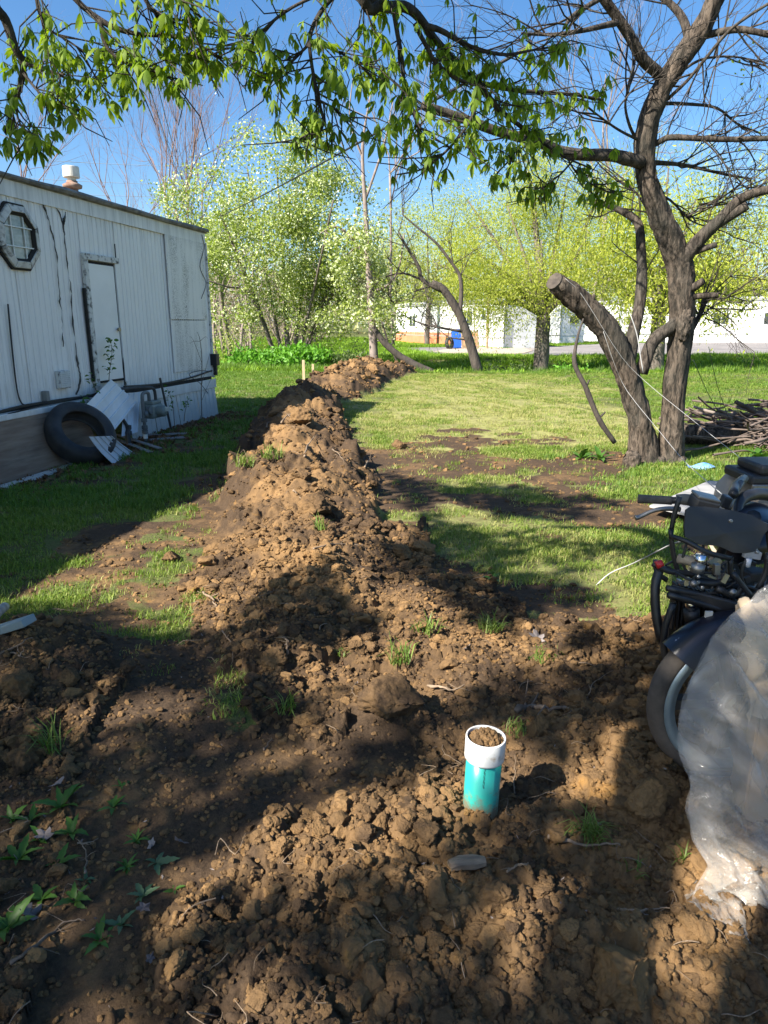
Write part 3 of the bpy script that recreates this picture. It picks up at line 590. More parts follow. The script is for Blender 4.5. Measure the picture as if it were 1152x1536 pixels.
# roof flue
def roofpt(u, v): return WPX(u, v, -0.55)
f0 = roofpt(110, 292); FL = mat('white painted flue', (0.68, 0.66, 0.6), (0.5, 0.47, 0.4), 6, 0.5); RUST = mat('rusty collar', (0.17, 0.075, 0.045), (0.30, 0.22, 0.17), 8, 0.8, bump=0.3)
fl = MB().lathe([(0.07, 0), (0.07, 0.30), (0.0, 0.30)], (f0[0], f0[1], 3.12), seg=16).build('flue', RUST, tr, True)
MB().lathe([(0.07, 0.20), (0.118, 0.215), (0.125, 0.25), (0.08, 0.275), (0.065, 0.27)], (f0[0], f0[1], 3.12), seg=18).build('collar', RUST, fl, True)
MB().lathe([(0.055, 0.26), (0.055, 0.34), (0.10, 0.34), (0.104, 0.345), (0.104, 0.465), (0.10, 0.475), (0, 0.478)], (f0[0], f0[1], 3.12), seg=32).build('cap', FL, fl, False)
# cables pinned on the wall
def wallcable(name, px, r, n=0.025, m=BLACK, jit=0.0, seed=0):
    q = np.array([WPX(u, v, n) for u, v in px]); b = MB(); q, rr = smooth_path(q, np.full(len(q), r), 9 if jit else 5)
    if jit: q[:, 0] += jit * (.5 * fbm(q[:, 2] * 4, q[:, 0] * 3, oct=2, seed=seed) + .45 * fbm(q[:, 2] * 34, q[:, 0] * 3, oct=3, seed=seed + 2)); rr = np.maximum(.0008, rr * (1 + 1.7 * fbm(q[:, 2] * 14, q[:, 0], oct=2, seed=seed + 3)))
    return b.tube(q, rr, 5, rough=0.2).build(name, m, tr)
wallcable('cable', [(172, 366), (178, 440), (183, 500), (187, 578)], 0.008)
wallcable('cable', [(12, 456), (17, 510), (25, 580), (32, 604), (42, 609)], 0.009)
wallcable('cable', [(-30, 626), (30, 610), (90, 600), (140, 592), (160, 580)], 0.014, 0.07)
wallcable('cable', [(-30, 634), (40, 614), (110, 598), (150, 594)], 0.010, 0.09)
wallcable('cable', [(186, 580), (240, 576), (285, 567), (318, 556)], 0.014, 0.05)
CRK = mat('black caulk streak', (0.02, 0.02, 0.018), (0.12, 0.115, 0.1), 20, 0.9)
wallcable('dead_vine', [(76, 292), (88, 318), (96, 350), (101, 395), (107, 440), (112, 500), (117, 545), (120, 575), (116, 592)], 0.006, 0.012, CRK, 0.055, 3)
wallcable('dead_vine', [(98, 318), (94, 340), (97, 352)], 0.008, 0.012, CRK, 0.04, 5)
wallcable('dead_vine', [(64, 305), (76, 340), (84, 380), (88, 430), (92, 470), (95, 520)], 0.0045, 0.012, CRK, 0.05, 8)
wallcable('dead_vine', [(60, 300), (68, 318), (74, 335)], 0.006, 0.012, CRK, 0.05, 11)
wallcable('wire', [(303, 352), (306, 372), (300, 400), (309, 425), (302, 448)], 0.005, 0.03)
wallcable('wire', [(318, 558), (300, 556), (284, 562), (300, 575), (312, 590)], 0.006, 0.06)
# ------------------------------------------------------------------ gas meter and pipes by the wall
def wl_(s, n, z): return Wp(s, n, z)
MET = mat('grey green meter paint', (0.13, 0.16, 0.15), (0.19, 0.22, 0.20), 5, 0.5); PIPE = mat('grey pipe paint', (0.09, 0.10, 0.10), (0.15, 0.16, 0.155), 8, 0.55); DPIPE = mat('dark iron pipe', (0.03, 0.03, 0.03), (0.06, 0.055, 0.05), 12, 0.6)
mo = WPX(232, 640, 0.30); m0 = Wp(mo[0], 0.30, 0)
gm_ = thing('gas_meter', 'grey gas meter on bent pipes before the white skirting', 'gas meter', tuple(m0), TRZ)
zc = 0.40
b = MB(); b.box((0, 0, zc), (0.30, 0.17, 0.20)); b.build('body', MET, gm_, bevel=0.03)
MB().box((0, 0, zc + 0.12), (0.26, 0.14, 0.05)).build('top_case', MET, gm_, bevel=0.015)
b = MB(); b.lathe([(0, 0.1), (0.075, 0.095), (0.08, 0.08), (0.08, 0.0)], (0.0, 0.085, zc), (0, 1, 0), 18); b.build('dial_cover', MET, gm_, True)
MB().box((-0.05, 0.178, zc + 0.02), (0.10, 0.03, 0.06)).build('dial', mat('dusty dial', (0.45, 0.44, 0.38), None, rough=0.3), gm_, bevel=0.006)
MB().tube([(0.09, 0, zc + 0.13), (0.09, 0, zc + 0.22), (0.11, 0, zc + 0.26), (0.18, 0, zc + 0.275), (0.24, 0, zc + 0.26), (0.27, 0, zc + 0.20), (0.27, 0, 0.22), (0.27, 0, -0.05)], 0.024, 10, sm=3).build('riser_pipe', PIPE, gm_, True)
MB().tube([(-0.09, 0, zc + 0.13), (-0.09, 0, zc + 0.20), (-0.06, 0, zc + 0.30), (0.05, -0.03, zc + 0.33), (0.30, -0.12, zc + 0.34), (0.62, -0.20, zc + 0.33), (0.72, -0.16, zc + 0.22), (0.68, -0.12, zc + 0.04), (0.58, -0.08, 0.26), (0.55, -0.08, 0.18)], 0.022, 10, sm=3).build('outlet_pipe', DPIPE, gm_, True)
b = MB()
for z in (0.2, 0.3, 0.14): b.lathe([(0.024, -0.03), (0.042, -0.025), (0.042, 0.025), (0.024, 0.03)], (0.27, 0, z), seg=8)
b.lathe([(0.03, 0), (0.05, 0.005), (0.05, 0.05), (0.0, 0.06)], (0.27, 0.0, 0.38), (-0.6, 0.5, 0), 12); b.lathe([(0.0, 0), (0.055, 0.0), (0.055, 0.05), (0.0, 0.055)], (0.18, 0.02, 0.42), (0, 1, 0.1), 14); b.build('valve', PIPE, gm_)
MB().lathe([(0.03, 0), (0.03, 0.06), (0, 0.06)], (0.27, 0.0, 0.045), seg=10).build('white_collar', MUN, gm_)
b = MB()
for z in (0.16, 0.24): b.lathe([(0.024, -0.03), (0.045, -0.025), (0.045, 0.025), (0.024, 0.03)], (0.56, -0.08, z), seg=8)
b.tube([(0.55, -0.08, 0.22), (0.62, -0.06, 0.17), (0.63, -0.05, -0.05)], 0.035, 8); b.build('pipe_elbow', DPIPE, gm_)
q0 = WPX(240, 567, 0.15); q1 = WPX(252, 628, 0.15)
tag(MB().tube([Wp(*q0), Wp(q1[0], 0.2, -0.05)], 0.018, 8).build('steel_stake', DPIPE, None, origin=Wp(q1[0], 0.2, 0)), 'thin dark steel post leaning on skirting behind the gas meter', 'post')
# ------------------------------------------------------------------ tyre and loose panels by the trailer
RUB = mat('weathered tyre rubber', (0.016, 0.016, 0.017), (0.045, 0.043, 0.042), 5, 0.7, bump=0.15)
def tyre(name, label, c, axis, ro, wd, group=None, tread=True, seg=44, inner=0.60):
    t = thing(name, label, 'tyre', tuple(c), 0, group); ri = ro * inner; h = wd / 2
    MB().lathe([(ri, -h * .7), (ri * 1.06, -h * .86), (ro * .80, -h), (ro * .93, -h * .86), (ro * .985, -h * .6), (ro, -h * .3), (ro, h * .3), (ro * .985, h * .6), (ro * .93, h * .86), (ro * .80, h), (ri * 1.06, h * .86), (ri, h * .7), (ri * 1.14, h * .62), (ro * .90, h * .5), (ro * .93, 0), (ro * .90, -h * .5), (ri * 1.14, -h * .62)], (0, 0, 0), axis, seg, True).build('casing', RUB, t, True)
    if tread:
        u, v, d_ = frame(axis); b = MB()
        for k in range(40):
            a = k / 40 * 6.2832
            for sgn in (-1, 1):
                p = (u * math.cos(a) + v * math.sin(a)); tt = -u * math.sin(a) + v * math.cos(a)
                b.box(p * (ro - 0.004) + d_ * sgn * h * 0.38, (ro * 0.10, h * 0.5, 0.012), np.stack([tt, d_, p], 1))
        o = b.build('tread', RUB, t); o['kind'] = 'stuff'
    return t
tq = WPX(121, 650, 0.42); tc = Wp(tq[0], 0.42, 0.36)
ax = TN * 0.62; axis = np.array([ax[0], ax[1], 0.0]) + np.array([TD[0], TD[1], 0]) * 0.30 + np.array([0, 0, 0.55])
tyre('tyre', 'big black bare tyre leaning on plywood skirting by white trailer', tc, axis, 0.40, 0.24, None, False)
METAL = mat('white ribbed sheet metal', (0.66, 0.70, 0.75), (0.56, 0.60, 0.64), 3, 0.4)
def sheet4(name, label, cat, c0, c1, c2, c3, m, nr=4, dep=0.012, bend=0.0):
    """ribbed sheet between four corners; ribs run from c0-c1 to c3-c2"""
    c0, c1, c2, c3 = [np.asarray(q, float) for q in (c0, c1, c2, c3)]; nn = np.cross(c1 - c0, c3 - c0); nn /= np.linalg.norm(nn); V = []
    ts = []; hs = []
    for k in range(nr):
        for a, h in ((0.0, 0), (0.72, 0), (0.78, -1), (0.94, -1)): ts.append((k + a) / nr); hs.append(h * dep)
    ts.append(1.0); hs.append(0)
    for v in np.linspace(0, 1, 6):
        V.append([(c0 * (1 - t) + c1 * t) * (1 - v) + (c3 * (1 - t) + c2 * t) * v + nn * (h + bend * math.sin(math.pi * v)) for t, h in zip(ts, hs)])
    V = np.array(V).transpose(1, 0, 2); b = MB(); b.grid(V); b.grid(V[:, ::-1] - nn * 0.004)
    return tag(b.build(name, m, None, origin=c0), label, cat)
def AW(u, v, n): q = WPX(u, v, n); return Wp(*q)
sheet4('loose_siding_panel', 'white ribbed siding panel leaning askew behind the tyre', 'siding panel', AW(166, 569, 0.12), AW(205, 604, 0.16), AW(166, 652, 0.38), AW(126, 610, 0.34), METAL, 4)
sheet4('loose_siding_panel', 'white siding panel leaning between slanted panel and gas meter', 'siding panel', AW(186, 590, 0.11), AW(210, 588, 0.10), AW(206, 648, 0.22), AW(182, 655, 0.22), METAL, 3)
def gp_(u, v, dz): q = on_ground(u, v); q[2] += dz; return q
sheet4('metal_roof_sheet', 'ribbed grey white metal sheet lying on grass before the tyre', 'metal sheet', AW(133, 655, 0.80), AW(166, 654, 0.74), AW(214, 688, 0.62), AW(168, 695, 0.78), METAL, 4, 0.014, 0.02)
SL = mat('grey weathered board', (0.16, 0.15, 0.145), (0.27, 0.25, 0.24), 4, 0.85, stretch=(1, 6, 1), bump=0.2)
for i, (a, c) in enumerate((((165, 658), (226, 682)), ((176, 655), (240, 676)))):
    p, q = on_ground(*a, 0.03), on_ground(*c, 0.03)
    tag(MB().bar(p - p, q - p, 0.07, 0.016).build('weathered_board', SL, None, loc=p, bevel=0.003), ('grey weathered slat sticking out under the ribbed metal sheet', 'grey weathered slat behind the metal sheet towards the meter')[i], 'board')
for i, (a, c) in enumerate((((218, 655), (282, 652)), ((225, 662), (276, 658)))):
    p, q = on_ground(*a, 0.02), on_ground(*c, 0.02)
    tag(MB().bar(p - p, q - p, 0.10, 0.02).build('weathered_board', SL, None, loc=p, bevel=0.003), ('short grey plank lying flat in leaves below the gas meter', 'shorter grey plank in front of the plank below the meter')[i], 'board')
# leaf litter along the wall
LIT = leafmat('dead brown leaves', (0.10, 0.05, 0.025), (0.24, 0.13, 0.07), 0.1, 0.8, (1.2, 0.8, 0.5))
def deadleaf(name, seed, m):
    rng = np.random.default_rng(seed); pts = []
    for k in range(14):
        a = k / 14 * 6.283; r = 1 * (0.55 + 0.45 * (0.5 + 0.5 * math.cos(5 * a + seed))) * rng.uniform(.85, 1.1); pts.append((r * math.cos(a), 0.75 * r * math.sin(a), 0.35 * (r * math.cos(a)) ** 2 + 0.12 * rng.normal()))
    V = [(0, 0, 0)] + pts; b = MB(); b.add(V, [(0, 1 + k, 1 + (k + 1) % 14) for k in range(14)], rng.uniform()); return b.mesh(name, m, False)
DLM = [deadleaf('dead_leaf', s, LIT) for s in range(5)]
n_ = 1500; ss = rg.uniform(-0.6, 6.5, n_); nn_ = np.abs(rg.normal(0.25, 0.4, n_)) + 0.05; P = np.array([Wp(a, c, 0) for a, c in zip(ss, nn_)]); P[:, 2] = terrain(P[:, 0], P[:, 1])[0] + 0.015
tag(scatter('leaf_litter', DLM, P, np.stack([rg.normal(0, .5, n_), rg.normal(0, .5, n_), rg.uniform(0, 6.28, n_)], 1), np.repeat(rg.uniform(0.025, 0.055, n_)[:, None], 3, 1), rg.integers(0, 5, n_)), 'brown dead leaves along the foot of the trailer', kind='stuff')
# ------------------------------------------------------------------ far mobile homes
HW = mat('far white siding', (0.78, 0.78, 0.76), (0.70, 0.71, 0.70), 0.8, 0.6); HWP = mat('far pale blue white siding', (0.70, 0.74, 0.80), None, rough=0.6)
ORG = mat('orange skirting', (0.62, 0.22, 0.11), (0.50, 0.17, 0.08), 2, 0.8); ROOFG = mat('pale roof', (0.36, 0.36, 0.36), None, rough=0.7); GLS = mat('dark far window', (0.05, 0.06, 0.06), None, rough=0.1)
SHUT = mat('grey trim', (0.3, 0.3, 0.29), None, rough=0.7); RIBM = mat('white rib', (0.50, 0.51, 0.51), None, rough=0.6)
def home(label, ax, ay, bx_, by_, wd, ht, skirt, wins, z0=0.0, endwin=False):
    dx, dy = bx_ - ax, by_ - ay; L = math.hypot(dx, dy); rz = math.atan2(dy, dx)   # local x runs away along the long wall, local y to the left of it
    t = thing('mobile_home', label, 'mobile home', (ax, ay, z0), rz)
    sg = 1.0                                             # long lit wall on local +y side
    MB().box((L / 2, -wd / 2, 0.7 + (ht - 0.7) / 2), (L, wd, ht - 0.7)).build('wall', HW, t)
    (MB().box((L / 2 + 1.55, -wd / 2 + 0.012, 0.46), (L - 0.06 - 3.1, wd, 1.02)) if skirt is ORG else MB().box((L / 2, -wd / 2, 0.32), (L - 0.06, wd - 0.06, 0.74))).build('skirt', skirt, t)
    b = MB(); V = []
    for yy, zz in ((0.12, ht), (0.02, ht + 0.07), (-wd / 2, ht + 0.22), (-wd - 0.02, ht + 0.07), (-wd - 0.12, ht)): V.append([[x, yy, zz] for x in (-0.12, L / 2, L + 0.12)])
    b.grid(np.array(V).transpose(1, 0, 2)[:, ::-1]); b.box((L / 2, -wd / 2, ht), (L + 0.2, wd + 0.2, 0.06)); b.build('roof', ROOFG, t)
    k = 0.0; b = MB()
    for i in range(int(L / 0.4)): b.box((0.2 + i * 0.4, 0.006, 0.7 + (ht - 0.7) / 2), (0.03, 0.012, ht - 0.75))
    o = b.build('siding_ribs', RIBM, t); o['kind'] = 'stuff'
    MB().box((L / 2, 0.012, 0.72), (L, 0.03, 0.05)).build('trim', SHUT, t); MB().box((L / 2, 0.06, ht - 0.08), (L + .1, 0.06, 0.09)).build('eave_trim', SHUT, t); MB().box((-0.03, -wd / 2, ht - 0.08), (0.05, wd, 0.09)).build('eave_trim', SHUT, t); MB().box((L * .22, 0.05, ht / 2 + .2), (0.07, 0.06, ht - .6)).build('downspout', SHUT, t)
    for x, z, w_, h_ in wins:
        f = MB().box((x, 0.02, z), (w_ + 0.12, 0.05, h_ + 0.12)).build('window', HW, t)
        MB().box((x, 0.035, z), (w_, 0.03, h_)).build('pane', GLS, f); MB().box((x, 0.055, z), (0.05, 0.02, h_)).build('muntin', HW, f)
    if endwin:
        f = MB().box((-0.02, -wd * 0.55, 1.9), (0.05, 1.0, 0.7)).build('window', HW, t); MB().box((-0.035, -wd * 0.55, 1.9), (0.04, 0.88, 0.58)).build('pane', GLS, f)
    MB().box((-0.015, -0.06, ht / 2 + 0.2), (0.05, 0.05, ht - 0.5)).build('corner_trim', SHUT, t)
    return t
ha = AT(754, 527, 47.0); zb = -0.02
h1 = home('long white mobile home with orange skirting beyond the ditch', ha[0], 47.0, 1.0, 61.0, 2.7, 3.05, ORG, [(4.4, 1.95, 1.4, 0.9), (9.6, 1.8, 0.7, 0.8), (12.5, 1.8, 1.0, 0.8)], zb)
d_ = MB().box((2.3, 0.02, 1.7), (0.95, 0.05, 1.95)).build('door', HWP, h1); MB().box((2.3, 0.05, 2.15), (0.5, 0.02, 0.6)).build('pane', GLS, d_)
MB().box((1.55, -1.35, 0.32), (3.1, 2.66, 0.74)).build('skirt', HW, h1)
ha = AT(838, 517, 57.0)
home('white mobile home gable behind the thick willow trunk', ha[0], 57.0, ha[0] - 5.5, 68.5, 2.5, 3.2, HW, [(4, 1.9, 1.2, 0.9)], zb, True)
ha = AT(925, 515, 64.0)
home('white mobile home between willow trunk and cut forked tree', ha[0], 64.0, ha[0] - 4.5, 74, 2.6, 3.4, HW, [(4, 1.9, 1.2, 0.9)], zb, True)
ha = AT(1215, 512, 60.0)
home('wide white mobile home right of the forked tree', ha[0], 60.0, ha[0] - 13.5, 63.0, 3.5, 3.6, HW, [(3, 2.0, 1.4, 0.9), (7, 2.0, 1.2, 0.9), (10.5, 2.0, 1.2, 0.9)], zb)
q = AT(685, 512, 46.5)
t = thing('blue_bin', 'blue plastic bin beside the white home with orange skirting', 'bin', (q[0], 46.5, 0.02)); BLU = mat('blue plastic', (0.02, 0.12, 0.55), None, rough=0.4)
MB().box((0, 0, 0.62), (0.62, 0.62, 1.1), taper=1.12).build('body', BLU, t, bevel=0.03); MB().box((0, 0, 1.2), (0.74, 0.74, 0.08)).build('lid', BLU, t, bevel=0.02)
q = AT(674, 521, 45.5); tyre('tyre', 'small dark tyre standing by the blue bin at far home', (q[0], 45.5, 0.40), (0.75, -0.65, 0.1), 0.38, 0.24, tread=False, seg=20)
q = AT(706, 521, 45.8)
t = thing('pallet', 'tan wooden pallet propped near blue bin at the far home', 'pallet', (q[0], 45.8, 0.0), 0.4); PAL = mat('tan pallet wood', (0.36, 0.25, 0.15), (0.46, 0.34, 0.22), 4, 0.85)
for k in range(6): MB().box((-0.55 + k * 0.22, 0.1 , 0.62), (0.14, 0.03, 1.15), Matrix.Rotation(-0.15, 3, 'X')).build('slat', PAL, t)
for z in (0.2, 0.62, 1.05): MB().box((0, 0.03 + 0.15 * z , z), (1.25, 0.06, 0.09)).build('rail', PAL, t)
q = AT(731, 500, 46.0); tag(MB().tube([(0, 0, 0), (0, 0, 3.4)], 0.09, 8).build('post', PAL, None, loc=(q[0], 46.0, 0.0)), 'wooden utility post before the white home with orange skirting', 'post')
# ------------------------------------------------------------------ trees
BARK_G = mat('grey brown bark', (0.075, 0.060, 0.048), (0.17, 0.145, 0.12), 9, 0.9, bump=0.9, bscale=24, bdist=0.02, stretch=(1, 1, 0.3))
BARK_D = mat('dark bark', (0.035, 0.028, 0.023), (0.085, 0.068, 0.055), 9, 0.9, bump=0.8, bscale=24, bdist=0.02, stretch=(1, 1, 0.3))
BARK_P = mat('pale twig bark', (0.17, 0.13, 0.11), (0.27, 0.22, 0.19), 5, 0.9)
BARK_R = mat('reddish twig bark', (0.16, 0.10, 0.085), (0.24, 0.16, 0.14), 5, 0.9)
def densify(pts, n=6): q, _ = smooth_path(pts, np.ones(len(pts)), n); return q
def crown_connect(mb, nodes, nrad, clumps, rng, r0=0.035, seg=4, sag=0.0, maxr=0.12):
    """branch from the skeleton out to each clump"""
    nodes = [np.asarray(q, float) for q in nodes]; nr = list(nrad); base = nodes[0]
    order = np.argsort([min(np.linalg.norm(c - q) for q in nodes) for c in clumps])
    for i in order:
        c = clumps[i]; A = np.array(nodes); d = np.linalg.norm(A - c, axis=1)
        pen = np.where(A[:, 2] > c[2] + 0.3, 0.8, 0.0) * (np.abs(A[:, 2] - c[2])); k = int(np.argmin(d + pen + 0.15 * np.linalg.norm(A - base, axis=1)))
        p = A[k]; L = np.linalg.norm(c - p)
        if L < 0.05: continue
        m1 = p * 0.66 + c * 0.34 + rng.normal(0, 0.08 * L, 3) + np.array([0, 0, 0.06 * L]); m2 = p * 0.33 + c * 0.67 + rng.normal(0, 0.07 * L, 3) + np.array([0, 0, 0.05 * L - sag * L])
        ra = min(nr[k] * 0.75, maxr, r0 + 0.02 * L); path, rr = smooth_path([p, m1, m2, c], [ra, ra * .75, ra * .5, ra * .22], 2)
        mb.tube(path, rr, seg, cap=False)
        for q, r in zip(path[2::2], rr[2::2]): nodes.append(q); nr.append(r)
def ell(c, r, n, rng, shell=0.55):
    d = rng.normal(size=(n, 3)); d /= np.linalg.norm(d, axis=1)[:, None]; q = rng.uniform(shell ** 3, 1, n) ** (1 / 3)
    return np.asarray(c) + d * q[:, None] * np.asarray(r)
def leaf_cloud(clumps, rng, n, rad, flat=0.8):
    P = np.repeat(clumps, n, 0); k = rng.normal(0, 1, P.shape) * rad * np.array([1, 1, flat]) * np.repeat(rng.uniform(0.6, 1.3, len(clumps)), n)[:, None]; return P + k
def leafy_tree(name, label, base, stems, crowns, nclump, nleaf, rad, lsize, leafm, bark, seed, cat='tree', group=None, asp=0.6, droop=0.3, extra=None, twig=0.02, shell=0.5, hole=0.0):
    rng = np.random.default_rng(seed); base = np.asarray(base, float); t = thing(name, label, cat, tuple(base), 0, group)
    tk = MB(); nodes = []; nr = []
    for pts, r0, r1 in stems:
        q, r = smooth_path(pts, np.linspace(r0, r1, len(pts)), 5); tk.tube(q, r, 10, rough=0.25, fs=3.0, seed=seed); nodes += list(q[3:]); nr += list(r[3:])
    tk.build('trunk', bark, t, True, base)
    cl = []; tot = sum(k[2] for k in crowns)
    for c, r, wgt in crowns: cl.append(ell(c, r, int(nclump * wgt / tot), rng, shell))
    cl = np.concatenate(cl); cl = cl[cl[:, 2] > base[2] + 0.4]
    if hole: cl = cl[fbm(cl[:, 0] * .7, cl[:, 1] * .7, cl[:, 2] * .7, 2, seed) > -hole]
    bm_ = MB(); crown_connect(bm_, nodes, nr, cl, rng, twig, 4, 0.05 if droop > 0.6 else 0)
    o = bm_.build('branches', bark, t, True, base); o['kind'] = 'stuff'
    P = leaf_cloud(cl, rng, nleaf, rad, 1.1 if droop > 0.6 else 0.8); mb = MB().cards(P, lsize, rng, asp, droop); o = mb.build('leaves', leafm, t, False, base); o['kind'] = 'stuff'
    if extra:
        nm, m2, frac, sz = extra; P2 = leaf_cloud(cl, rng, max(1, int(nleaf * frac)), rad * 1.1); o = MB().cards(P2, sz, rng, 0.9, 0.0).build(nm, m2, t, False, base); o['kind'] = 'stuff'
    return t
PEARL = leafmat('young pear leaves', (0.20, 0.26, 0.045), (0.36, 0.41, 0.11), 0.35, 0.5); BLOS = leafmat('white blossom', (0.46, 0.52, 0.26), (0.68, 0.71, 0.48), 0.3, 0.6, (1, 1, 0.9))
WILL = leafmat('yellow green willow leaves', (0.27, 0.32, 0.035), (0.45, 0.46, 0.08), 0.4, 0.5); WILL2 = leafmat('fresh green leaves', (0.17, 0.25, 0.025), (0.30, 0.36, 0.045), 0.4, 0.5)
PALE = leafmat('pale budding leaves', (0.30, 0.33, 0.10), (0.45, 0.46, 0.20), 0.35, 0.6); SHRUBL = leafmat('bright shrub leaves', (0.07, 0.20, 0.015), (0.15, 0.34, 0.03), 0.3, 0.5); DULL = leafmat('dull bush leaves', (0.05, 0.09, 0.025), (0.12, 0.16, 0.05), 0.25, 0.6)
def A3(u, v, y): return AT(u, v, y)
# blossoming pear
by_ = 29.0; b0 = A3(430, 544, by_); b0[2] = hz(b0[0], by_)[0] - 0.05
stems = []
for (u0, u1, u2, v2, dy, r) in ((432, 428, 415, 250, 0.3, .13), (415, 380, 330, 320, -.5, .10), (440, 452, 470, 240, .6, .11), (450, 490, 535, 330, -.4, .09), (424, 405, 370, 250, .8, .09), (446, 470, 500, 300, -1.2, .08), (420, 372, 310, 420, -.8, .06), (452, 500, 560, 430, -.6, .06)):
    stems.append(([A3(u0, 545, by_ + dy * .3), A3(u0 * .6 + u1 * .4, 500, by_ + dy * .5), A3(u1, 440, by_ + dy), A3((u1 + u2) / 2, (440 + v2) / 2, by_ + dy * 2), A3(u2, v2, by_ + dy * 2.5)], r, 0.025))
mp = 1 / 36.7
leafy_tree('pear_tree', 'large pear tree covered in white green blossom beyond the white trailer', b0, stems,
    [(A3(425, 290, by_), (2.9, 2.4, 2.3), 4), (A3(370, 370, by_ - .5), (3.1, 2.2, 1.9), 4), (A3(490, 350, by_), (2.4, 2.2, 2.3), 3.5), (A3(345, 450, by_), (1.9, 1.6, 1.0), 1.6), (A3(500, 455, by_ - .5), (2.0, 1.6, 1.3), 2.0), (A3(420, 235, by_), (1.0, 1.0, 1.4), .9), (A3(300, 310, by_ + 1), (1.6, 1.2, 1.5), 1.2), (A3(540, 400, by_), (1.5, 1.4, 1.6), 1.4), (A3(310, 400, by_), (1.3, 1.2, 1.3), 1.0), (A3(430, 430, by_), (2.4, 1.5, 1.2), 1.2)],
    1050, 60, 0.27, 0.112, PEARL, BARK_G, 3, 'tree', None, 0.7, 0.1, ('blossom', BLOS, 0.45, 0.085), 0.022, 0.15, 0.12)
# tall half bare tree right of it
y_ = 26.0; b0 = A3(562, 556, y_); b0[2] = hz(b0[0], y_)[0] - 0.05
leafy_tree('ash_tree', 'tall slim grey tree with bare top right of the blossoming pear', b0,
    [([b0, A3(558, 480, y_), A3(553, 400, y_), A3(548, 310, y_), A3(544, 220, y_), A3(556, 140, y_)], 0.18, 0.02), ([A3(552, 390, y_), A3(530, 360, y_), A3(505, 340, y_), A3(480, 350, y_)], .06, .02), ([A3(556, 440, y_), A3(585, 425, y_), A3(600, 395, y_), A3(606, 350, y_)], .06, .02), ([A3(548, 300, y_), A3(575, 220, y_), A3(590, 150, y_)], .05, .015), ([A3(545, 240, y_), A3(525, 180, y_), A3(530, 110, y_)], .04, .012)],
    [(A3(545, 370, y_), (1.4, 1.2, 1.4), 3), (A3(560, 450, y_), (1.3, 1.0, 1.0), 1.6), (A3(590, 470, y_), (0.7, .7, .9), .7)], 95, 36, 0.2, 0.11, PEARL, BARK_P, 7, 'tree', None, 0.7, 0.1, ('blossom', BLOS, 0.5, 0.10), 0.02, 0.2)
# willows by the ditch and trees beyond
def willow(label, u, v, y_, r, crowns, seed, n=420, lm=WILL, h=None, nl=52, ls=0.19):
    b0 = A3(u, v, y_); b0[2] = hz(b0[0], y_)[0] - 0.1; rng = np.random.default_rng(seed); stems = [([b0, A3(u + 2, v - 40, y_), A3(u + 4, v - 75, y_)], r, r * .8)]
    top = A3(u + 4, v - 75, y_)
    for c, rr, wg in crowns: stems.append(([top, top * .55 + np.asarray(c) * .45 + np.array([0, 0, .4]), np.asarray(c) + np.array([0, 0, rr[2] * .5])], r * .45, 0.03))
    return leafy_tree('willow_tree', label, b0, stems, crowns, n, nl, 0.46, ls, lm, BARK_G, seed, 'tree', 'yellow green trees along the ditch', 0.32, 0.9, None, 0.02, 0.0, 0.12)
willow('yellow green willow with thick trunk standing left of the cut forked tree', 811, 548, 30.5, 0.33, [(A3(810, 400, 30), (2.6, 2.2, 2.0), 4), (A3(740, 420, 30), (1.7, 1.6, 1.3), 2), (A3(880, 390, 30.5), (2.0, 1.8, 2.0), 3), (A3(800, 320, 31), (1.8, 1.6, 1.4), 2), (A3(700, 390, 31), (1.3, 1.2, 1.3), 1), (A3(720, 455, 30), (1.5, 1.3, 1.0), 1), (A3(880, 450, 30), (1.8, 1.3, .9), 1), (A3(760, 340, 31.5), (1.8, 1.5, 1.6), 1.5), (A3(850, 300, 32), (1.6, 1.4, 1.6), 1.2), (A3(700, 330, 32), (1.8, 1.5, 1.6), 1.2), (A3(790, 270, 32), (2.2, 1.6, 1.4), 1.2), (A3(910, 300, 32), (1.8, 1.5, 1.8), 1.2), (A3(650, 420, 31.5), (1.2, 1.2, 1.4), .7), (A3(740, 470, 29.5), (1.2, 1.0, .7), .6)], 21, 640, WILL, None, 130, 0.115)
willow('yellow green willow with thick trunk right behind the forked tree', 984, 548, 30.5, 0.34, [(A3(990, 400, 30), (2.3, 2.0, 2.0), 3), (A3(1070, 420, 30), (1.9, 1.6, 1.4), 2.4), (A3(950, 330, 31), (1.6, 1.6, 1.6), 1.8), (A3(1120, 400, 31), (1.6, 1.4, 1.5), 1.8), (A3(1040, 330, 31), (1.6, 1.5, 1.5), 1.5), (A3(1100, 450, 30), (1.9, 1.4, 1.0), 1.6), (A3(1130, 300, 32), (1.8, 1.5, 1.8), 1.5), (A3(940, 460, 30), (1.2, 1, .9), .6), (A3(1000, 280, 32), (2, 1.6, 1.5), 1)], 23, 560, WILL)
willow('pale yellow green tree far behind the dark leaning tree', 640, 520, 72, 0.3, [(A3(640, 395, 72), (4.5, 3.5, 4.2), 3), (A3(720, 380, 73), (4.0, 3.5, 4.5), 3), (A3(600, 430, 72), (2.5, 2.5, 2.8), 1)], 25, 260, PALE, nl=46)
willow('pale budding tree behind the far homes near picture centre', 770, 515, 80, 0.3, [(A3(760, 340, 80), (5.5, 4, 5.0), 3), (A3(830, 370, 80), (5, 4, 5), 3)], 27, 260, PALE, nl=46)
willow('tall pale green tree behind the wide white mobile home', 1060, 512, 76, 0.35, [(A3(1000, 280, 76), (5, 4, 6), 3), (A3(1090, 300, 76), (5.5, 4, 6), 3), (A3(1140, 380, 76), (4, 4, 5), 2), (A3(920, 310, 76), (4, 4, 5), 2)], 29, 300, PALE, nl=40)
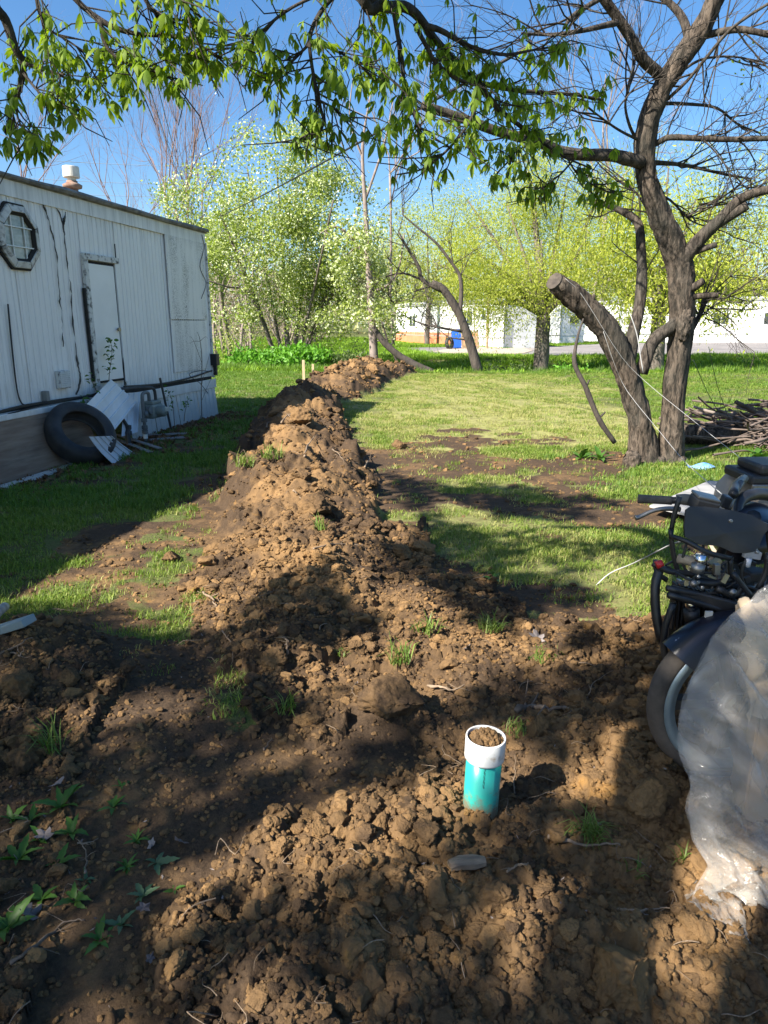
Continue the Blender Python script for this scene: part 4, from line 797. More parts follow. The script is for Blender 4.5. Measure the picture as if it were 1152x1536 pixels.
for u, y_, hw, hh, lb, lm, sd_ in ((640, 54, 3.4, 4.2, 'yellow green tree behind the home with orange skirting, left one', WILL, 121), (735, 52, 3.2, 4.0, 'yellow green tree behind the home with orange skirting, right one', WILL, 122), (900, 72, 5.0, 6.0, 'leafy yellow green tree between the far homes behind the sawn limb', WILL2, 123), (1130, 70, 5.2, 6.0, 'yellow green tree at right edge behind the wide home', WILL, 124), (1010, 70, 5.2, 6.2, 'yellow green tree straight behind the forked tree trunk', WILL, 125), (820, 74, 5.5, 6.5, 'yellow green tree behind the second far home', WILL2, 126), (590, 62, 3.0, 3.4, 'yellow green tree behind the slim grey tree', PALE, 127)):
    c = A3(u, 420, y_); c[2] = 2.2 + hh * .95
    willow(lb, u, 521, y_, .22, [(c, (hw, hw * .7, hh * .95), 3), (c + np.array([hw * .5, 0, hh * .45]), (hw * .6, hw * .5, hh * .5), 1), (c + np.array([-hw * .5, 0, hh * .3]), (hw * .6, hw * .5, hh * .55), 1)], sd_, 260, lm, nl=44)
# bare branching trees
def bare(mb, p, d, L, r, lvl, rng, up=0.12, spread=0.5, nch=3, tw=None):
    n = 5; pts = [p]; q = p.copy(); dd = d.copy()
    for i in range(n):
        dd = dd + rng.normal(0, 0.13, 3) + np.array([0, 0, up * 0.4]); dd /= np.linalg.norm(dd); q = q + dd * L / n; pts.append(q)
    mb.tube(pts, np.linspace(r, r * 0.45, n + 1), 7 if r > .05 else (5 if r > 0.015 else 3), cap=False)
    if lvl <= 0: return
    for k in range(nch + (1 if lvl > 1 else 0)):
        i = rng.integers(2, n + 1); a = rng.normal(0, spread, 3); e = dd + a; e[2] += up; e /= np.linalg.norm(e)
        bare(mb, np.array(pts[i]), e, L * rng.uniform(0.5, 0.8), r * 0.45 * rng.uniform(.8, 1.1), lvl - 1, rng, up, spread, nch, tw)
def bare_tree(label, u, v, y_, h, r, seed, m=BARK_P, lvl=4, spread=0.42, stems=1, group='bare trees far behind'):
    rng = np.random.default_rng(seed); b0 = A3(u, v, y_); b0[2] = hz(b0[0], y_)[0] - .1; t = thing('bare_tree', label, 'tree', tuple(b0), 0, group); tk = MB(); br = MB()
    for s in range(stems):
        d = np.array([rng.normal(0, .13 * (stems > 1)), rng.normal(0, .1), 1.0]); pts = [b0 + np.array([rng.normal(0, .15) * (stems > 1), 0, 0])]
        for i in range(6): d = d + rng.normal(0, .06, 3) * np.array([1, 1, 0]); pts.append(pts[-1] + d / np.linalg.norm(d) * h * 0.11)
        tk.tube(pts, np.linspace(r, r * .6, 7), 8, rough=.2, fs=2)
        for i in (3, 4, 5, 6, 6, 6): e = d + rng.normal(0, spread, 3); bare(br, np.array(pts[i]), e / np.linalg.norm(e), h * 0.34, r * .45, lvl - 1, rng, .15, spread, 3)
    tk.build('trunk', m, t, True, b0); o = br.build('branches', m, t, True, b0); o['kind'] = 'stuff'; return t
bare_tree('bare reddish twiggy tree rising left behind the blossoming pear', 300, 545, 40, 12.5, .075, 41, BARK_R, 4, .30, 4)
bare_tree('bare pale tree behind the tall slim grey tree', 590, 530, 48, 16.0, .11, 43, BARK_P, 4, .35, 1)
bare_tree('tall bare pale tree behind the yellow green willows', 880, 520, 70, 23.0, .2, 45, BARK_P, 4, .35, 1)
bare_tree('bare pinkish tree over the white trailer roof at left', 40, 540, 46, 14.0, .09, 47, BARK_R, 4, .35, 2)
bare_tree('bare thin tree just above the trailer roof end', 225, 540, 44, 10.5, .1, 49, BARK_R, 3, .35, 1)
for i, (u, y_, r, h) in enumerate(((326, 34, .07, 6), (338, 37, .10, 7), (347, 33, .12, 6.5), (362, 38, .08, 7), (377, 36, .07, 6))):
    bare_tree(('thin grey trunk leftmost of the five beside the trailer corner', 'grey trunk second of the five beside the trailer corner', 'thickest grey trunk of the five beside trailer corner', 'grey trunk fourth of the five beside the trailer corner', 'thin trunk rightmost of the five under the pear crown')[i], u, 552, y_, h, r, 60 + i, BARK_P, 3, .4, 1, 'bare trunks at the wood edge left')
# dark leaning tree and fallen trunk on the ditch edge
def pxtube(mb, px, y_, r0, r1, seg=9, dy=0.0, rough=.2, seed=0):
    n = len(px); mb.tube([A3(u, v, y_ + dy * i / (n - 1)) for i, (u, v) in enumerate(px)], np.linspace(r0, r1, n), seg, sm=3, rough=rough, fs=5, seed=seed)
y_ = 26.0; b0 = A3(716, 557, y_)
t = thing('leaning_tree', 'dark leaning tree with crooked bare limbs by the ditch', 'tree', tuple(b0)); tk = MB()
pxtube(tk, [(718, 562), (708, 525), (690, 474), (666, 435), (648, 424)], y_, .19, .11); tk.build('trunk', BARK_D, t, True, b0)
rng = np.random.default_rng(71); tws = MB()
for px, r0, r1 in (([(666, 437), (634, 420), (628, 400), (610, 370), (598, 348)], .09, .03), ([(690, 472), (692, 440), (690, 415), (680, 398), (655, 365), (625, 340), (604, 322)], .085, .025), ([(693, 497), (657, 491), (631, 485), (607, 474)], .05, .02), ([(634, 420), (605, 410), (578, 416), (560, 430)], .045, .015), ([(650, 428), (615, 440), (590, 455)], .035, .012), ([(700, 510), (672, 505), (655, 490)], .03, .01)):
    b = MB(); pxtube(b, px, y_, r0, r1, 7); b.build('limb', BARK_D, t, True, b0)
    for k in range(7):
        i = rng.integers(1, len(px)); p = A3(*px[i], y_); d = np.array([rng.normal(-.2, .6), rng.normal(0, .4), rng.normal(.5, .5)]); bare(tws, p, d / np.linalg.norm(d), rng.uniform(.5, 1.3), .02, 2, rng, .05, .5, 3)
o = tws.build('twigs', BARK_D, t, True, b0); o['kind'] = 'stuff'
b = MB(); pxtube(b, [(652, 562), (620, 546), (598, 533), (575, 512), (560, 490)], 25.6, .15, .09); q = A3(640, 556, 25.6)
lt = thing('fallen_trunk', 'dark fallen trunk leaning against the slim grey tree', 'tree', tuple(q)); b.build('trunk', BARK_D, lt, True, q)
b = MB(); pxtube(b, [(582, 520), (578, 500), (572, 480)], 25.6, .05, .03, 6); pxtube(b, [(600, 552), (592, 535), (584, 520)], 25.6, .04, .03, 6); b.build('limb', BARK_D, lt, True, q)
# shrubs
def shrub(name, label, u, v, y_, rx, h, lm, seed, n=60, nl=30, ls=.12, asp=.6, rad=.16, bark=BARK_G):
    b0 = A3(u, v, y_); b0[2] = hz(b0[0], y_)[0] - .03; rng = np.random.default_rng(seed); t = thing(name, label, 'shrub', tuple(b0))
    cl = ell(b0 + np.array([0, 0, h * .45]), (rx, rx * .6, h * .55), n, rng, .3); cl = cl[cl[:, 2] > b0[2] + .05]; st = MB()
    for c in cl[::2]: st.tube([b0 + np.array([(c[0] - b0[0]) * .5, (c[1] - b0[1]) * .5, 0]), c], [.014, .006], 3, cap=False)
    o = st.build('stems', bark, t, False, b0); o['kind'] = 'stuff'
    o = MB().cards(leaf_cloud(cl, rng, nl, rad), ls, rng, asp, -.3).build('leaves', lm, t, False, b0); o['kind'] = 'stuff'
shrub('green_shrub', 'bright green low shrub left of the two wooden stakes', 440, 558, 26.5, 1.3, .75, SHRUBL, 81, 90, 34, .17)
shrub('green_shrub', 'bright green low shrub nearest the white trailer corner', 392, 558, 27, 1.2, .6, SHRUBL, 82, 80, 30, .16)
shrub('green_shrub', 'small green shrub at foot of the slim grey tree', 515, 556, 27, 1.1, .6, DULL, 83, 60, 26, .13)
shrub('bush', 'dull green bush on the ditch between leaning tree and willow', 760, 553, 27.5, 1.2, .75, DULL, 84, 90, 34, .12)
shrub('bush', 'bright leafy bush just right of the left willow trunk', 852, 553, 27.2, .75, .75, SHRUBL, 85, 70, 34, .14)
shrub('bush', 'pale twiggy brush under the blossoming pear', 500, 535, 31, 2.2, 1.3, PALE, 86, 60, 14, .10)
shrub('bush', 'pale leafy undergrowth beside the trailer corner', 345, 552, 31, 1.6, 1.5, PALE, 87, 70, 18, .10)
shrub('bush', 'small round green bush in front of the far white homes', 935, 517, 55, .9, .9, DULL, 88, 40, 26, .18)
# far wood
FARW = leafmat('hazy far foliage', (0.20, 0.17, 0.11), (0.36, 0.36, 0.15), 0.3, 0.7)
rng = np.random.default_rng(91); P = []
for k in range(900):
    x = rng.uniform(-110, 120); yy = 84 + rng.uniform(0, 26); h = 6.5 + 5 * vn(np.array([x * .06]), np.array([1.0]), seed=9)[0]; P.append(ell((x, yy, h * .5), (2.2, 2.2, h * .5), 5, rng, .2))
o = MB().cards(leaf_cloud(np.concatenate(P), rng, 12, .9), 0.7, rng, .6, 0).build('far_wood', FARW); tag(o, 'hazy line of budding woods along the horizon', kind='stuff')
TWIGL = leafmat('brown twig tips', (0.20, 0.15, 0.11), (0.30, 0.27, 0.16), 0.2, 0.8); rng = np.random.default_rng(93); tb_ = MB(); tips = []
for k in range(70):
    x = rng.uniform(-28, -4.5); yy = rng.uniform(38, 62); p = np.array([x, yy, hz(x, yy)[0]]); hgt = rng.uniform(2.5, 6.5) * (0.6 if x > -6 else 1)
    for s_ in range(3):
        e = p + np.array([rng.normal(0, hgt * .25), rng.normal(0, hgt * .15), hgt * rng.uniform(.7, 1.1)]); m_ = p * .5 + e * .5 + np.array([rng.normal(0, .15 * hgt), 0, .08 * hgt]); tb_.tube([p, m_, e], [.05, .03, .01], 4, sm=2, cap=False)
        for q_ in range(7): f_ = rng.uniform(.3, 1); b_ = p * (1 - f_) + e * f_; c_ = b_ + rng.normal(0, .16 * hgt, 3); tb_.tube([b_, c_], [.015, .006], 3, cap=False); tips.append(c_)
tag(tb_.build('thicket', BARK_P), 'tangled bare brushwood of the wood edge behind the pear tree', kind='stuff')
tag(MB().cards(leaf_cloud(np.array(tips), rng, 12, .4), .20, rng, .5, 0).build('thicket_leaves', TWIGL), 'thin brown and green twig tips of the wood edge', kind='stuff')
# wires
def wire(name, label, p, q, r, sag=0.2, m=BLACK, n=14, cat='cable', group=None):
    p = np.asarray(p, float); q = np.asarray(q, float); pts = [p * (1 - t) + q * t - np.array([0, 0, sag * 4 * t * (1 - t)]) for t in np.linspace(0, 1, n)]
    o = MB().tube(np.array(pts) - p, r, 5).build(name, m, None, True); o.location = p; return tag(o, label, cat, group)
wire('power_cable', 'thick black cable slanting across sky in front of the pear', A3(790, 72, 7.0), A3(330, 325, 28.5), .016, .05)
wire('power_line', 'thin dark wire coming down the sky, left one of a pair', A3(205, 70, 9), A3(268, 262, 33), .007, .1); wire('power_line', 'thin dark wire coming down the sky, right one of a pair', A3(222, 70, 9), A3(272, 262, 33), .007, .1)
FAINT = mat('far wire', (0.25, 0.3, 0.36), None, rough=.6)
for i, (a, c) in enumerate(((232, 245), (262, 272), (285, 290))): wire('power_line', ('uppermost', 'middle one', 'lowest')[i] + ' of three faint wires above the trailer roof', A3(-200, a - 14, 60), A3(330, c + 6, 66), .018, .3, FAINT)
# ------------------------------------------------------------------ forked tree on the right with a sawn limb
def barkmat(name, a, b_, c3, sc_=11.0, lo=0.42, hi=0.59):
    m, n, l, p = newmat(name); co = ncoord(n, l, False, (1, 1, 0.22)); 
    f1 = nnoise(n, l, co, sc_ * 2.2, 6, 0.68, 0.4); f2 = nnoise(n, l, ncoord(n, l), 2.2, 4, 0.6)
    c = nmix(n, l, nramp(n, l, f1, lo, hi), a, b_); c = nmix(n, l, nmath(n, l, 'MULTIPLY', nramp(n, l, f2, .45, .7), .55), c, c3)
    l.new(c, p.inputs['Base Color']); p.inputs['Roughness'].default_value = .92; p.inputs['Specular IOR Level'].default_value = .2
    b1 = nbump(n, l, None, f1, 1.0, .03); nbump(n, l, p, nnoise(n, l, co, 60, 5, .7), .6, .008, b1); return m
BARK1 = barkmat('furrowed grey brown bark', (0.022, 0.018, 0.014), (0.135, 0.105, 0.08), (0.075, 0.072, 0.06))
BARKL = barkmat('limb bark', (0.026, 0.021, 0.017), (0.105, 0.085, 0.068), (0.07, 0.07, 0.058))
CUTW = mat('sawn weathered wood', (0.035, 0.028, 0.022), (0.085, 0.068, 0.052), 12, .9)
ty = 8.5; tb = on_ground(985, 692); tb = np.array([3.32, 8.5, hz(3.32, 8.5)[0]])
rt = thing('forked_tree', 'rough barked forked tree with one thick sawn limb by motorcycle', 'tree', tuple(tb))
def TL(px, ys_): return np.array([A3(u, v, y) for (u, v), y in zip(px, ys_ if hasattr(ys_, '__len__') else [ys_] * len(px))])
def flutes(mb_pts, rad, seg, seed, amp=.12, sm=6):
    b = MB(); pts, r = smooth_path(mb_pts, rad, sm); b.tube(pts, r, seg, rough=amp, fs=9, seed=seed); return b
lt_px = [(966, 712), (966, 690), (962, 640), (950, 590), (930, 535), (904, 487), (868, 452), (834, 424)]
b = flutes(TL(lt_px, [8.5, 8.5, 8.48, 8.46, 8.42, 8.38, 8.3, 8.2]), [.27, .20, .148, .14, .142, .142, .135, .115], 34, 3, .22); b.build('trunk', BARK1, rt, True, tb)
pr = TL([(836, 426), (831, 421)], [8.205, 8.17]); MB().tube(pr, [.106, .10], 18, rough=.1, fs=12).build('sawn_end', CUTW, rt, False, tb)
rt_px = [(1002, 712), (1005, 690), (1008, 640), (1012, 585), (1020, 520), (1023, 450), (1019, 400), (1004, 355), (985, 312), (970, 260), (968, 205), (985, 150), (1010, 105), (1035, 68), (1056, 35), (1078, -12), (1100, -60)]
b = flutes(TL(rt_px, [8.5, 8.5, 8.52, 8.55, 8.55, 8.55, 8.55, 8.5, 8.45, 8.4, 8.35, 8.3, 8.25, 8.2, 8.15, 8.1, 8.1]), [.23, .17, .138, .132, .138, .15, .15, .135, .12, .108, .11, .115, .105, .11, .10, .09, .075], 34, 5, .20); b.build('trunk', BARK1, rt, True, tb)
limbs = [  # pixel path, start depth, end depth, radii
    ([(942, 545), (950, 500), (959, 461), (963, 412), (961, 370), (957, 335), (935, 318), (905, 305)], 8.45, 8.9, .085, .035),
    ([(962, 560), (975, 520), (990, 502), (1010, 488), (1024, 468)], 8.45, 8.55, .075, .085),
    ([(1022, 395), (1040, 370), (1060, 348), (1078, 332), (1105, 303), (1130, 290), (1175, 280)], 8.5, 8.0, .09, .045),
    ([(1072, 338), (1095, 324), (1121, 308)], 8.3, 8.1, .062, .05), ([(1036, 380), (1055, 373), (1075, 367)], 8.45, 8.3, .045, .035),
    ([(1030, 434), (1042, 430), (1055, 421)], 8.5, 8.35, .055, .042), ([(1030, 447), (1050, 444), (1078, 443)], 8.5, 8.35, .04, .034),
    ([(1000, 128), (985, 108), (965, 90), (945, 55), (925, 25), (900, -10), (880, -40)], 8.3, 7.8, .075, .05),
    ([(1035, 66), (1025, 30), (1008, 8), (985, -10)], 8.2, 8.4, .055, .035),
    ([(962, 244), (940, 238), (914, 233), (868, 232), (838, 226), (807, 213), (750, 198), (700, 180), (660, 166), (634, 158)], 8.35, 7.6, .085, .042),
    ([(972, 222), (990, 212), (1007, 206), (1053, 208), (1100, 209), (1170, 207)], 8.4, 8.0, .04, .03),
    ([(970, 244), (1000, 245), (1033, 249), (1090, 262), (1128, 268)], 8.4, 8.9, .035, .012),
    ([(985, 155), (1030, 156), (1075, 162), (1105, 185), (1140, 200)], 8.35, 8.9, .025, .01),
    ([(1052, 55), (1080, 48), (1108, 44), (1135, 48), (1165, 54)], 8.2, 7.9, .045, .035),
    ([(1165, -2), (1120, 26), (1089, 51), (1055, 92), (1030, 122), (1000, 150)], 7.6, 8.3, .016, .022),
    ([(925, 34), (900, 40), (868, 47), (827, 52), (782, 50)], 7.9, 7.4, .036, .014), ([(905, -5), (880, 10), (858, 25), (846, 42)], 7.8, 7.6, .03, .02),
    ([(958, 215), (945, 190), (938, 160), (942, 130), (950, 100)], 8.4, 8.0, .022, .008), ([(962, 212), (930, 196), (900, 175), (870, 150)], 8.35, 7.7, .02, .007),
    ([(1020, 520), (1040, 490), (1055, 460), (1060, 440)], 8.6, 8.9, .045, .025), ([(978, 290), (1005, 300), (1035, 330), (1060, 340)], 8.4, 9.0, .02, .008), ([(1000, 345), (975, 320), (955, 290), (930, 270)], 8.5, 9.1, .025, .008),
    ([(1009, 118), (1050, 90), (1100, 85), (1152, 95)], 8.3, 9.0, .02, .008), ([(1075, -5), (1078, 40), (1075, 90), (1065, 150), (1052, 215)], 8.2, 7.9, .010, .006)]
rng = np.random.default_rng(17); tw = MB(); budP = []
for i, (px, y0, y1, r0, r1) in enumerate(limbs):
    pts = TL(px, np.linspace(y0, y1, len(px))); b = flutes(pts, np.linspace(r0, r1, len(px)) * (.84 if i > 6 else .95), 12 if r0 > .04 else 8, 30 + i, .14, 4)
    b.build('limb', BARKL, rt, True, tb)
    if i in (1, 3, 4, 5, 6, 23): continue
    nt = 7 if r0 < .05 else 6
    for k in range(nt):
        j = rng.uniform(.3, 1) * (len(px) - 1); a = int(min(j, len(px) - 2)); p = pts[a] * (1 - (j - a)) + pts[a + 1] * (j - a); d = pts[a + 1] - pts[a]; d = d / np.linalg.norm(d) + rng.normal(0, .6, 3) + np.array([0, 0, .25])
        bare(tw, p, d / np.linalg.norm(d), rng.uniform(.4, 1.0), .011, 2, rng, .08, .55, 3); budP.append(p + d * .6)
o = tw.build('twigs', BARKL, rt, True, tb); o['kind'] = 'stuff'
# twiggy mass to the right of the trunk
tw = MB()
for k in range(20):
    u0 = rng.uniform(1040, 1060); v0 = rng.uniform(440, 480) if k % 2 else rng.uniform(250, 350); p = A3(u0, v0, 8.6); q_ = A3(rng.uniform(1080, 1200), v0 + rng.uniform(-60, 30), 8.6 + rng.uniform(-.6, 1.0)); d = q_ - p; L = np.linalg.norm(d)
    bare(tw, p, d / L, L * .8, .010, 2, rng, -.03, .4, 3)
o = tw.build('twigs', BARKL, rt, True, tb); o['kind'] = 'stuff'
BUD = leafmat('tiny new leaves', (0.13, 0.20, 0.03), (0.22, 0.29, 0.05), .4, .5)
P = np.repeat(np.array([q for q in budP if q[0] > 3.6]), 5, 0); P = P + rng.normal(0, .25, P.shape); o = MB().cards(P, .05, rng, .5, .3).build('leaves', BUD, rt, False, tb); o['kind'] = 'stuff'
b = MB(); q = A3(948, 692, 8.2); b.add(IV3 * (1 + .3 * fbm(IV3[:, 0] * 2, IV3[:, 1] * 2, IV3[:, 2] * 2, 3, 4))[:, None] * np.array([.10, .09, .13]) + q, IF3); b.build('root_flare', BARK1, rt, True, tb)
b = MB()
for (u, v, s_) in ((985, 700, .12), (1020, 700, .10)): b.add(IV3 * (1 + .3 * fbm(IV3[:, 0] * 2, IV3[:, 1] * 2, IV3[:, 2] * 2, 3, int(u)))[:, None] * np.array([s_, .12, .14]) + A3(u, v, 8.42), IF3)
b.build('root_flare', BARK1, rt, True, tb)
for u, v, y, dx, dz, r in ((886, 458, 8.3, .02, .09, .024), (858, 443, 8.26, -.01, .06, .02), (921, 520, 8.34, .05, .07, .02)):
    q = A3(u, v, y); MB().tube([q - np.array([dx, -.03, dz]) * .5, q + np.array([dx, -.02, dz]), q + np.array([dx * 1.2, -.02, dz * 1.3])], [r * 1.3, r, r * .7], 8, rough=.3, fs=20).build('stub', BARKL, rt, True, tb)
# burl and broken bark on right trunk
b = MB(); q = A3(1027, 488, 8.40); b.add(IV4 * (1 + .55 * np.abs(fbm(IV4[:, 0] * 2.4, IV4[:, 1] * 2.4, IV4[:, 2] * 2.4, 4, 9)))[:, None] * np.array([.075, .06, .16]) + q, IF4); b.build('burl', BARK1, rt, True, tb)
# dead hanging branch
q = A3(921, 662, 8.1); b = MB(); b.tube(TL([(875, 478), (866, 508), (862, 545), (878, 580), (898, 628), (922, 664)], [8.2, 8.15, 8.1, 8.1, 8.1, 8.1]), [.010, .014, .026, .028, .030, .026], 9, sm=4, rough=.3, fs=14)
for px in (([(866, 548), (858, 535)]), ([(878, 582), (884, 570)]), ([(898, 628), (908, 618)])): b.tube(TL(px, 8.1), [.016, .01], 5)
tag(b.build('dead_branch', BARK_D, None, True, q), 'dark dead branch hanging from the sawn limb down to the lawn', 'branch')
TW = mat('white twine', (0.42, 0.42, 0.41), None, rough=.8)
def twine(label, px, ys_, r=.0021, m=TW):
    p = TL(px, ys_); o = MB().tube(p - p[0], r, 5, sm=3).build('twine', m, None, True); o.location = p[0]; return tag(o, label, 'twine')
twine('white twine running from the sawn limb down past trunk to motorcycle rear', [(848, 418), (868, 436), (893, 474), (932, 535), (970, 574), (1025, 619), (1132, 704)], [8.1, 8.15, 8.15, 8.2, 8.2, 7.2, 4.3])
twine('white twine running from the left trunk down to the motorcycle handlebar', [(905, 497), (922, 547), (941, 587), (990, 648), (1025, 690), (1087, 745)], [8.18, 8.22, 8.25, 6.8, 5.0, 2.7])
twine('grey cord tied round the fork and hanging between the two trunks', [(945, 470), (955, 500), (960, 530), (965, 560)], 8.25, .006)
GW = mat('dark green wire', (0.03, 0.05, 0.03), None, rough=.6)
twine('left one of two dark wires slanting to the brush pile', [(1040, 540), (1062, 590), (1085, 630)], [8.5, 8.9, 9.4], .004, GW); twine('right one of two dark wires slanting to the brush pile', [(1063, 520), (1075, 575), (1093, 628)], [8.5, 8.9, 9.4], .004, GW)
# brush pile with log
lp0, lp1 = on_ground(1018, 668), on_ground(1100, 672); yl = 9.6
lg = [A3(1024, 650, yl), A3(1060, 652, yl - .1), A3(1104, 655, yl - .15)]
t = thing('log', 'thick barked log lying behind the forked tree by brush pile', 'log', tuple(A3(1060, 668, yl))); o_ = A3(1060, 668, yl)
b = MB(); pl, rl = smooth_path(lg, [.14, .15, .14], 5); b.tube(pl, rl, 18, rough=.2, fs=7); b.build('bark', BARK1, t, True, o_)
MB().tube([lg[2], lg[2] + np.array([.02, -.02, 0])], [.12, .115], 16).build('sawn_end', mat('pale yellow cut wood', (.38, .27, .12), (.50, .38, .20), 8, .8), t, False, o_)
bc = A3(1150, 650, 9.6); bc[2] = 0; bp = thing('brush_pile', 'tangled pile of dead brown branches right of the log', 'brush pile', tuple(bc)); rest = MB(); STK = mat('dead brown sticks', (0.075, 0.055, 0.043), (0.20, 0.15, 0.12), 7, .9)
for k in range(240):
    a = rng.normal(0, .35); c = bc + np.array([rng.normal(.15, .55), rng.normal(0, .45), 0]); zc_ = abs(rng.normal(0, .22)) + .04; zc_ = min(zc_, .62 - .12 * abs(c[0] - bc[0])); L = rng.uniform(.4, 1.7); d = np.array([math.cos(a), math.sin(a) * rng.choice([-1, 1]) * 1.5, rng.normal(-.05, .18)]); d /= np.linalg.norm(d); r = rng.uniform(.006, .022)
    pts = [c + np.array([0, 0, zc_]) + d * L * s_ + rng.normal(0, .035, 3) for s_ in (-.5, -.2, .1, .5)]
    for q_ in pts: q_[2] = max(q_[2], .01)
    mb = MB() if k < 110 else rest; mb.tube(pts, [r, r * .9, r * .75, r * .35], 5, sm=2, cap=False)
    if k < 110: mb.build('stick', STK, bp, True, bc)
o = rest.build('sticks', STK, bp, True, bc); o['kind'] = 'stuff'
MB().tube([A3(1104, 603, 9.4), A3(1122, 612, 9.5), A3(1142, 624, 9.6), A3(1165, 640, 9.6)], [.028, .03, .028, .02], 8, sm=3, rough=.2).build('stick', BARK_D, bp, True, bc)
MB().tube([A3(1040, 610, 9.6), A3(1062, 617, 9.5), A3(1085, 623, 9.5), A3(1115, 634, 9.6)], [.018, .022, .022, .02], 8, sm=3, rough=.2).build('stick', BARK_P, bp, True, bc)
# ------------------------------------------------------------------ overhanging tree, trunk behind the eye
LEAFG = leafmat('fresh buckeye leaves', (0.11, 0.19, 0.014), (0.22, 0.31, 0.028), .52, .6, (1.6, 1.6, .5)); BARKN = barkmat('near limb bark', (.03, .025, .02), (.08, .065, .052), (.06, .055, .045))
nb = np.array([-3.1, -2.2, 0.0]); nb[2] = hz(nb[0], nb[1])[0]
nt = thing('overhanging_tree', 'near tree whose drooping leafy branches hang across the top of view', 'tree', tuple(nb))
fork = np.array([-2.9, -1.9, 3.0]); b = MB(); pl, rl = smooth_path([nb - np.array([0, 0, .1]), nb + np.array([.03, .05, 1.2]), fork, np.array([-3.0, -1.6, 5.0]), np.array([-3.2, -1.0, 7.5])], [.34, .26, .22, .16, .07], 6); b.tube(pl, rl, 20, rough=.12, fs=6); b.build('trunk', BARK1, nt, True, nb)
def leaf_mesh(seed):
    rng = np.random.default_rng(seed); b = MB(); nl = 5 + seed % 2; ps = .02 + .015 * rng.uniform()
    for k in range(nl):
        a = (k - (nl - 1) / 2) * .80 + rng.normal(0, .1); L = (.088 - .010 * abs(k - (nl - 1) / 2)) * rng.uniform(.85, 1.15); wd = L * .27
        out = np.array([math.sin(a) * .75, .30 + .2 * math.cos(a), 0]); d0 = out / np.linalg.norm(out); dr = rng.uniform(.6, 1.15); V = []; 
        sd = np.cross(d0, [0, 0, 1]); 
        for s_, wf in ((0, .06), (.25, .62), (.55, 1.0), (.8, .62), (1.0, .03)):
            an = dr * (.5 + .75 * s_); q = np.array([0, 0, 0.]) + L * s_ * (d0 * math.cos(an) + np.array([0, 0, -1]) * math.sin(an))
            V += [q - sd * wd * .5 * wf - np.array([0, 0, .12 * wd * wf]), q, q + sd * wd * .5 * wf - np.array([0, 0, .12 * wd * wf])]
        F = []
        for i in range(4): F += [(i * 3, i * 3 + 1, i * 3 + 4, i * 3 + 3), (i * 3 + 1, i * 3 + 2, i * 3 + 5, i * 3 + 4)]
        b.add(np.array(V), F, rng.uniform(0, .3))
    b.tube([(0, -.05, .04), (0, -.02, .02), (0, 0, 0)], .0016, 3, cap=False); return b.mesh('leaf', LEAFG, True)
LM = [leaf_mesh(s) for s in range(6)]
brs = [  # pixel path, depths, radii: the limbs seen in the picture
    ([(-60, -130), (-12, 0), (8, 30), (22, 70), (35, 95), (30, 130), (18, 165), (8, 200)], 3.2, 3.4, .026, .006),
    ([(430, -260), (520, -80), (560, 4), (605, 10), (628, 25), (650, 55), (690, 100), (715, 122), (760, 133), (800, 138), (860, 142), (905, 150)], 3.3, 4.2, .028, .006),
    ([(500, -200), (545, 0), (575, 6)], 3.2, 3.35, .024, .02),
    ([(715, 122), (735, 148), (750, 165), (775, 185), (800, 203), (840, 232), (880, 250)], 3.7, 4.0, .018, .004), ([(590, 12), (596, 50), (603, 90), (608, 135), (622, 170), (632, 198)], 3.4, 3.4, .012, .004),
    ([(622, 35), (640, 70), (655, 95), (680, 115), (700, 125)], 3.45, 3.6, .010, .008), ([(640, 40), (660, 45), (690, 62), (720, 75), (760, 82), (800, 75), (845, 68)], 3.5, 3.8, .014, .004),
    ([(720, 140), (712, 165), (700, 190), (680, 215), (660, 235), (630, 255), (595, 262)], 3.6, 3.3, .009, .003), ([(790, 205), (775, 225), (760, 245), (745, 260)], 3.8, 3.7, .006, .003), ([(860, 240), (840, 262), (815, 280), (800, 285)], 3.9, 3.8, .005, .003), ([(850, 236), (870, 265), (905, 285), (930, 292)], 3.9, 4.1, .005, .003),
    ([(560, -60), (505, -10), (480, 20), (465, 55), (468, 100), (478, 150), (485, 185), (470, 205), (440, 210)], 3.3, 3.0, .012, .003), ([(470, 60), (440, 90), (420, 110), (405, 125)], 3.2, 3.1, .006, .003), ([(505, -20), (440, 10), (400, 40), (380, 65), (365, 78)], 3.2, 3.0, .007, .003), ([(478, 150), (505, 165), (520, 180)], 3.1, 3.1, .005, .003), ([(465, 60), (500, 75), (530, 90), (545, 105)], 3.2, 3.2, .005, .003),
    ([(60, -120), (100, -20), (150, 30), (200, 50), (260, 55), (300, 68), (335, 92)], 3.0, 3.1, .014, .003), ([(150, 30), (160, 70), (190, 95), (240, 110), (265, 125)], 3.0, 3.0, .008, .003), ([(35, 95), (70, 105), (110, 120), (160, 125)], 3.3, 3.2, .008, .003), ([(60, -60), (55, 0), (70, 40), (100, 60), (130, 80)], 3.1, 3.1, .008, .003), ([(35, 110), (60, 140), (85, 160), (120, 165)], 3.3, 3.2, .006, .003), ([(22, 150), (30, 185), (50, 205)], 3.35, 3.3, .005, .003), ([(200, -80), (215, -10), (235, 20), (270, 30), (315, 30)], 2.9, 3.0, .010, .003), ([(240, -60), (270, 0), (285, 15)], 2.9, 2.9, .006, .003)]
tops = {0: np.array([-2.4, 1.0, 4.4]), 1: np.array([-1.4, .6, 5.0]), 2: None, 11: None}
tw = MB(); leafP = []; leafR = []
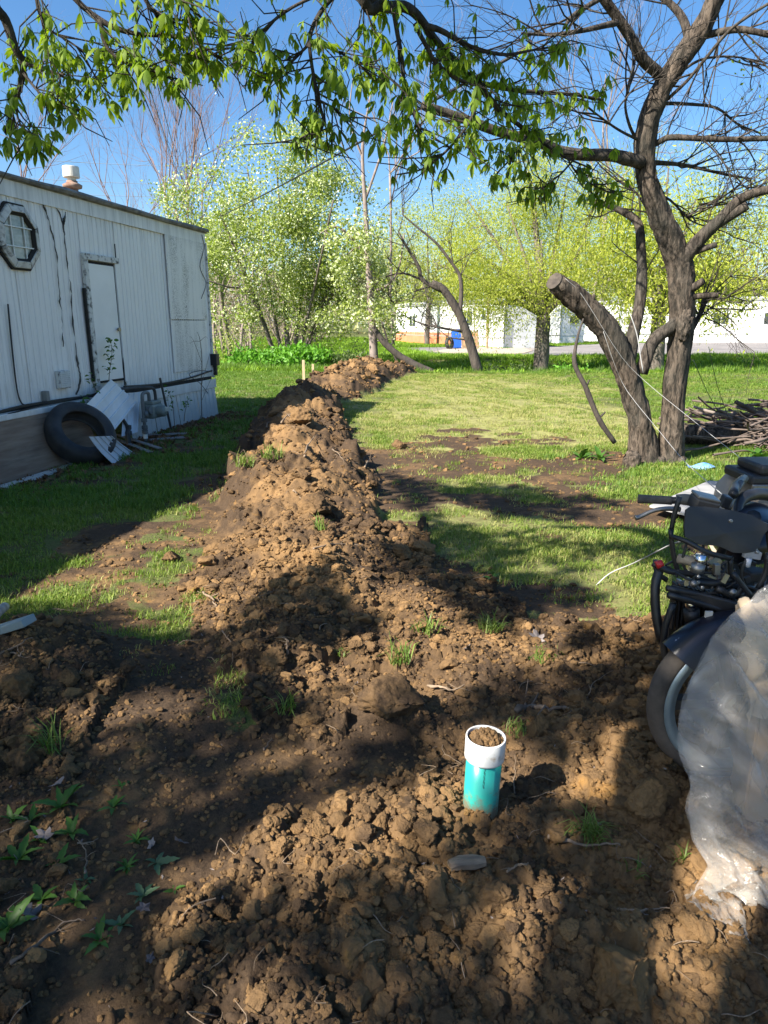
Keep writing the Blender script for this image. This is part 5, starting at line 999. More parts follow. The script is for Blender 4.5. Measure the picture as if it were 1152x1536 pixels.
# main limbs from the trunk out to the visible branches
def limb(pts, rad): pl, rl = smooth_path(pts, rad, 5); MB().tube(pl, rl, 10, rough=.15, fs=7).build('limb', BARKN, nt, True, nb)
s0 = TL([brs[0][0][0]], brs[0][1])[0]; s1 = TL([brs[1][0][0]], brs[1][1])[0]
limb([fork, np.array([-2.9, -.3, 4.6]), np.array([-2.5, 1.6, 4.9]), s0], [.14, .10, .06, .026]); limb([fork + np.array([0, 0, .8]), np.array([-2.0, -.2, 5.2]), np.array([-1.1, 1.4, 5.3]), s1], [.15, .11, .06, .03])
for px, y0, y1, r0, r1 in brs:
    yy = np.linspace(y0, y1, len(px)); pts = TL(px, yy); b = MB(); pl, rl = smooth_path(pts, np.linspace(r0, r1, len(px)), 4); b.tube(pl, rl, 7, rough=.25, fs=20); b.build('limb', BARKN, nt, True, nb)
    seglen = np.linalg.norm(np.diff(pts, axis=0), axis=1).sum(); ntw = int(7 + seglen * (31 if r0 < .02 else 18))
    for k in range(ntw):
        j = rng.uniform(.15 if r0 < .02 else .35, 1) * (len(pl) - 1); a = int(min(j, len(pl) - 2)); p = pl[a]; d = pl[a + 1] - pl[a]; d = d / (np.linalg.norm(d) + 1e-9) * .7 + rng.normal(0, .55, 3) + np.array([0, 0, -.05]); d /= np.linalg.norm(d); L = rng.uniform(.05, .30)
        e = p + d * L; tw.tube([p, p + d * L * .5 + rng.normal(0, .02, 3), e], [.0032, .0026, .0016], 4, cap=False)
        for q in ((p * .4 + e * .6), e, e + rng.normal(0, .02, 3)): 
            if rng.uniform() < .8: leafP.append(q); leafR.append(math.atan2(d[1], d[0]) - math.pi / 2 + rng.normal(0, .7))
    for _ in range(2): leafP.append(pl[-1] + rng.normal(0, .03, 3)); leafR.append(rng.uniform(0, 6.28))
o = tw.build('twigs', BARKN, nt, True, nb); o['kind'] = 'stuff'
leafP = np.array(leafP); lu, lv = PX(leafP[:, 0], leafP[:, 1], leafP[:, 2])
VISM = [(-40, -60), (325, -60), (343, 60), (343, 115), (280, 140), (210, 165), (130, 195), (60, 225), (-40, 235)], [(375, -60), (1000, -60), (980, 150), (935, 305), (800, 300), (745, 285), (640, 275), (575, 285), (590, 235), (520, 215), (430, 225), (390, 140), (350, 95)]
vis = ((lv > 70) | (rng.uniform(0, 1, len(lv)) < .75)) & inpoly(lu, lv, VISM[0]) | ((lv > 60) | (rng.uniform(0, 1, len(lv)) < .7)) & inpoly(lu, lv, VISM[1]); leafP = leafP[vis]; leafR = np.array(leafR)[vis]
order = np.argsort(np.linalg.norm(leafP - np.array([0, 0, CH]), axis=1) + 50 * (PX(leafP[:, 0], leafP[:, 1], leafP[:, 2])[1] < 5)); rest = MB()
for c, i in enumerate(order):
    s_ = rng.uniform(.42, .88); M4 = Matrix.Translation(Vector(leafP[i])) @ Matrix.Rotation(leafR[i], 4, 'Z') @ Matrix.Rotation(rng.normal(-.25, .3), 4, 'X') @ Matrix.Rotation(rng.normal(0, .25), 4, 'Y') @ Matrix.Scale(s_, 4)
    me = LM[rng.integers(0, 6)]
    if c < 290:
        o = bpy.data.objects.new('leaf', me); COL.objects.link(o); o.parent = nt; o.matrix_local = Matrix.Translation(-Vector(nb)) @ M4
    else:
        V = np.zeros(len(me.vertices) * 3); me.vertices.foreach_get('co', V); V = V.reshape(-1, 3) @ np.array(M4)[:3, :3].T + leafP[i]; rest.add(V, [tuple(q.vertices) for q in me.polygons], rng.uniform())
o = rest.build('leaves', LEAFG, nt, True, nb); o['kind'] = 'stuff'
# the rest of its crown: leaf masses standing between the sun and the shaded ground
LIT_PX = [[(-50, 885), (0, 868), (150, 815), (340, 738), (400, 690), (520, 640), (560, 690), (640, 800), (640, 825), (520, 850), (440, 868), (390, 893), (310, 960), (250, 945), (150, 908), (0, 902)],
    [(150, 1058), (320, 1035), (345, 1050), (300, 1072), (120, 1105), (130, 1090)], [(400, 1150), (520, 1085), (560, 1040), (480, 1040), (430, 985), (560, 960), (700, 940), (880, 975), (930, 985), (800, 1020), (640, 1060), (600, 1100), (540, 1080), (480, 1130)],
    [(240, 1400), (280, 1310), (400, 1240), (560, 1180), (620, 1200), (690, 1130), (700, 1090), (760, 1100), (860, 1160), (900, 1110), (960, 1090), (1010, 1110), (1020, 1200), (910, 1200), (860, 1190), (800, 1200), (740, 1240), (700, 1260), (560, 1330), (420, 1330), (330, 1370)],
    [(910, 1140), (1010, 1120), (1050, 1300), (1000, 1290), (920, 1240)], [(380, 1560), (440, 1440), (560, 1400), (520, 1470), (520, 1560)], [(230, 1560), (330, 1500), (420, 1560)], [(720, 1420), (780, 1340), (880, 1290), (1000, 1340), (940, 1400), (820, 1420), (760, 1440)],
    [(1020, 1560), (1010, 1440), (1100, 1380), (1200, 1380), (1200, 1560)], [(800, 950), (890, 900), (980, 830), (990, 930), (900, 965)], [(1030, 1300), (1200, 1290), (1200, 1400), (1025, 1400)], [(950, 990), (1010, 940), (1010, 800), (960, 850)]]
yy = np.arange(1.0, 11.5, .038); PXs = []
for y in yy:
    xs = np.arange(-(.62 * y + .7), .62 * y + 1.0, .038); PXs.append(np.stack([xs, np.full(len(xs), y)], 1))
S = np.concatenate(PXs); S = S + rng.normal(0, .02, S.shape); zS = terrain(S[:, 0], S[:, 1], False)[0]; su, sv = PX(S[:, 0], S[:, 1], zS)
lit = np.zeros(len(S), bool)
for ox, oy in ((0, 0), (.035, 0), (-.035, 0), (0, .04), (0, -.04)):
    ju, jv = PX(S[:, 0] + ox + .035 * fbm(S[:, 0] * 5, S[:, 1] * 5, oct=2, seed=201), S[:, 1] + oy + .035 * fbm(S[:, 0] * 5, S[:, 1] * 5, oct=2, seed=202), zS)
    for pg in LIT_PX: lit |= inpoly(ju, jv, pg)
dap = (sv < 950) & (su > 520) & ~lit
nz = fbm(S[:, 0] * 1.3 + S[:, 1] * .5, S[:, 1] * .75, oct=4, seed=211, gain=.6) - .75 * sstep(760, 640, sv) + .40 * sstep(655, 900, sv) - .12
edge = 655 - 38 * sstep(560, 900, su)
shade = ~lit & np.where(dap, (nz > .09) & (sv > edge), sv > 820)
S = S[shade]; zS = zS[shade]; n_ = len(S); hh = rng.uniform(4.6, 7.4, n_) + .6 * fbm(S[:, 0], S[:, 1], oct=2, seed=5)
def occ(S, zS, hh): L = (hh - zS) / TOSUN.z; return np.stack([S[:, 0] + TOSUN.x * L, S[:, 1] + TOSUN.y * L, hh], 1)
Q = occ(S, zS, hh)
for _ in range(8):
    qu, qv = PX(Q[:, 0], Q[:, 1], Q[:, 2]); bad = (Q[:, 1] > .2) & (qu > -90) & (qu < 1242) & (qv > -110); 
    if not bad.any(): break
    hh = np.where(bad, hh + .8, hh); Q = occ(S, zS, hh)
cl = Q[rng.integers(0, len(Q), 260)]; tw = MB(); nodes = [fork, np.array([-3.0, -1.6, 5.0]), np.array([-3.1, -1.3, 6.2]), np.array([-3.2, -1.0, 7.5]), np.array([-2.0, -.2, 5.2]), np.array([-2.9, -.3, 4.6])]
crown_connect(tw, nodes, [.2, .15, .1, .06, .1, .09], cl, rng, .02, 5, .03, .08)
o = tw.build('branches', BARKN, nt, True, nb); o['kind'] = 'stuff'
kk = rng.uniform(0, 1, len(Q)) < 1.0
o = MB().cards(Q[kk] + rng.normal(0, .035, Q[kk].shape), .125, rng, .8, .6).build('crown', LEAFG, nt, False, nb); o['kind'] = 'stuff'
print('crown leaves', int(kk.sum()), 'hanging leaves', len(leafP))
# ------------------------------------------------------------------ sewer cleanout pipe
pb = on_ground(721, 1203); ptop = AT(729, 1104, pb[1] - .005); pax = ptop - pb; pax /= np.linalg.norm(pax)
TEAL = mat('green pvc pipe', (0.030, 0.36, 0.30), (0.022, 0.31, 0.26), 3, .28, c3=(0.13, 0.17, 0.11), s3=9, f3=(.58, .70)); WPVC = mat('white pvc fitting', (0.68, 0.68, 0.66), (0.60, 0.59, 0.56), 4, .4, c3=(.40, .31, .21), s3=16, f3=(.56, .70))
t = thing('cleanout_pipe', 'green sewer pipe with white collar standing upright in dug soil', 'pipe', tuple(pb)); L = np.linalg.norm(ptop - pb)
MB().lathe([(.0575, -.18), (.0575, L - .055), (.050, L - .055), (.050, -.18)], (0, 0, 0), pax, 48, True).build('pipe', TEAL, t, True)
MB().lathe([(.0585, L - .078), (.064, L - .076), (.0645, L - .07), (.0645, L - .004), (.0635, L), (.0592, L), (.0588, L - .004), (.0585, L - .03)], (0, 0, 0), pax, 48).build('collar', WPVC, t, True)
u_, v_, d_ = frame(pax); b = MB()
for k in range(260):
    a = rg.uniform(0, 6.28); r = .054 * math.sqrt(rg.uniform()); h = L - .018 + .028 * (1 - (r / .054) ** 2) + rg.uniform(-.004, .006); s_ = rg.uniform(.0025, .008) * (1.6 if rg.uniform() < .08 else 1); pos = u_ * r * math.cos(a) + v_ * r * math.sin(a) + d_ * h
    b.add(IV2[:12] * s_ * rg.uniform(.7, 1.3, (12, 1)) + pos, [f for f in ico(0)[1]])
b.lathe([(.0585, L - .022), (.045, L - .012), (.02, L + .002), (0, L + .006)], (0, 0, 0), pax, 20); o = b.build('soil_plug', CLAYM, t); o['kind'] = 'stuff'
def add_mud(m, z0, z1):
    n = m.node_tree.nodes; l = m.node_tree.links; p = n['Principled BSDF']; old = p.inputs['Base Color'].links[0].from_socket; co = ncoord(n, l); sz = n.new('ShaderNodeSeparateXYZ'); l.new(co, sz.inputs[0])
    q = nmath(n, l, 'ADD', sz.outputs[2], nmath(n, l, 'MULTIPLY', nmath(n, l, 'SUBTRACT', nnoise(n, l, co, 22, 6, .75), .5), .34)); f = nramp(n, l, q, z1, z0); c = nmix(n, l, nmath(n, l, 'MULTIPLY', f, .85), old, (.17, .105, .055)); l.new(c, p.inputs['Base Color'])
    l.new(nmath(n, l, 'ADD', nmath(n, l, 'MULTIPLY', f, .5), .28), p.inputs['Roughness'])
add_mud(TEAL, -.01, .06)
INK = mat('black print', (.02, .03, .03), None, rough=.6); b = MB(); tocam = np.array([0 - pb[0], -pb[1], 0]); tocam -= d_ * np.dot(tocam, d_); tocam /= np.linalg.norm(tocam); sdv = np.cross(d_, tocam)
for k in range(17):
    for j in range(3):
        if (k * 7 + j * 5) % 4: 
            an = .06 + (j - 1) * .035; nn = tocam * math.cos(an) + sdv * math.sin(an); c = nn * .0579 + d_ * (L - .085 - .0042 * k); b.box(c, (.0014, .0024, .0006), np.stack([sdv, d_, nn], 1))
o = b.build('printed_line', INK, t); o['kind'] = 'stuff'
# ------------------------------------------------------------------ sticks, roots, boards, clods, weeds lying in the soil
ROOT = mat('pale root', (0.14, 0.098, 0.062), (0.29, 0.21, 0.14), 22, .85); STKD = mat('brown stick', (.09, .065, .045), (.20, .15, .11), 12, .9)
GRP = None
def stick(label, px, r0, r1, lift=.015, m=ROOT, arch=0.0, name='root', cat='root'):
    P = np.array([on_ground(u, v, lift) for u, v in px]); n = len(P)
    for i in range(n): P[i, 2] += arch * math.sin(math.pi * i / max(1, n - 1))
    b = MB(); Q_, rq = smooth_path(P, np.linspace(r0, r1, n) * .8, 7); sd_ = (abs(hash(label)) % 997) if False else sum(map(ord, label)) % 997; sl = np.linspace(0, 1, len(Q_))
    for ax_ in range(3): Q_[:, ax_] += np.array([.8, .8, .5])[ax_] * max(r0, .005) * 1.6 * fbm(sl * 9 + sd_, sl * 0 + ax_ * 7.7, oct=3, seed=sd_)
    rq = rq * (1 - .55 * sl) * (1 + .35 * fbm(sl * 14 + sd_, sl * 0, oct=2, seed=5)); Q_[:, 2] -= lift * .35; b.tube(Q_, rq, 7, rough=.35, fs=60)
    rgs = np.random.default_rng(sd_)
    for _ in range(2 + sd_ % 3):
        k = rgs.integers(2, len(Q_) - 1); dd = rgs.normal(0, 1, 3) * np.array([1, 1, .4]); dd /= np.linalg.norm(dd); L_ = r0 * rgs.uniform(4, 9); b.tube([Q_[k], Q_[k] + dd * L_ * .5 + rgs.normal(0, r0, 3), Q_[k] + dd * L_], [rq[k] * .5, rq[k] * .4, rq[k] * .15], 4, sm=2, cap=False)
    o = b.build(name, m, None, True, P[0]); return tag(o, label, cat)
stick('pale curved root on the shaded soil left of picture centre', [(332, 950), (345, 965), (350, 985), (347, 1002)], .005, .002, .02)
stick('stubby forked root standing up left of the dark clods', [(432, 990), (430, 975), (425, 962)], .010, .006, .04, arch=.02)
stick('pale root lying across the clods above the large round clod', [(640, 1035), (662, 1042), (680, 1046), (697, 1032)], .009, .005, .03, arch=.02)
stick('thin hooked root hanging over the left face of the round clod', [(535, 1030), (528, 1040), (533, 1050), (545, 1048)], .004, .002, .03)
stick('thick pale stick under the grass clump right of green pipe', [(817, 1258), (840, 1268), (870, 1276), (905, 1275), (928, 1272)], .011, .007, .02, arch=.01, name='stick', cat='stick')
stick('thin grey root low on the green pipe', [(682, 1201), (700, 1198), (712, 1192), (733, 1190)], .004, .002, .02)
stick('slim grey twig standing just right of the green pipe', [(771, 1195), (772, 1165), (774, 1135)], .003, .002, .02)
stick('thin pale twig by broken wood chunk below the green pipe', [(664, 1298), (675, 1318), (690, 1340)], .0035, .002, .015)
stick('curled pale root with knob end right of the wood chunk', [(760, 1315), (775, 1303), (790, 1302), (800, 1298)], .004, .007, .02)
stick('long pale root lying at lower right of the dug soil', [(925, 1368), (950, 1370), (985, 1368), (1022, 1366)], .006, .004, .015)
stick('long brown stick lying in the weeds at bottom left', [(18, 1448), (45, 1430), (75, 1405), (100, 1388), (128, 1384)], .008, .005, .015, STKD, name='stick', cat='stick')
stick('slender twig with side shoots among the weeds', [(129, 1318), (130, 1295), (125, 1272), (118, 1270)], .004, .003, .03, name='twig', cat='twig')
stick('pale cross twig on top of the slender twig in the weeds', [(118, 1274), (132, 1275), (150, 1268)], .004, .003, .04, name='twig', cat='twig')
stick('grey branch poking in at left edge below the grey plank', [(-10, 995), (15, 980), (35, 970), (50, 962)], .010, .005, .03, STKD, name='stick', cat='stick')
stick('second grey branch at left edge with a drooping tip', [(-10, 1000), (20, 985), (32, 990), (36, 975)], .007, .004, .03, STKD, name='stick', cat='stick')
stick('pale crooked root standing on the crest of the soil ridge', [(457, 690), (460, 675), (470, 662), (476, 655)], .014, .008, .05)
stick('light root sloping down the sunny middle of the ridge', [(440, 740), (452, 752), (460, 762)], .010, .006, .04)
stick('thin root curving on the right flank of the ridge', [(498, 678), (510, 688), (518, 702)], .010, .005, .05)
stick('long pale root across the lower ridge near the shadow edge', [(470, 828), (490, 822), (515, 820), (540, 822)], .008, .005, .03)
stick('short stick poking up at the right of the ridge', [(548, 705), (555, 692), (553, 688)], .012, .007, .05)
stick('pale root at the upper left of the ridge near dark soil', [(423, 640), (432, 628), (440, 638)], .015, .010, .08)
stick('pale stub root left on the dark upper ridge', [(400, 645), (404, 637)], .018, .012, .06)
stick('short pale root by the shadow edge at the left foot of ridge', [(305, 893), (318, 903), (330, 920)], .010, .006, .03)
stick('pale twig lying on the lit bare lawn left of ridge', [(72, 917), (90, 916), (112, 920)], .008, .005, .015, name='twig', cat='twig')
stick('brown twig half buried left of the shaded foreground hollow', [(395, 1130), (402, 1120), (408, 1112)], .006, .004, .02, STKD, name='twig', cat='twig')
stick('dark log half buried in shade above right of the green pipe', [(770, 1066), (800, 1063), (830, 1064), (855, 1066)], .022, .018, .01, STKD, name='stick', cat='stick')
stick('thin root arching over shaded soil right of picture centre', [(880, 1052), (890, 1035), (918, 1010)], .004, .002, .02, arch=.02)
CHK = mat('broken wood', (.17, .12, .08), (.34, .25, .16), 9, .85, stretch=(1, 6, 6), bump=.4)
p = on_ground(700, 1309, .02); b = MB(); b.tube([(-.05, .0, 0), (-.02, .01, .004), (.02, .008, .006), (.055, .012, .01)], [.018, .024, .022, .012], 7, rough=.5, fs=30); tag(b.build('wood_chunk', CHK, None, False, None), 'broken brown wood chunk in soil below the green pipe', 'wood chunk').location = p
BLP = mat('blue grey painted plank', (.17, .24, .26), (.26, .31, .31), 3, .6, c3=(.10, .08, .06), s3=3); p0, p1 = on_ground(-25, 968, .05), on_ground(46, 946, .05)
tag(MB().bar(p0 - p0, p1 - p0, .085, .035).build('plank', BLP, None, False, None, .004, p0), 'blue grey plank lying on dark soil at left edge', 'plank')
p0, p1 = on_ground(-20, 955, .05), on_ground(9, 925, .06)
b = MB(); b.tube([(0, 0, 0), (p1 - p0) * .5 + np.array([0, 0, .01]), p1 - p0], [.028, .028, .026], 10, sm=3); tag(b.build('grey_pipe', mat('scuffed grey plastic', (.2, .2, .2), (.5, .5, .48), 7, .6), None, True, None, 0, p0), 'scuffed grey pipe piece standing behind the blue grey plank', 'pipe')
clods = [((258, 841), .062, 'rounded clay clod alone on the lit lawn left of ridge'), ((585, 1060), .11, 'largest round smooth clod with lit left edge mid foreground'), ((38, 1142), .060, 'upright brown clod beside the grass tuft at left'), ((25, 1035), .09, 'wide flat brown clod in shaded heap at left edge'), ((100, 1020), .05, 'smaller clod right of the flat clod in left heap'),
    ((600, 672), .12, 'dark muddy lump on the rutted lawn right of ridge'), ((760, 667), .06, 'small dark lump on lawn far right of the rut'), ((935, 1470), .075, 'big cracked clay clod in shade at bottom right'), ((805, 1100), .05, 'pointed pale clod just right of the green pipe'), ((410, 990), .07, 'round dark clod in the shaded centre soil'), ((640, 1255), .045, 'round dark clod below left of the green pipe'), ((855, 1215), .04, 'small lit clod above the grass clump'),
    ((470, 770), .13, 'large grey brown clod on sunny side of the ridge'), ((512, 662), .16, 'big clod on the ridge below the dark peak'), ((455, 634), .2, 'orange clay lump lit by sun below the dark ridge peak'), ((745, 1350), .045, 'cracked clod at the edge of sun right of centre bottom'), ((925, 1062), .055, 'dark flat clod in shade left of motorcycle wheel'), ((968, 1205), .07, 'smooth brown lump before the motorcycle wheel'), ((420, 1065), .06, 'dark clod beside the green grass tuft at centre left'), ((308, 880), .06, 'dark clod at the left foot of the ridge')]
for i, (px, r, lb) in enumerate(clods):
    p = on_ground(*px); me = clod_mesh('dirt_clod', 31 + i, 4, .8, CLAYM if i in (0, 7, 8, 14, 17) else CLODM); o = bpy.data.objects.new('dirt_clod', me); COL.objects.link(o); o.location = (p[0], p[1], p[2] + r * .25); o.scale = (r, r, r * (1.25 if i in (0, 2, 8) else .9)); o.rotation_euler = (0, 0, i * 1.7); tag(o, lb, 'dirt clod')
WEED = leafmat('weed leaves', (.045, .12, .016), (.10, .20, .03), .3, .45); WEEDD = leafmat('dusty weed leaves', (.06, .13, .06), (.12, .18, .09), .3, .5)
def blade_leaf(L, wd, seed, m, lob=.3, curl=.6):
    rng = np.random.default_rng(seed); V = []; F = []
    for i, s_ in enumerate(np.linspace(0, 1, 9)):
        w_ = wd * (math.sin(math.pi * min(1, s_ ** .75 * .96 + .03)) * (1 - lob * (i % 2)) + .04); an = 1.0 - curl * s_ * 1.6; q = np.array([0, L * s_ * math.cos(.5 * an), L * (.55 * s_ - .55 * curl * s_ * s_)])
        V += [q + np.array([-w_ / 2, 0, .18 * w_]), q, q + np.array([w_ / 2, 0, .18 * w_])]
    for i in range(8): F += [(i * 3, i * 3 + 1, i * 3 + 4, i * 3 + 3), (i * 3 + 1, i * 3 + 2, i * 3 + 5, i * 3 + 4)]
    b = MB(); b.add(np.array(V), F, rng.uniform(0, .8)); return b.mesh('leaf', m, True)
def weed(label, u, v, L, n, seed, m=WEED, wd=.3, lob=.3, nm='weed_plant', group=None):
    p = on_ground(u, v, .0); rng = np.random.default_rng(seed); t = thing(nm, label, 'weed', tuple(p), rng.uniform(0, 6.28), group); ms = [blade_leaf(L, L * wd, seed + k, m, lob, .5 + .3 * k) for k in range(3)]
    for k in range(n):
        o = bpy.data.objects.new('leaf', ms[k % 3]); COL.objects.link(o); o.parent = t; s_ = rng.uniform(.6, 1.15); o.rotation_euler = (rng.uniform(-.1, .5), rng.normal(0, .25), k / n * 6.28 + rng.normal(0, .3)); o.scale = (s_, s_, s_)
    return t
for i, (u, v, L, n, m, lb) in enumerate([(28, 1290, .075, 9, WEED, 'large broad leaved weed at left edge among the weeds'), (62, 1262, .07, 7, WEED, 'tall toothed weed leaf cluster right of the broad weed'), (12, 1392, .095, 8, WEED, 'biggest bright leafed weed in the bottom left corner'), (92, 1212, .09, 7, WEED, 'dense weed at the top of the weedy patch'), (108, 1252, .08, 6, WEED, 'weed with long folded leaves below the top one'), (170, 1212, .07, 6, WEED, 'weed with one bright yellow green leaf beside reddish stone'), (46, 1232, .06, 6, WEED, 'small yellow green weed near the left edge'), (20, 1232, .06, 4, WEED, 'two leaved weed at left edge below the dark soil'),
    (205, 1262, .05, 12, WEED, 'feathery low weed at right of the weedy patch'), (190, 1302, .045, 12, WEED, 'ferny weed under the feathery one'), (234, 1295, .07, 5, WEEDD, 'dusty pale green weed at the right edge of patch'), (128, 1322, .04, 4, WEEDD, 'tiny pale round leaved seedling under the slender twig'), (112, 1352, .07, 7, WEED, 'leafy weed in the middle of the weedy patch'), (150, 1412, .06, 7, WEED, 'bright weed near the long brown stick end'), (215, 1345, .06, 6, WEEDD, 'dusty grey green weed near the sunlit soil edge'), (62, 1350, .08, 6, WEED, 'weed left of the middle with upright leaves'), (180, 1390, .05, 6, WEEDD, 'greyish weed above the bright weed at bottom'), (86, 1300, .07, 5, WEED, 'weed with two long leaves beside the slender twig'), (262, 1335, .035, 4, WEED, 'tiny yellow seedling on the sunlit soil edge'), (182, 1180, .04, 4, WEED, 'tiny seedling above the weedy patch'), (740, 870, .10, 5, WEED, 'green weed in lawn right of ridge foot'), (900, 690, .22, 8, WEED, 'broad leaved plant left of forked tree foot'), (870, 688, .22, 8, WEED, 'broad leaved plant farther left of forked tree foot'), (1140, 690, .3, 9, WEED, 'broad leafy weeds before the brush pile')]):
    weed(lb, u, v, L, n, 300 + i * 7, m, .34 if i not in (8, 9) else .22)
GM2 = leafmat('clump grass', (.08, .15, .02), (.22, .28, .06), .3, .5)
for i, (u, v, h, n, sp, ln, lb) in enumerate([(78, 1132, .13, 46, .04, 1.0, 'long bladed grass tuft right of the upright clod'), (600, 995, .12, 50, .05, 1.2, 'pale grass tuft on the clods above the round clod'), (430, 1068, .09, 36, .04, 1.2, 'green grass tuft beside dark clod at centre left'), (884, 1258, .10, 90, .035, 1.5, 'grass clump lying on its side right of the green pipe'), (640, 950, .10, 40, .06, 1.2, 'grass tuft in shade right of the round clods'), (735, 945, .09, 70, .06, 1.2, 'bright grass sod piece at right foot of ridge'), (815, 990, .08, 40, .06, 1.3, 'grass wisps on lit clods near the centre right'), (368, 700, .16, 70, .10, 1.2, 'sunny grass sod stuck on the left flank of ridge'), (408, 688, .15, 70, .10, 1.2, 'shaded grass sod on the ridge near the top'), (780, 1098, .06, 44, .06, 1.3, 'low green grass behind the green pipe'), (515, 985, .05, 20, .03, 1.2, 'tiny grass wisps among lit centre clods'), (480, 795, .10, 26, .04, 1.1, 'small green tuft on the sunny ridge'), (1025, 1295, .06, 14, .02, 1.1, 'few pale blades by the plastic sheet'), (950, 1310, .06, 12, .03, 1.3, 'thin grass blades near the lit lower right soil')]):
    me = tuft_mesh('blades', 500 + i, n, h, sp, .0022 * (1 + .0012 * (1200 - v) * (v < 1200)), ln, GM2); p = on_ground(u, v, .01); o = bpy.data.objects.new('grass_tuft', me); COL.objects.link(o); o.location = p; tag(o, lb, 'grass tuft')
DLG = leafmat('grey dead leaf', (.16, .13, .12), (.28, .24, .22), .1, .8, (1, .9, .8)); DL2 = [deadleaf('dead_leaf', s, DLG) for s in range(3)]
for i, (u, v, s_, lb) in enumerate([(68, 1258, .035, 'curled grey dead leaf in the dark soil above weeds'), (46, 1376, .04, 'grey dead leaf standing among weeds at bottom left'), (272, 1268, .03, 'flat grey dead leaf on the smooth shaded soil'), (88, 1180, .032, 'lobed dead leaf below the upright clod'), (228, 1272, .025, 'crumpled grey leaf right of the feathery weed'), (216, 1368, .024, 'crumpled leaf near the sunlit soil edge at bottom left'), (226, 1445, .018, 'small pale dead leaf on soil at bottom left'), (112, 1195, .02, 'purplish dead leaf beside the top weed'), (700, 975, .03, 'pale curled leaf on the lit clods at centre'), (806, 960, .05, 'long pale bark curl on the clods right of centre')]):
    p = on_ground(u, v, .015); o = bpy.data.objects.new('dead_leaf', DL2[i % 3]); COL.objects.link(o); o.location = p; o.scale = (s_, s_, s_); o.rotation_euler = (.4 + .2 * (i % 3), .3 * (i % 2), i * 1.3); tag(o, lb, 'dead leaf')
n_ = 420; lx, ly = fan(n_, 1.0, 5.0, rg, 1.0); lz, ls, _, _, _ = terrain(lx, ly); DL3 = [deadleaf('debris', s + 9, DLG) for s in range(3)]
tag(scatter('soil_debris', DL3 + [LIT and deadleaf('debris', 20, LIT)], np.stack([lx, ly, lz + .012], 1), np.stack([rg.normal(0, .7, n_), rg.normal(0, .7, n_), rg.uniform(0, 6.28, n_)], 1), np.stack([rg.uniform(.004, .013, n_), rg.uniform(.002, .006, n_), rg.uniform(.003, .01, n_)], 1), rg.integers(0, 4, n_)), 'small chips and leaf scraps on the soil', kind='stuff')
n_ = 900; lx, ly = fan(n_, 1.1, 11, rg, 1.0); lz, ls, _, _, lr = terrain(lx, ly); k = lr > .3; lx, ly, lz = lx[k], ly[k], lz[k]; n_ = len(lx); RTS = []
for s_ in range(4):
    rng = np.random.default_rng(s_); b = MB(); q = np.array([[-.5, 0, 0], [-.2, rng.normal(0, .15), .12], [.15, rng.normal(0, .2), .1], [.5, rng.normal(0, .2), -.02]]); b.tube(q, [.02, .018, .014, .006], 4, sm=3, cap=False); RTS.append(b.mesh('rootlet', ROOT, True))
s_ = rg.uniform(.03, .10, n_) * (1 + .10 * ly); tag(scatter('rootlets', RTS, np.stack([lx, ly, lz + .008], 1), np.stack([rg.normal(0, .35, n_), rg.normal(0, .35, n_), rg.uniform(0, 6.28, n_)], 1), np.repeat(s_[:, None], 3, 1), rg.integers(0, 4, n_)), 'fine torn roots strewn through the dug soil', kind='stuff')
# wooden stakes by the far soil heap
STW = mat('new pine stake', (.45, .33, .19), (.55, .42, .27), 3, .8, stretch=(6, 6, 1))
for u, v0, v1, wd, lb in ((456, 575, 540, .07, 'taller light wooden stake by far soil heap'), (470, 574, 546, .06, 'shorter light wooden stake by far soil heap')):
    p = G(u, v0); p[2] = hz(p[0], p[1])[0]; h = AT(u, v1, p[1])[2] - p[2]; tag(MB().box((0, 0, h / 2 - .05), (wd, .03, h + .1)).build('wooden_stake', STW, None, False, None, .004, p), lb, 'stake')
# seedlings against the trailer
def seedling(label, px, n, nlf, ls, seed, dy=.3, m=WEED):
    P = np.array([AW(u, v, n) for u, v in px]); rng = np.random.default_rng(seed); t = thing('seedling', label, 'plant', tuple(P[0])); MB().tube(P, np.linspace(.006, .002, len(P)), 4, sm=3).build('stem', STKD, t, True, P[0]); lm = [blade_leaf(ls, ls * .5, seed + k, m, 0, .6) for k in range(2)]; q, _ = smooth_path(P, np.ones(len(P)), 6)
    for k in range(nlf):
        o = bpy.data.objects.new('leaf', lm[k % 2]); COL.objects.link(o); o.parent = t; o.location = q[int(len(q) * (.35 + .64 * k / nlf))] - P[0] + rng.normal(0, .03, 3); o.rotation_euler = (rng.normal(0, .5), rng.normal(0, .5), rng.uniform(0, 6.28)); 
    return t
seedling('leafy sapling growing in front of the white door', [(163, 590), (164, 560), (168, 530), (165, 507)], .14, 34, .07, 1); seedling('small leafy shoot at the left foot of the door', [(148, 600), (144, 585), (138, 572), (136, 566)], .2, 16, .06, 2); seedling('leafy shoot drooping by door foot beside slanted panel', [(134, 612), (132, 602), (126, 598)], .2, 9, .07, 3)
seedling('leafy plant growing right behind the gas meter', [(262, 640), (260, 615), (256, 595), (250, 582)], .3, 18, .06, 4); seedling('leafy plant near the trailer corner skirting', [(276, 632), (278, 615), (282, 600), (275, 608)], .3, 18, .06, 5)
b = MB(); P = [AW(u, v, .25) for u, v in ((303, 632), (302, 590), (303, 540), (300, 510), (296, 498))]; b.tube(P, [.008, .007, .006, .004, .002], 5, sm=3)
for e in (((303, 545), (290, 510), (284, 505)), ((302, 580), (312, 540), (318, 520)), ((300, 512), (308, 505), (312, 508)), ((303, 600), (320, 560), (326, 555)), ((300, 512), (290, 512), (285, 515))): b.tube([AW(u, v, .25) for u, v in e], [.004, .003, .0015], 4, sm=2)
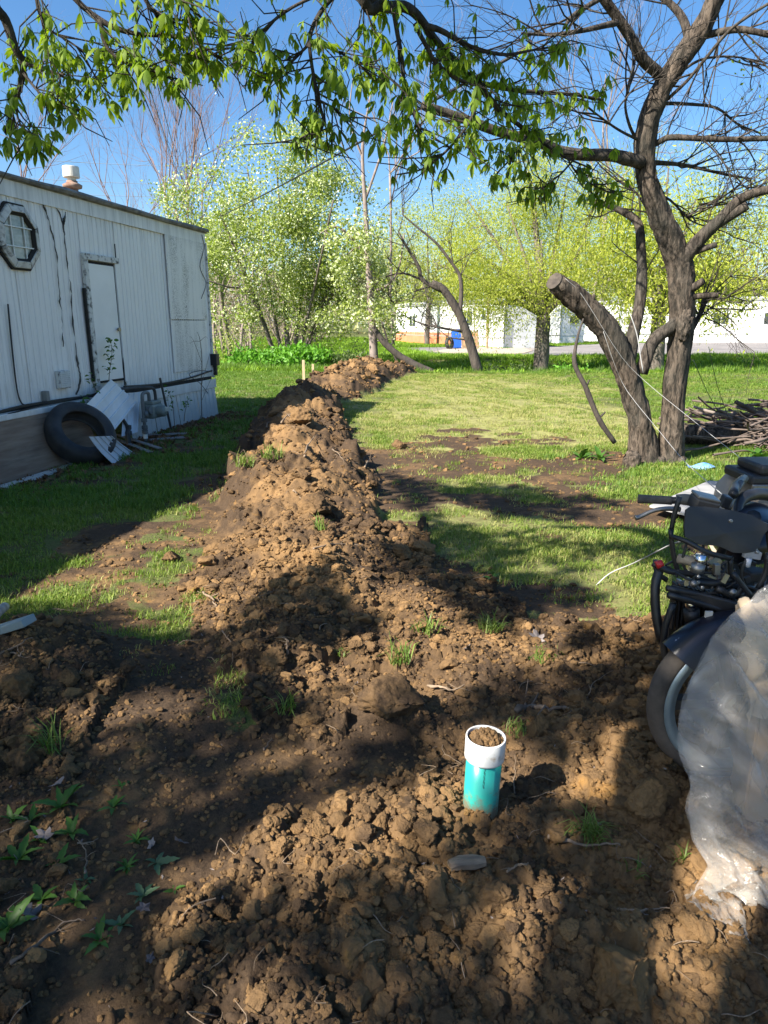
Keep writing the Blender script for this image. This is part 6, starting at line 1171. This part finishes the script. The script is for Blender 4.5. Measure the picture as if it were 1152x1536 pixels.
tag(b.build('dry_weed_stalk', STKD, None, True, P[0]), 'tall dry leafless weed stalk at the trailer corner', 'plant')
p = on_ground(1052, 704, .03); b = MB(); V = np.array([[[x, y, .02 * math.sin(x * 22 + y * 9) + .02 * math.sin(y * 31)] for y in np.linspace(-.09, .09, 6)] for x in np.linspace(-.16, .16, 12)]); b.grid(V); tag(b.build('blue_plastic_scrap', mat('blue plastic scrap', (.08, .25, .62), (.3, .5, .75), 6, .4), None, True), 'scrap of blue plastic on grass right of the forked tree', 'plastic scrap').location = p
# ------------------------------------------------------------------ motorcycle
hd = np.array([-.45, -.89, 0]); hd /= np.linalg.norm(hd); rr_ = np.array([hd[1], -hd[0], 0]); A = np.array([1.19, 2.19, .35]); mo_ = np.array([A[0], A[1], 0.0])
mc = thing('motorcycle', 'dark old motorcycle stripped of its fairing facing the viewer at right', 'motorcycle', tuple(mo_))
NAVY = mat('scratched navy paint', (.005, .0055, .011), (.008, .009, .018), 3, .3, c3=(.45, .45, .48), s3=14, f3=(.64, .67)); BLK = mat('black painted steel', (.012, .012, .013), (.035, .034, .034), 8, .42); BLKP = mat('dull black plastic', (.018, .018, .019), (.035, .034, .033), 4, .5); CHR = mat('chrome', (.75, .75, .76), None, rough=.12, metal=1.0); ALU = mat('dirty aluminium', (.35, .34, .32), (.22, .2, .18), 12, .4, metal=.8)
DUSTY = mat('dusty tyre', (.04, .035, .03), (.15, .12, .095), 5, .9); RIMM = mat('pale blue grey rim', (.20, .26, .29), (.30, .37, .40), 6, .35, metal=.4); GRIPM = mat('dusty grip rubber', (.035, .03, .027), (.13, .11, .09), 14, .9); RED = mat('red reflector', (.55, .03, .03), None, rough=.3); YEL = mat('dirty brass tag', (.42, .36, .2), None, rough=.5)
def mp_(b, name, m, par=mc, sm=True, bev=0): return b.build(name, m, par, sm, mo_, bev)
sa = R(-60); sh = np.array([hd[0] * math.cos(sa) - hd[1] * math.sin(sa), hd[0] * math.sin(sa) + hd[1] * math.cos(sa), 0]); sr = np.array([sh[1], -sh[0], 0])
def wheel(c, ax, r, wd):
    k = r / .31; wh = mp_(MB().lathe([(.045, -.05), (.055, -.045), (.055, .045), (.045, .05)], c, ax, 20, True), 'front_wheel' if c[1] < 2.5 else 'rear_wheel', ALU)
    mp_(MB().lathe([(.262 * k, -wd * .38), (.268 * k, -wd * .46), (.28 * k, -wd * .5), (.298 * k, -wd * .40), (.31 * k, -wd * .15), (.312 * k, 0), (.31 * k, wd * .15), (.298 * k, wd * .40), (.28 * k, wd * .5), (.268 * k, wd * .46), (.262 * k, wd * .38)], c, ax, 56, True), 'tyre', DUSTY, wh)
    b = MB()
    for s_ in (-1, 1): b.lathe([(.222 * k, s_ * wd * .30), (.225 * k, s_ * wd * .42), (.238 * k, s_ * wd * .42), (.243 * k, s_ * wd * .50), (.266 * k, s_ * wd * .50), (.268 * k, s_ * wd * .36)], c, ax, 48)
    b.lathe([(.222 * k, -wd * .3), (.222 * k, wd * .3)], c, ax, 48); mp_(b, 'rim', RIMM, wh)
    u, v, d = frame(ax); b = MB()
    for q in range(5):
        a = q / 5 * 6.283; p = u * math.cos(a) + v * math.sin(a); b.bar(np.asarray(c) + p * .04, np.asarray(c) + p * .225 * k, .035, .045, up=d)
    mp_(b, 'spokes', BLK, wh, False); b = MB(); b.lathe([(.06, wd * .5), (.14, wd * .5), (.14, wd * .5 + .005), (.06, wd * .5 + .005)], c, ax, 36, True); mp_(b, 'brake_disc', ALU, wh); return wh
wheel(A, sr, .29, .08); RA = A - hd * 1.5 + np.array([0, 0, -.02]); wheel(RA, rr_, .30, .13)
# fender: a curved shell over the front wheel
b = MB(); V = []
for a in np.linspace(R(40), R(150), 24):
    e = sh * math.cos(a) + np.array([0, 0, 1]) * math.sin(a); fl = 1.0 if a < R(120) else .9; row = []
    for s_ in np.linspace(-1, 1, 11): row.append(A + e * (.325 - .085 * abs(s_) ** 3.5) + sr * s_ * .080 * fl)
    V.append(row)
V = np.array(V); b.grid(V.transpose(1, 0, 2)); V2 = V - (V - A) * .012; b.grid(V2.transpose(1, 0, 2)[::-1]); mp_(b, 'front_fender', NAVY)
rake = (-sh * .46 + np.array([0, 0, .88])); rake /= np.linalg.norm(rake); b = MB(); b2 = MB()
for s_ in (-1, 1):
    p = A + sr * s_ * .105; b.tube([p - rake * .04, p + rake * .36], .027, 14); b2.tube([p + rake * .36, p + rake * .74], .019, 14); b.lathe([(.03, 0), (.034, .01), (.034, .05), (.028, .06)], p + rake * .33, rake, 14)
mp_(b, 'fork_lower', NAVY); mp_(b2, 'fork_tube', CHR)
b = MB(); 
for hgt in (.56, .70): b.bar(A + rake * hgt - sr * .14, A + rake * hgt + sr * .14, .07, .03, up=rake)
mp_(b, 'fork_clamp', BLK, mc, False, .006)
def TLm(px, y): return np.array([A3(u, v, q) for (u, v), q in zip(px, y if hasattr(y, '__len__') else [y] * len(px))])
# handlebar, levers, switch box
hb = mp_(MB().tube(TLm([(1000, 751), (1040, 751), (1070, 765), (1110, 775), (1150, 790), (1190, 800)], [2.5, 2.46, 2.5, 2.5, 2.4, 2.3]), .013, 10, sm=4), 'handlebar', BLK)
mp_(MB().tube(TLm([(957, 748), (975, 749), (1008, 751)], [2.52, 2.51, 2.49]), [.0165, .0155, .0155], 14, sm=4, rough=.08, fs=60), 'grip', GRIPM, hb); mp_(MB().tube(TLm([(1014, 749), (1026, 749), (1041, 751)], [2.48, 2.47, 2.46]), [.017, .020, .021], 14, sm=3), 'throttle_housing', mat('dusty grey housing', (.16, .145, .12), None, rough=.7), hb)
mp_(MB().tube(TLm([(953, 777), (960, 775), (980, 766), (1000, 763), (1020, 764)], 2.44), [.010, .008, .0075, .0085, .010], 10, sm=4), 'brake_lever', ALU, hb)
q = A3(1055, 756, 2.42); Rm = Matrix.Rotation(R(8), 3, 'X') @ Matrix.Rotation(R(14), 3, 'Y'); mp_(MB().box(q, (.085, .07, .045), Rm), 'brake_reservoir', BLKP, hb, False, .006); mp_(MB().box(q + np.array([0.006, 0, .027]), (.083, .068, .010), Rm), 'reservoir_cap', ALU, hb, False, .003)
q = A3(1088, 752, 2.6); mp_(MB().box(q, (.03, .04, .045), Rm), 'mirror_mount', BLK, hb, False, .005)
# black panel
pl = [(1029, 765), (1036, 760), (1060, 760), (1095, 765), (1125, 772), (1150, 785), (1152, 795), (1145, 803), (1139, 820), (1130, 828), (1118, 830), (1100, 829), (1085, 822), (1075, 819), (1066, 818), (1050, 817), (1040, 812), (1028, 806), (1026, 790)]
f_ = TLm(pl, [2.30 + .0006 * (815 - v) for u, v in pl]); nb_ = np.array([.1, .95, -.2]); c_ = f_.mean(0); b = MB(); V = np.concatenate([f_, f_ + nb_ * .012, [c_ - nb_ * .012]]); n = len(pl); b.add(V, [(i, (i + 1) % n, 2 * n) for i in range(n)] + [tuple(range(n, 2 * n))[::-1]] + [(i, n + i, n + (i + 1) % n, (i + 1) % n) for i in range(n)]); mp_(b, 'headlight_shroud', BLKP, mc, False)
def bars(name, lst, m=BLK, r=.010, seg=8):
    for px, y in lst: mp_(MB().tube(TLm(px, y), r, seg, sm=3), name, m)
bars('frame_bar', [([(1020, 745), (1012, 770), (1006, 800)], 2.38), ([(1006, 795), (1010, 830), (1018, 862)], 2.36), ([(1008, 805), (1030, 812), (1060, 828), (1095, 838)], [2.34, 2.3, 2.28, 2.3]), ([(1152, 830), (1148, 860), (1135, 885)], 2.3), ([(1096, 838), (1096, 860), (1104, 880)], 2.33), ([(1100, 860), (1115, 880), (1128, 895)], 2.25), ([(983, 840), (985, 858), (1000, 870)], 2.34)], BLK, .009)
bars('crash_bar', [([(980, 846), (1005, 857), (1040, 862), (1085, 876), (1130, 884)], 2.32), ([(1000, 882), (1040, 890), (1080, 902), (1130, 916)], 2.26), ([(1002, 892), (1040, 902), (1080, 914), (1120, 924)], 2.25)], BLK, .011)
b = MB(); p0, p1 = A3(1004, 887, 2.27), A3(1125, 919, 2.24); b.bar(p0, p1, .02, .05); mp_(b, 'bumper_beam', BLK, mc, False, .006)
b = MB()
for k in range(15): p = A3(1010 + k * 6, 900 + k * 1.5, 2.36); b.box(p + np.array([0, 0, -.02]), (.006, .04, .17))
b.box(A3(1055, 912, 2.40) + np.array([0, 0, -.03]), (.24, .02, .20)); mp_(b, 'radiator', BLKP, mc, False)
bars('hose', [([(990, 850), (983, 880), (984, 920), (992, 960)], [2.34, 2.32, 2.3, 2.28])], BLK, .017); bars('hose', [([(1010, 905), (998, 940), (996, 975), (1004, 1000)], 2.25), ([(1040, 872), (1070, 875), (1095, 868)], 2.3), ([(1075, 882), (1100, 893), (1118, 878)], 2.28)], BLK, .012); bars('cable', [([(1064, 770), (1055, 820), (1060, 860), (1050, 880)], 2.36), ([(1100, 835), (1080, 850), (1062, 880)], 2.33), ([(1030, 815), (1024, 845), (1040, 870)], 2.34), ([(1120, 838), (1112, 862), (1122, 890)], 2.3)], BLKP, .005)
for px, r, m, nm in (([(1052, 832), (1049, 848)], .018, CHR, 'steering_damper'), ([(1048, 846), (1045, 858)], .023, ALU, 'damper_cap'), ([(1036, 898), (1037, 914)], .020, CHR, 'steering_stem'), ([(1037, 914), (1038, 930)], .026, BLKP, 'stem_cover')): mp_(MB().tube(TLm(px, 2.28), r, 16), nm, m)
mp_(MB().tube(TLm([(1018, 838), (1030, 840), (1044, 843)], [2.36, 2.34, 2.3]), .018, 12), 'ignition_coil', mat('dusty metal', (.17, .15, .12), (.28, .25, .2), 12, .7))
for u, v in ((1041, 876), (1100, 889)): mp_(MB().lathe([(0, -.008), (.006, -.008), (.007, -.003), (.013, -.003), (.013, .006), (0, .006)], A3(u, v, 2.24), (0, 1, 0), 14), 'bolt', ALU)
mp_(MB().tube(TLm([(984, 848), (994, 844)], 2.3), [.014, .012], 10), 'turn_signal', RED); mp_(MB().box(A3(1030, 872, 2.27), (.012, .008, .03)), 'tag', YEL, mc, False); mp_(MB().box(A3(1088, 868, 2.27), (.014, .008, .032), Matrix.Rotation(.4, 3, 'Y')), 'tag', YEL, mc, False); mp_(MB().box(A3(1063, 922, 2.2), (.024, .008, .024)), 'tag', mat('pale tag', (.5, .5, .46), None), mc, False)
mp_(MB().box(A3(1128, 832, 2.33), (.06, .02, .028), Matrix.Rotation(.15, 3, 'Y')), 'pale_bracket', mat('pale plastic bracket', (.5, .46, .43), None, rough=.6), mc, False, .004)
mp_(MB().tube(TLm([(1123, 838), (1121, 850)], 2.3), [.011, .009], 10), 'pale_connector', mat('white connector', (.6, .6, .62), None, rough=.5))
mp_(MB().box(A3(1130, 862, 2.4), (.07, .06, .04), Matrix.Rotation(.2, 3, 'Z')), 'fuse_box', BLKP, mc, False, .008)
rng = np.random.default_rng(77)
for k in range(16):
    u0, v0 = rng.uniform(1015, 1130), rng.uniform(832, 905); yk_ = rng.uniform(2.27, 2.45); P_ = [(u0, v0)]
    for _ in range(3): P_.append((P_[-1][0] + rng.normal(6, 16), P_[-1][1] + rng.normal(4, 12)))
    mp_(MB().tube(TLm(P_, [yk_ + rng.normal(0, .02) for _ in P_]), rng.uniform(.0025, .006), 6, sm=4), 'cable', (BLKP, BLK, ALU)[k % 3 if k % 3 < 2 or k % 2 else 0])
for k in range(12):
    q = A3(rng.uniform(1012, 1130), rng.uniform(836, 910), rng.uniform(2.28, 2.4)); mp_(MB().box(q, tuple(rng.uniform(.012, .04, 3)), Matrix.Rotation(rng.uniform(0, 3), 3, 'Y')), 'bracket', (BLKP, ALU, BLK, YEL)[k % 4], mc, False, .002)
for k in range(9):
    q = A3(rng.uniform(1000, 1140), rng.uniform(780, 915), 2.25 + .1 * rng.uniform()); mp_(MB().lathe([(0, -.005), (.007, -.005), (.007, .004), (.004, .006), (0, .006)], q, (0, -1, .2), 6), 'bolt', ALU, mc, False)
# engine, tank, seat, rear
back = -hd
def at_(x, s_, z): return mo_ + back * x + rr_ * s_ + np.array([0, 0, z])
b = MB(); b.tube([at_(.62, -.17, .40), at_(.62, .17, .40)], [.15, .15], 18); b.box(at_(.85, 0, .38), (.34, .40, .30), np.stack([back, rr_, [0, 0, 1]], 1)); mp_(b, 'engine', BLKP, mc, False, .02)
for s_ in (-1, 1):
    b = MB()
    for k in range(8): b.lathe([(.03, 0), (.085, 0), (.085, .008), (.03, .008)], at_(.72, s_ * (.05 + .016 * k), .50), rr_ * s_, 16, True)
    mp_(b, 'cylinder', ALU, mc, False)
b = MB(); b.tube([at_(.30, 0, .93), at_(.55, 0, .78), at_(.9, 0, .62), at_(1.4, 0, .58), at_(1.75, 0, .66)], .026, 8, sm=3)
for s_ in (-.13, .13): b.tube([at_(.36, s_ * .4, .90), at_(.5, s_, .55), at_(.6, s_, .24), at_(1.0, s_, .22), at_(1.3, s_, .45)], .017, 8, sm=3)
mp_(b, 'frame', BLK)
TANK = IV3 * (1 + .0) * np.array([.30, .15, .13]); Rb = np.stack([back, rr_, [0, 0, 1]], 1); b = MB(); b.add((IV3 * np.array([.28, .15, .12])) @ Rb.T + at_(.80, 0, .74), IF3); mp_(b, 'fuel_tank', NAVY)
SEATM = mat('dusty tan seat cover', (.30, .24, .18), (.42, .35, .27), 5, .8); b = MB(); V = []
for x, z, w_ in ((1.02, .72, .10), (1.15, .76, .15), (1.35, .74, .17), (1.5, .80, .17), (1.6, .88, .16), (1.66, .90, .12)): V.append([at_(x, s_ * w_, z - .10 * abs(s_) ** 3) for s_ in np.linspace(-1, 1, 9)])
b.grid(np.array(V)); V2 = np.array(V) - np.array([0, 0, .10]); b.grid(V2[:, ::-1]); mp_(b, 'seat', SEATM)
b = MB(); ar = TLm([(1104, 775), (1110, 752), (1128, 742), (1150, 742), (1175, 752)], [2.85, 2.9, 2.95, 3.0, 3.0]); b.tube(ar, [.02, .024, .026, .026, .02], 10, sm=4); mp_(b, 'seat_rim', BLK)
b = MB(); b.tube(TLm([(1092, 762), (1100, 745), (1112, 724)], [2.75, 2.85, 2.95]), .014, 8, sm=3); b.tube(TLm([(1100, 742), (1104, 728), (1116, 718)], [2.8, 2.95, 3.1]), .02, 8, sm=3); mp_(b, 'grab_rail', BLK)
q = A3(1150, 712, 3.5); b = MB(); b.box(q + np.array([.05, 0, 0]), (.40, .30, .05)); b.box(q + np.array([.05, -.02, .05]), (.32, .25, .05)); mp_(b, 'rear_rack', BLKP, mc, False, .015); b = MB(); b.box(q + np.array([0.0, -.16, -.03]), (.30, .02, .03)); mp_(b, 'rack_trim', ALU, mc, False, .006)
for s_ in (-.16, .16): mp_(MB().tube([at_(.7, s_, .25), at_(1.0, s_ * 1.3, .2), at_(1.9, s_ * 1.5, .24)], [.022, .03, .042], 12, sm=3), 'exhaust_pipe', CHR)
mp_(MB().tube([at_(.95, -.16, .22), at_(1.0, -.35, .0)], .012, 6), 'side_stand', BLK)
# grey board on the grass behind the handlebar
bq = [A3(968, 784, 3.3), A3(1062, 737, 3.9), A3(1108, 742, 3.9), A3(1040, 800, 3.2)]; zs_ = [max(q[2], .05) for q in bq]
P = [G(*px) for px in ((972, 782), (1062, 738), (1106, 742), (1045, 800))]; b = MB(); 
for q in P: q[2] = hz(q[0], q[1])[0] + .10
V = np.array(P); b.add(np.concatenate([V, V - np.array([0, 0, .018])]), [(3, 2, 1, 0), (4, 5, 6, 7)] + [(i, (i + 1) % 4, 4 + (i + 1) % 4, 4 + i) for i in range(4)])
tag(b.build('grey_board', mat('weathered grey plywood', (.24, .235, .23), (.36, .35, .34), 3, .85, stretch=(1, 5, 1)), None, False, V[0]), 'weathered grey board lying on grass behind the handlebar', 'board')
tag(MB().tube(TL([(890, 882), (915, 860), (950, 845), (1000, 820), (1020, 812)], [4.2, 4.2, 4.0, 3.2, 2.6]) * np.array([1, 1, 1]), .004, 5, sm=4).build('wire', TW, None, True), 'thin pale wire lying on the ground left of the motorcycle', 'wire')
# ------------------------------------------------------------------ clear plastic sheet over a box
m, n, l, p = newmat('clear plastic film'); p.inputs['Base Color'].default_value = (.6, .6, .62, 1); p.inputs['Roughness'].default_value = .08; p.inputs['Specular IOR Level'].default_value = .8
co = ncoord(n, l, True); f = nramp(n, l, nnoise(n, l, co, 3.2, 5, .65, .6), .35, .75); nbump(n, l, p, nnoise(n, l, co, 16, 5, .6, .8), .45, .015)
dirt = nmix(n, l, nmath(n, l, 'MULTIPLY', nramp(n, l, nnoise(n, l, co, 5.5, 5, .7), .52, .74), .55), (.74, .70, .64), (.42, .33, .24)); l.new(dirt, p.inputs['Base Color'])
ts = n.new('ShaderNodeBsdfTranslucent'); l.new(dirt, ts.inputs[0]); tp = n.new('ShaderNodeBsdfTransparent'); x1 = n.new('ShaderNodeMixShader'); x1.inputs[0].default_value = .40; l.new(p.outputs[0], x1.inputs[1]); l.new(ts.outputs[0], x1.inputs[2])
x2 = n.new('ShaderNodeMixShader'); l.new(nmath(n, l, 'ADD', nmath(n, l, 'MULTIPLY', f, .34), .13), x2.inputs[0]); l.new(tp.outputs[0], x2.inputs[1]); l.new(x1.outputs[0], x2.inputs[2]); l.new(x2.outputs[0], n['Material Output'].inputs[0]); FILM = m
lv_ = np.array([[878, 1150], [885, 1138], [905, 1120], [925, 1092], [960, 1064], [1000, 1046], [1050, 1023], [1090, 1013], [1130, 1018], [1180, 1030], [1215, 1026], [1260, 1037], [1300, 1058], [1340, 1042], [1365, 1028], [1397, 1024]], float)
ps = thing('plastic_sheet', 'crumpled clear plastic sheet draped beside the motorcycle at right edge', 'plastic sheet', tuple(G(1100, 1390)))
po = G(1100, 1390)
def film(seed, off, nv=150, nu=130, right=1420):
    vv = np.linspace(878, 1397, nv); lft = np.interp(vv, lv_[:, 0], lv_[:, 1]); V = np.zeros((nv, nu, 3)); tt = np.linspace(0, 1, nu)
    for i, v in enumerate(vv):
        k = (v - 878) / 519; u = lft[i] + (right - lft[i]) * tt; y0 = 1.98 - .43 * k ** 1.15; 
        for j in range(nu):
            r = ray(u[j], v); t = (y0 + .25 * max(0, .10 - tt[j]) + off) / r[1]; V[i, j] = np.array([0, 0, CH]) + t * r
    bk = sstep(.45, 1, tt)[None]; V[..., 2] *= 1 - .45 * bk ** 2; V[..., 1] += .5 * bk ** 2; V[..., 0] -= .12 * bk ** 2
    a = V[..., 0] + V[..., 1] - 1.8; z = V[..., 2].copy()
    def ridge(q): return 1 - np.abs(2 * q - 1)
    w1 = fbm(a * 2.0, z * 2.0, oct=2, seed=seed); d = .14 * (ridge(vn(a * 7 + z * 3.2 + 1.2 * w1, z * 1.6 + seed)) - .5) + .075 * (ridge(vn(a * 13 - z * 7 + w1, z * 5.0 + a * 3, seed=seed + 1)) - .5) + .022 * (ridge(vn(a * 26 + z * 19, z * 17 - a * 14, seed=seed + 2)) - .5) + .007 * (ridge(vn(a * 60 + z * 35, z * 48, seed=seed + 3)) - .5)
    rr3 = np.random.default_rng(seed + 50)
    for q in range(16):
        th = rr3.normal(0, .75); fq = rr3.uniform(2.5, 11); ph = rr3.uniform(0, 10); pr_ = (a * math.cos(th) + z * math.sin(th)) * fq + ph + .35 * w1
        tri = np.abs((pr_ % 2) - 1); mk = sstep(.42, .62, vn(a * 3.1 + q * 7.7, z * 2.6 + q * 3.3, seed=seed + q)); d = d + (.16 / fq) * (tri - .5) * mk
    edge_ = sstep(0, .05, tt)[None]; V[..., 1] -= d * (.35 + .65 * edge_); V[..., 2] += .3 * d; V[..., 0] += .35 * d * edge_
    V[..., 2] = np.maximum(V[..., 2], terrain(V[..., 0].ravel(), V[..., 1].ravel())[0].reshape(V.shape[:2]) + .012 + off * .1); return V
b = MB(); b.grid(film(3, 0)); b.build('film', FILM, ps, True, po); b = MB(); b.grid(film(17, .055, 100, 90)); b.build('film', FILM, ps, True, po)
CARD = mat('damp brown cardboard', (.30, .21, .13), (.42, .32, .22), 4, .85, c3=(.14, .09, .06), s3=3); t = thing('cardboard_box', 'tall brown cardboard box showing dimly under the plastic sheet', 'box', (1.46, 2.10, 0), -.25)
for nm, c, s_ in (('side', (0, -.20, .31), (.50, .012, .62)), ('side', (0, .20, .31), (.50, .012, .62)), ('side', (-.25, 0, .31), (.012, .388, .62)), ('side', (.25, 0, .31), (.012, .388, .62)), ('flap', (0, -.12, .64), (.50, .19, .012)), ('flap', (0, .12, .645), (.50, .19, .012))): MB().box(c, s_, Matrix.Rotation(.12 if nm == 'flap' else 0, 3, 'X')).build(nm, CARD, t, False, None, .002)
q = [A3(1112, 915, 2.0), A3(1180, 890, 2.02), A3(1190, 1075, 1.90), A3(1122, 1082, 1.92)]; b = MB(); q = np.array(q); V = []
for i in np.linspace(0, 1, 22):
    V.append([(q[0] * (1 - j) + q[1] * j) * (1 - i) + (q[3] * (1 - j) + q[2] * j) * i + np.array([.05 * (vn(np.array([i * 6.]), np.array([j * .5]), seed=8)[0] - .5), -.09 * abs(2 * vn(np.array([i * 4.]), np.array([j * 3. + i]), seed=4)[0] - 1) + .05, .03 * (vn(np.array([j * 6.]), np.array([i]), seed=6)[0] - .5)]) for j in np.linspace(0, 1, 14)])
b.grid(np.array(V)); tag(b.build('brown_paper', mat('tan crumpled paper', (.50, .38, .25), (.60, .48, .34), 5, .8), None, True, q[0]), 'tan crumpled paper tucked in the top of the plastic sheet', 'paper')
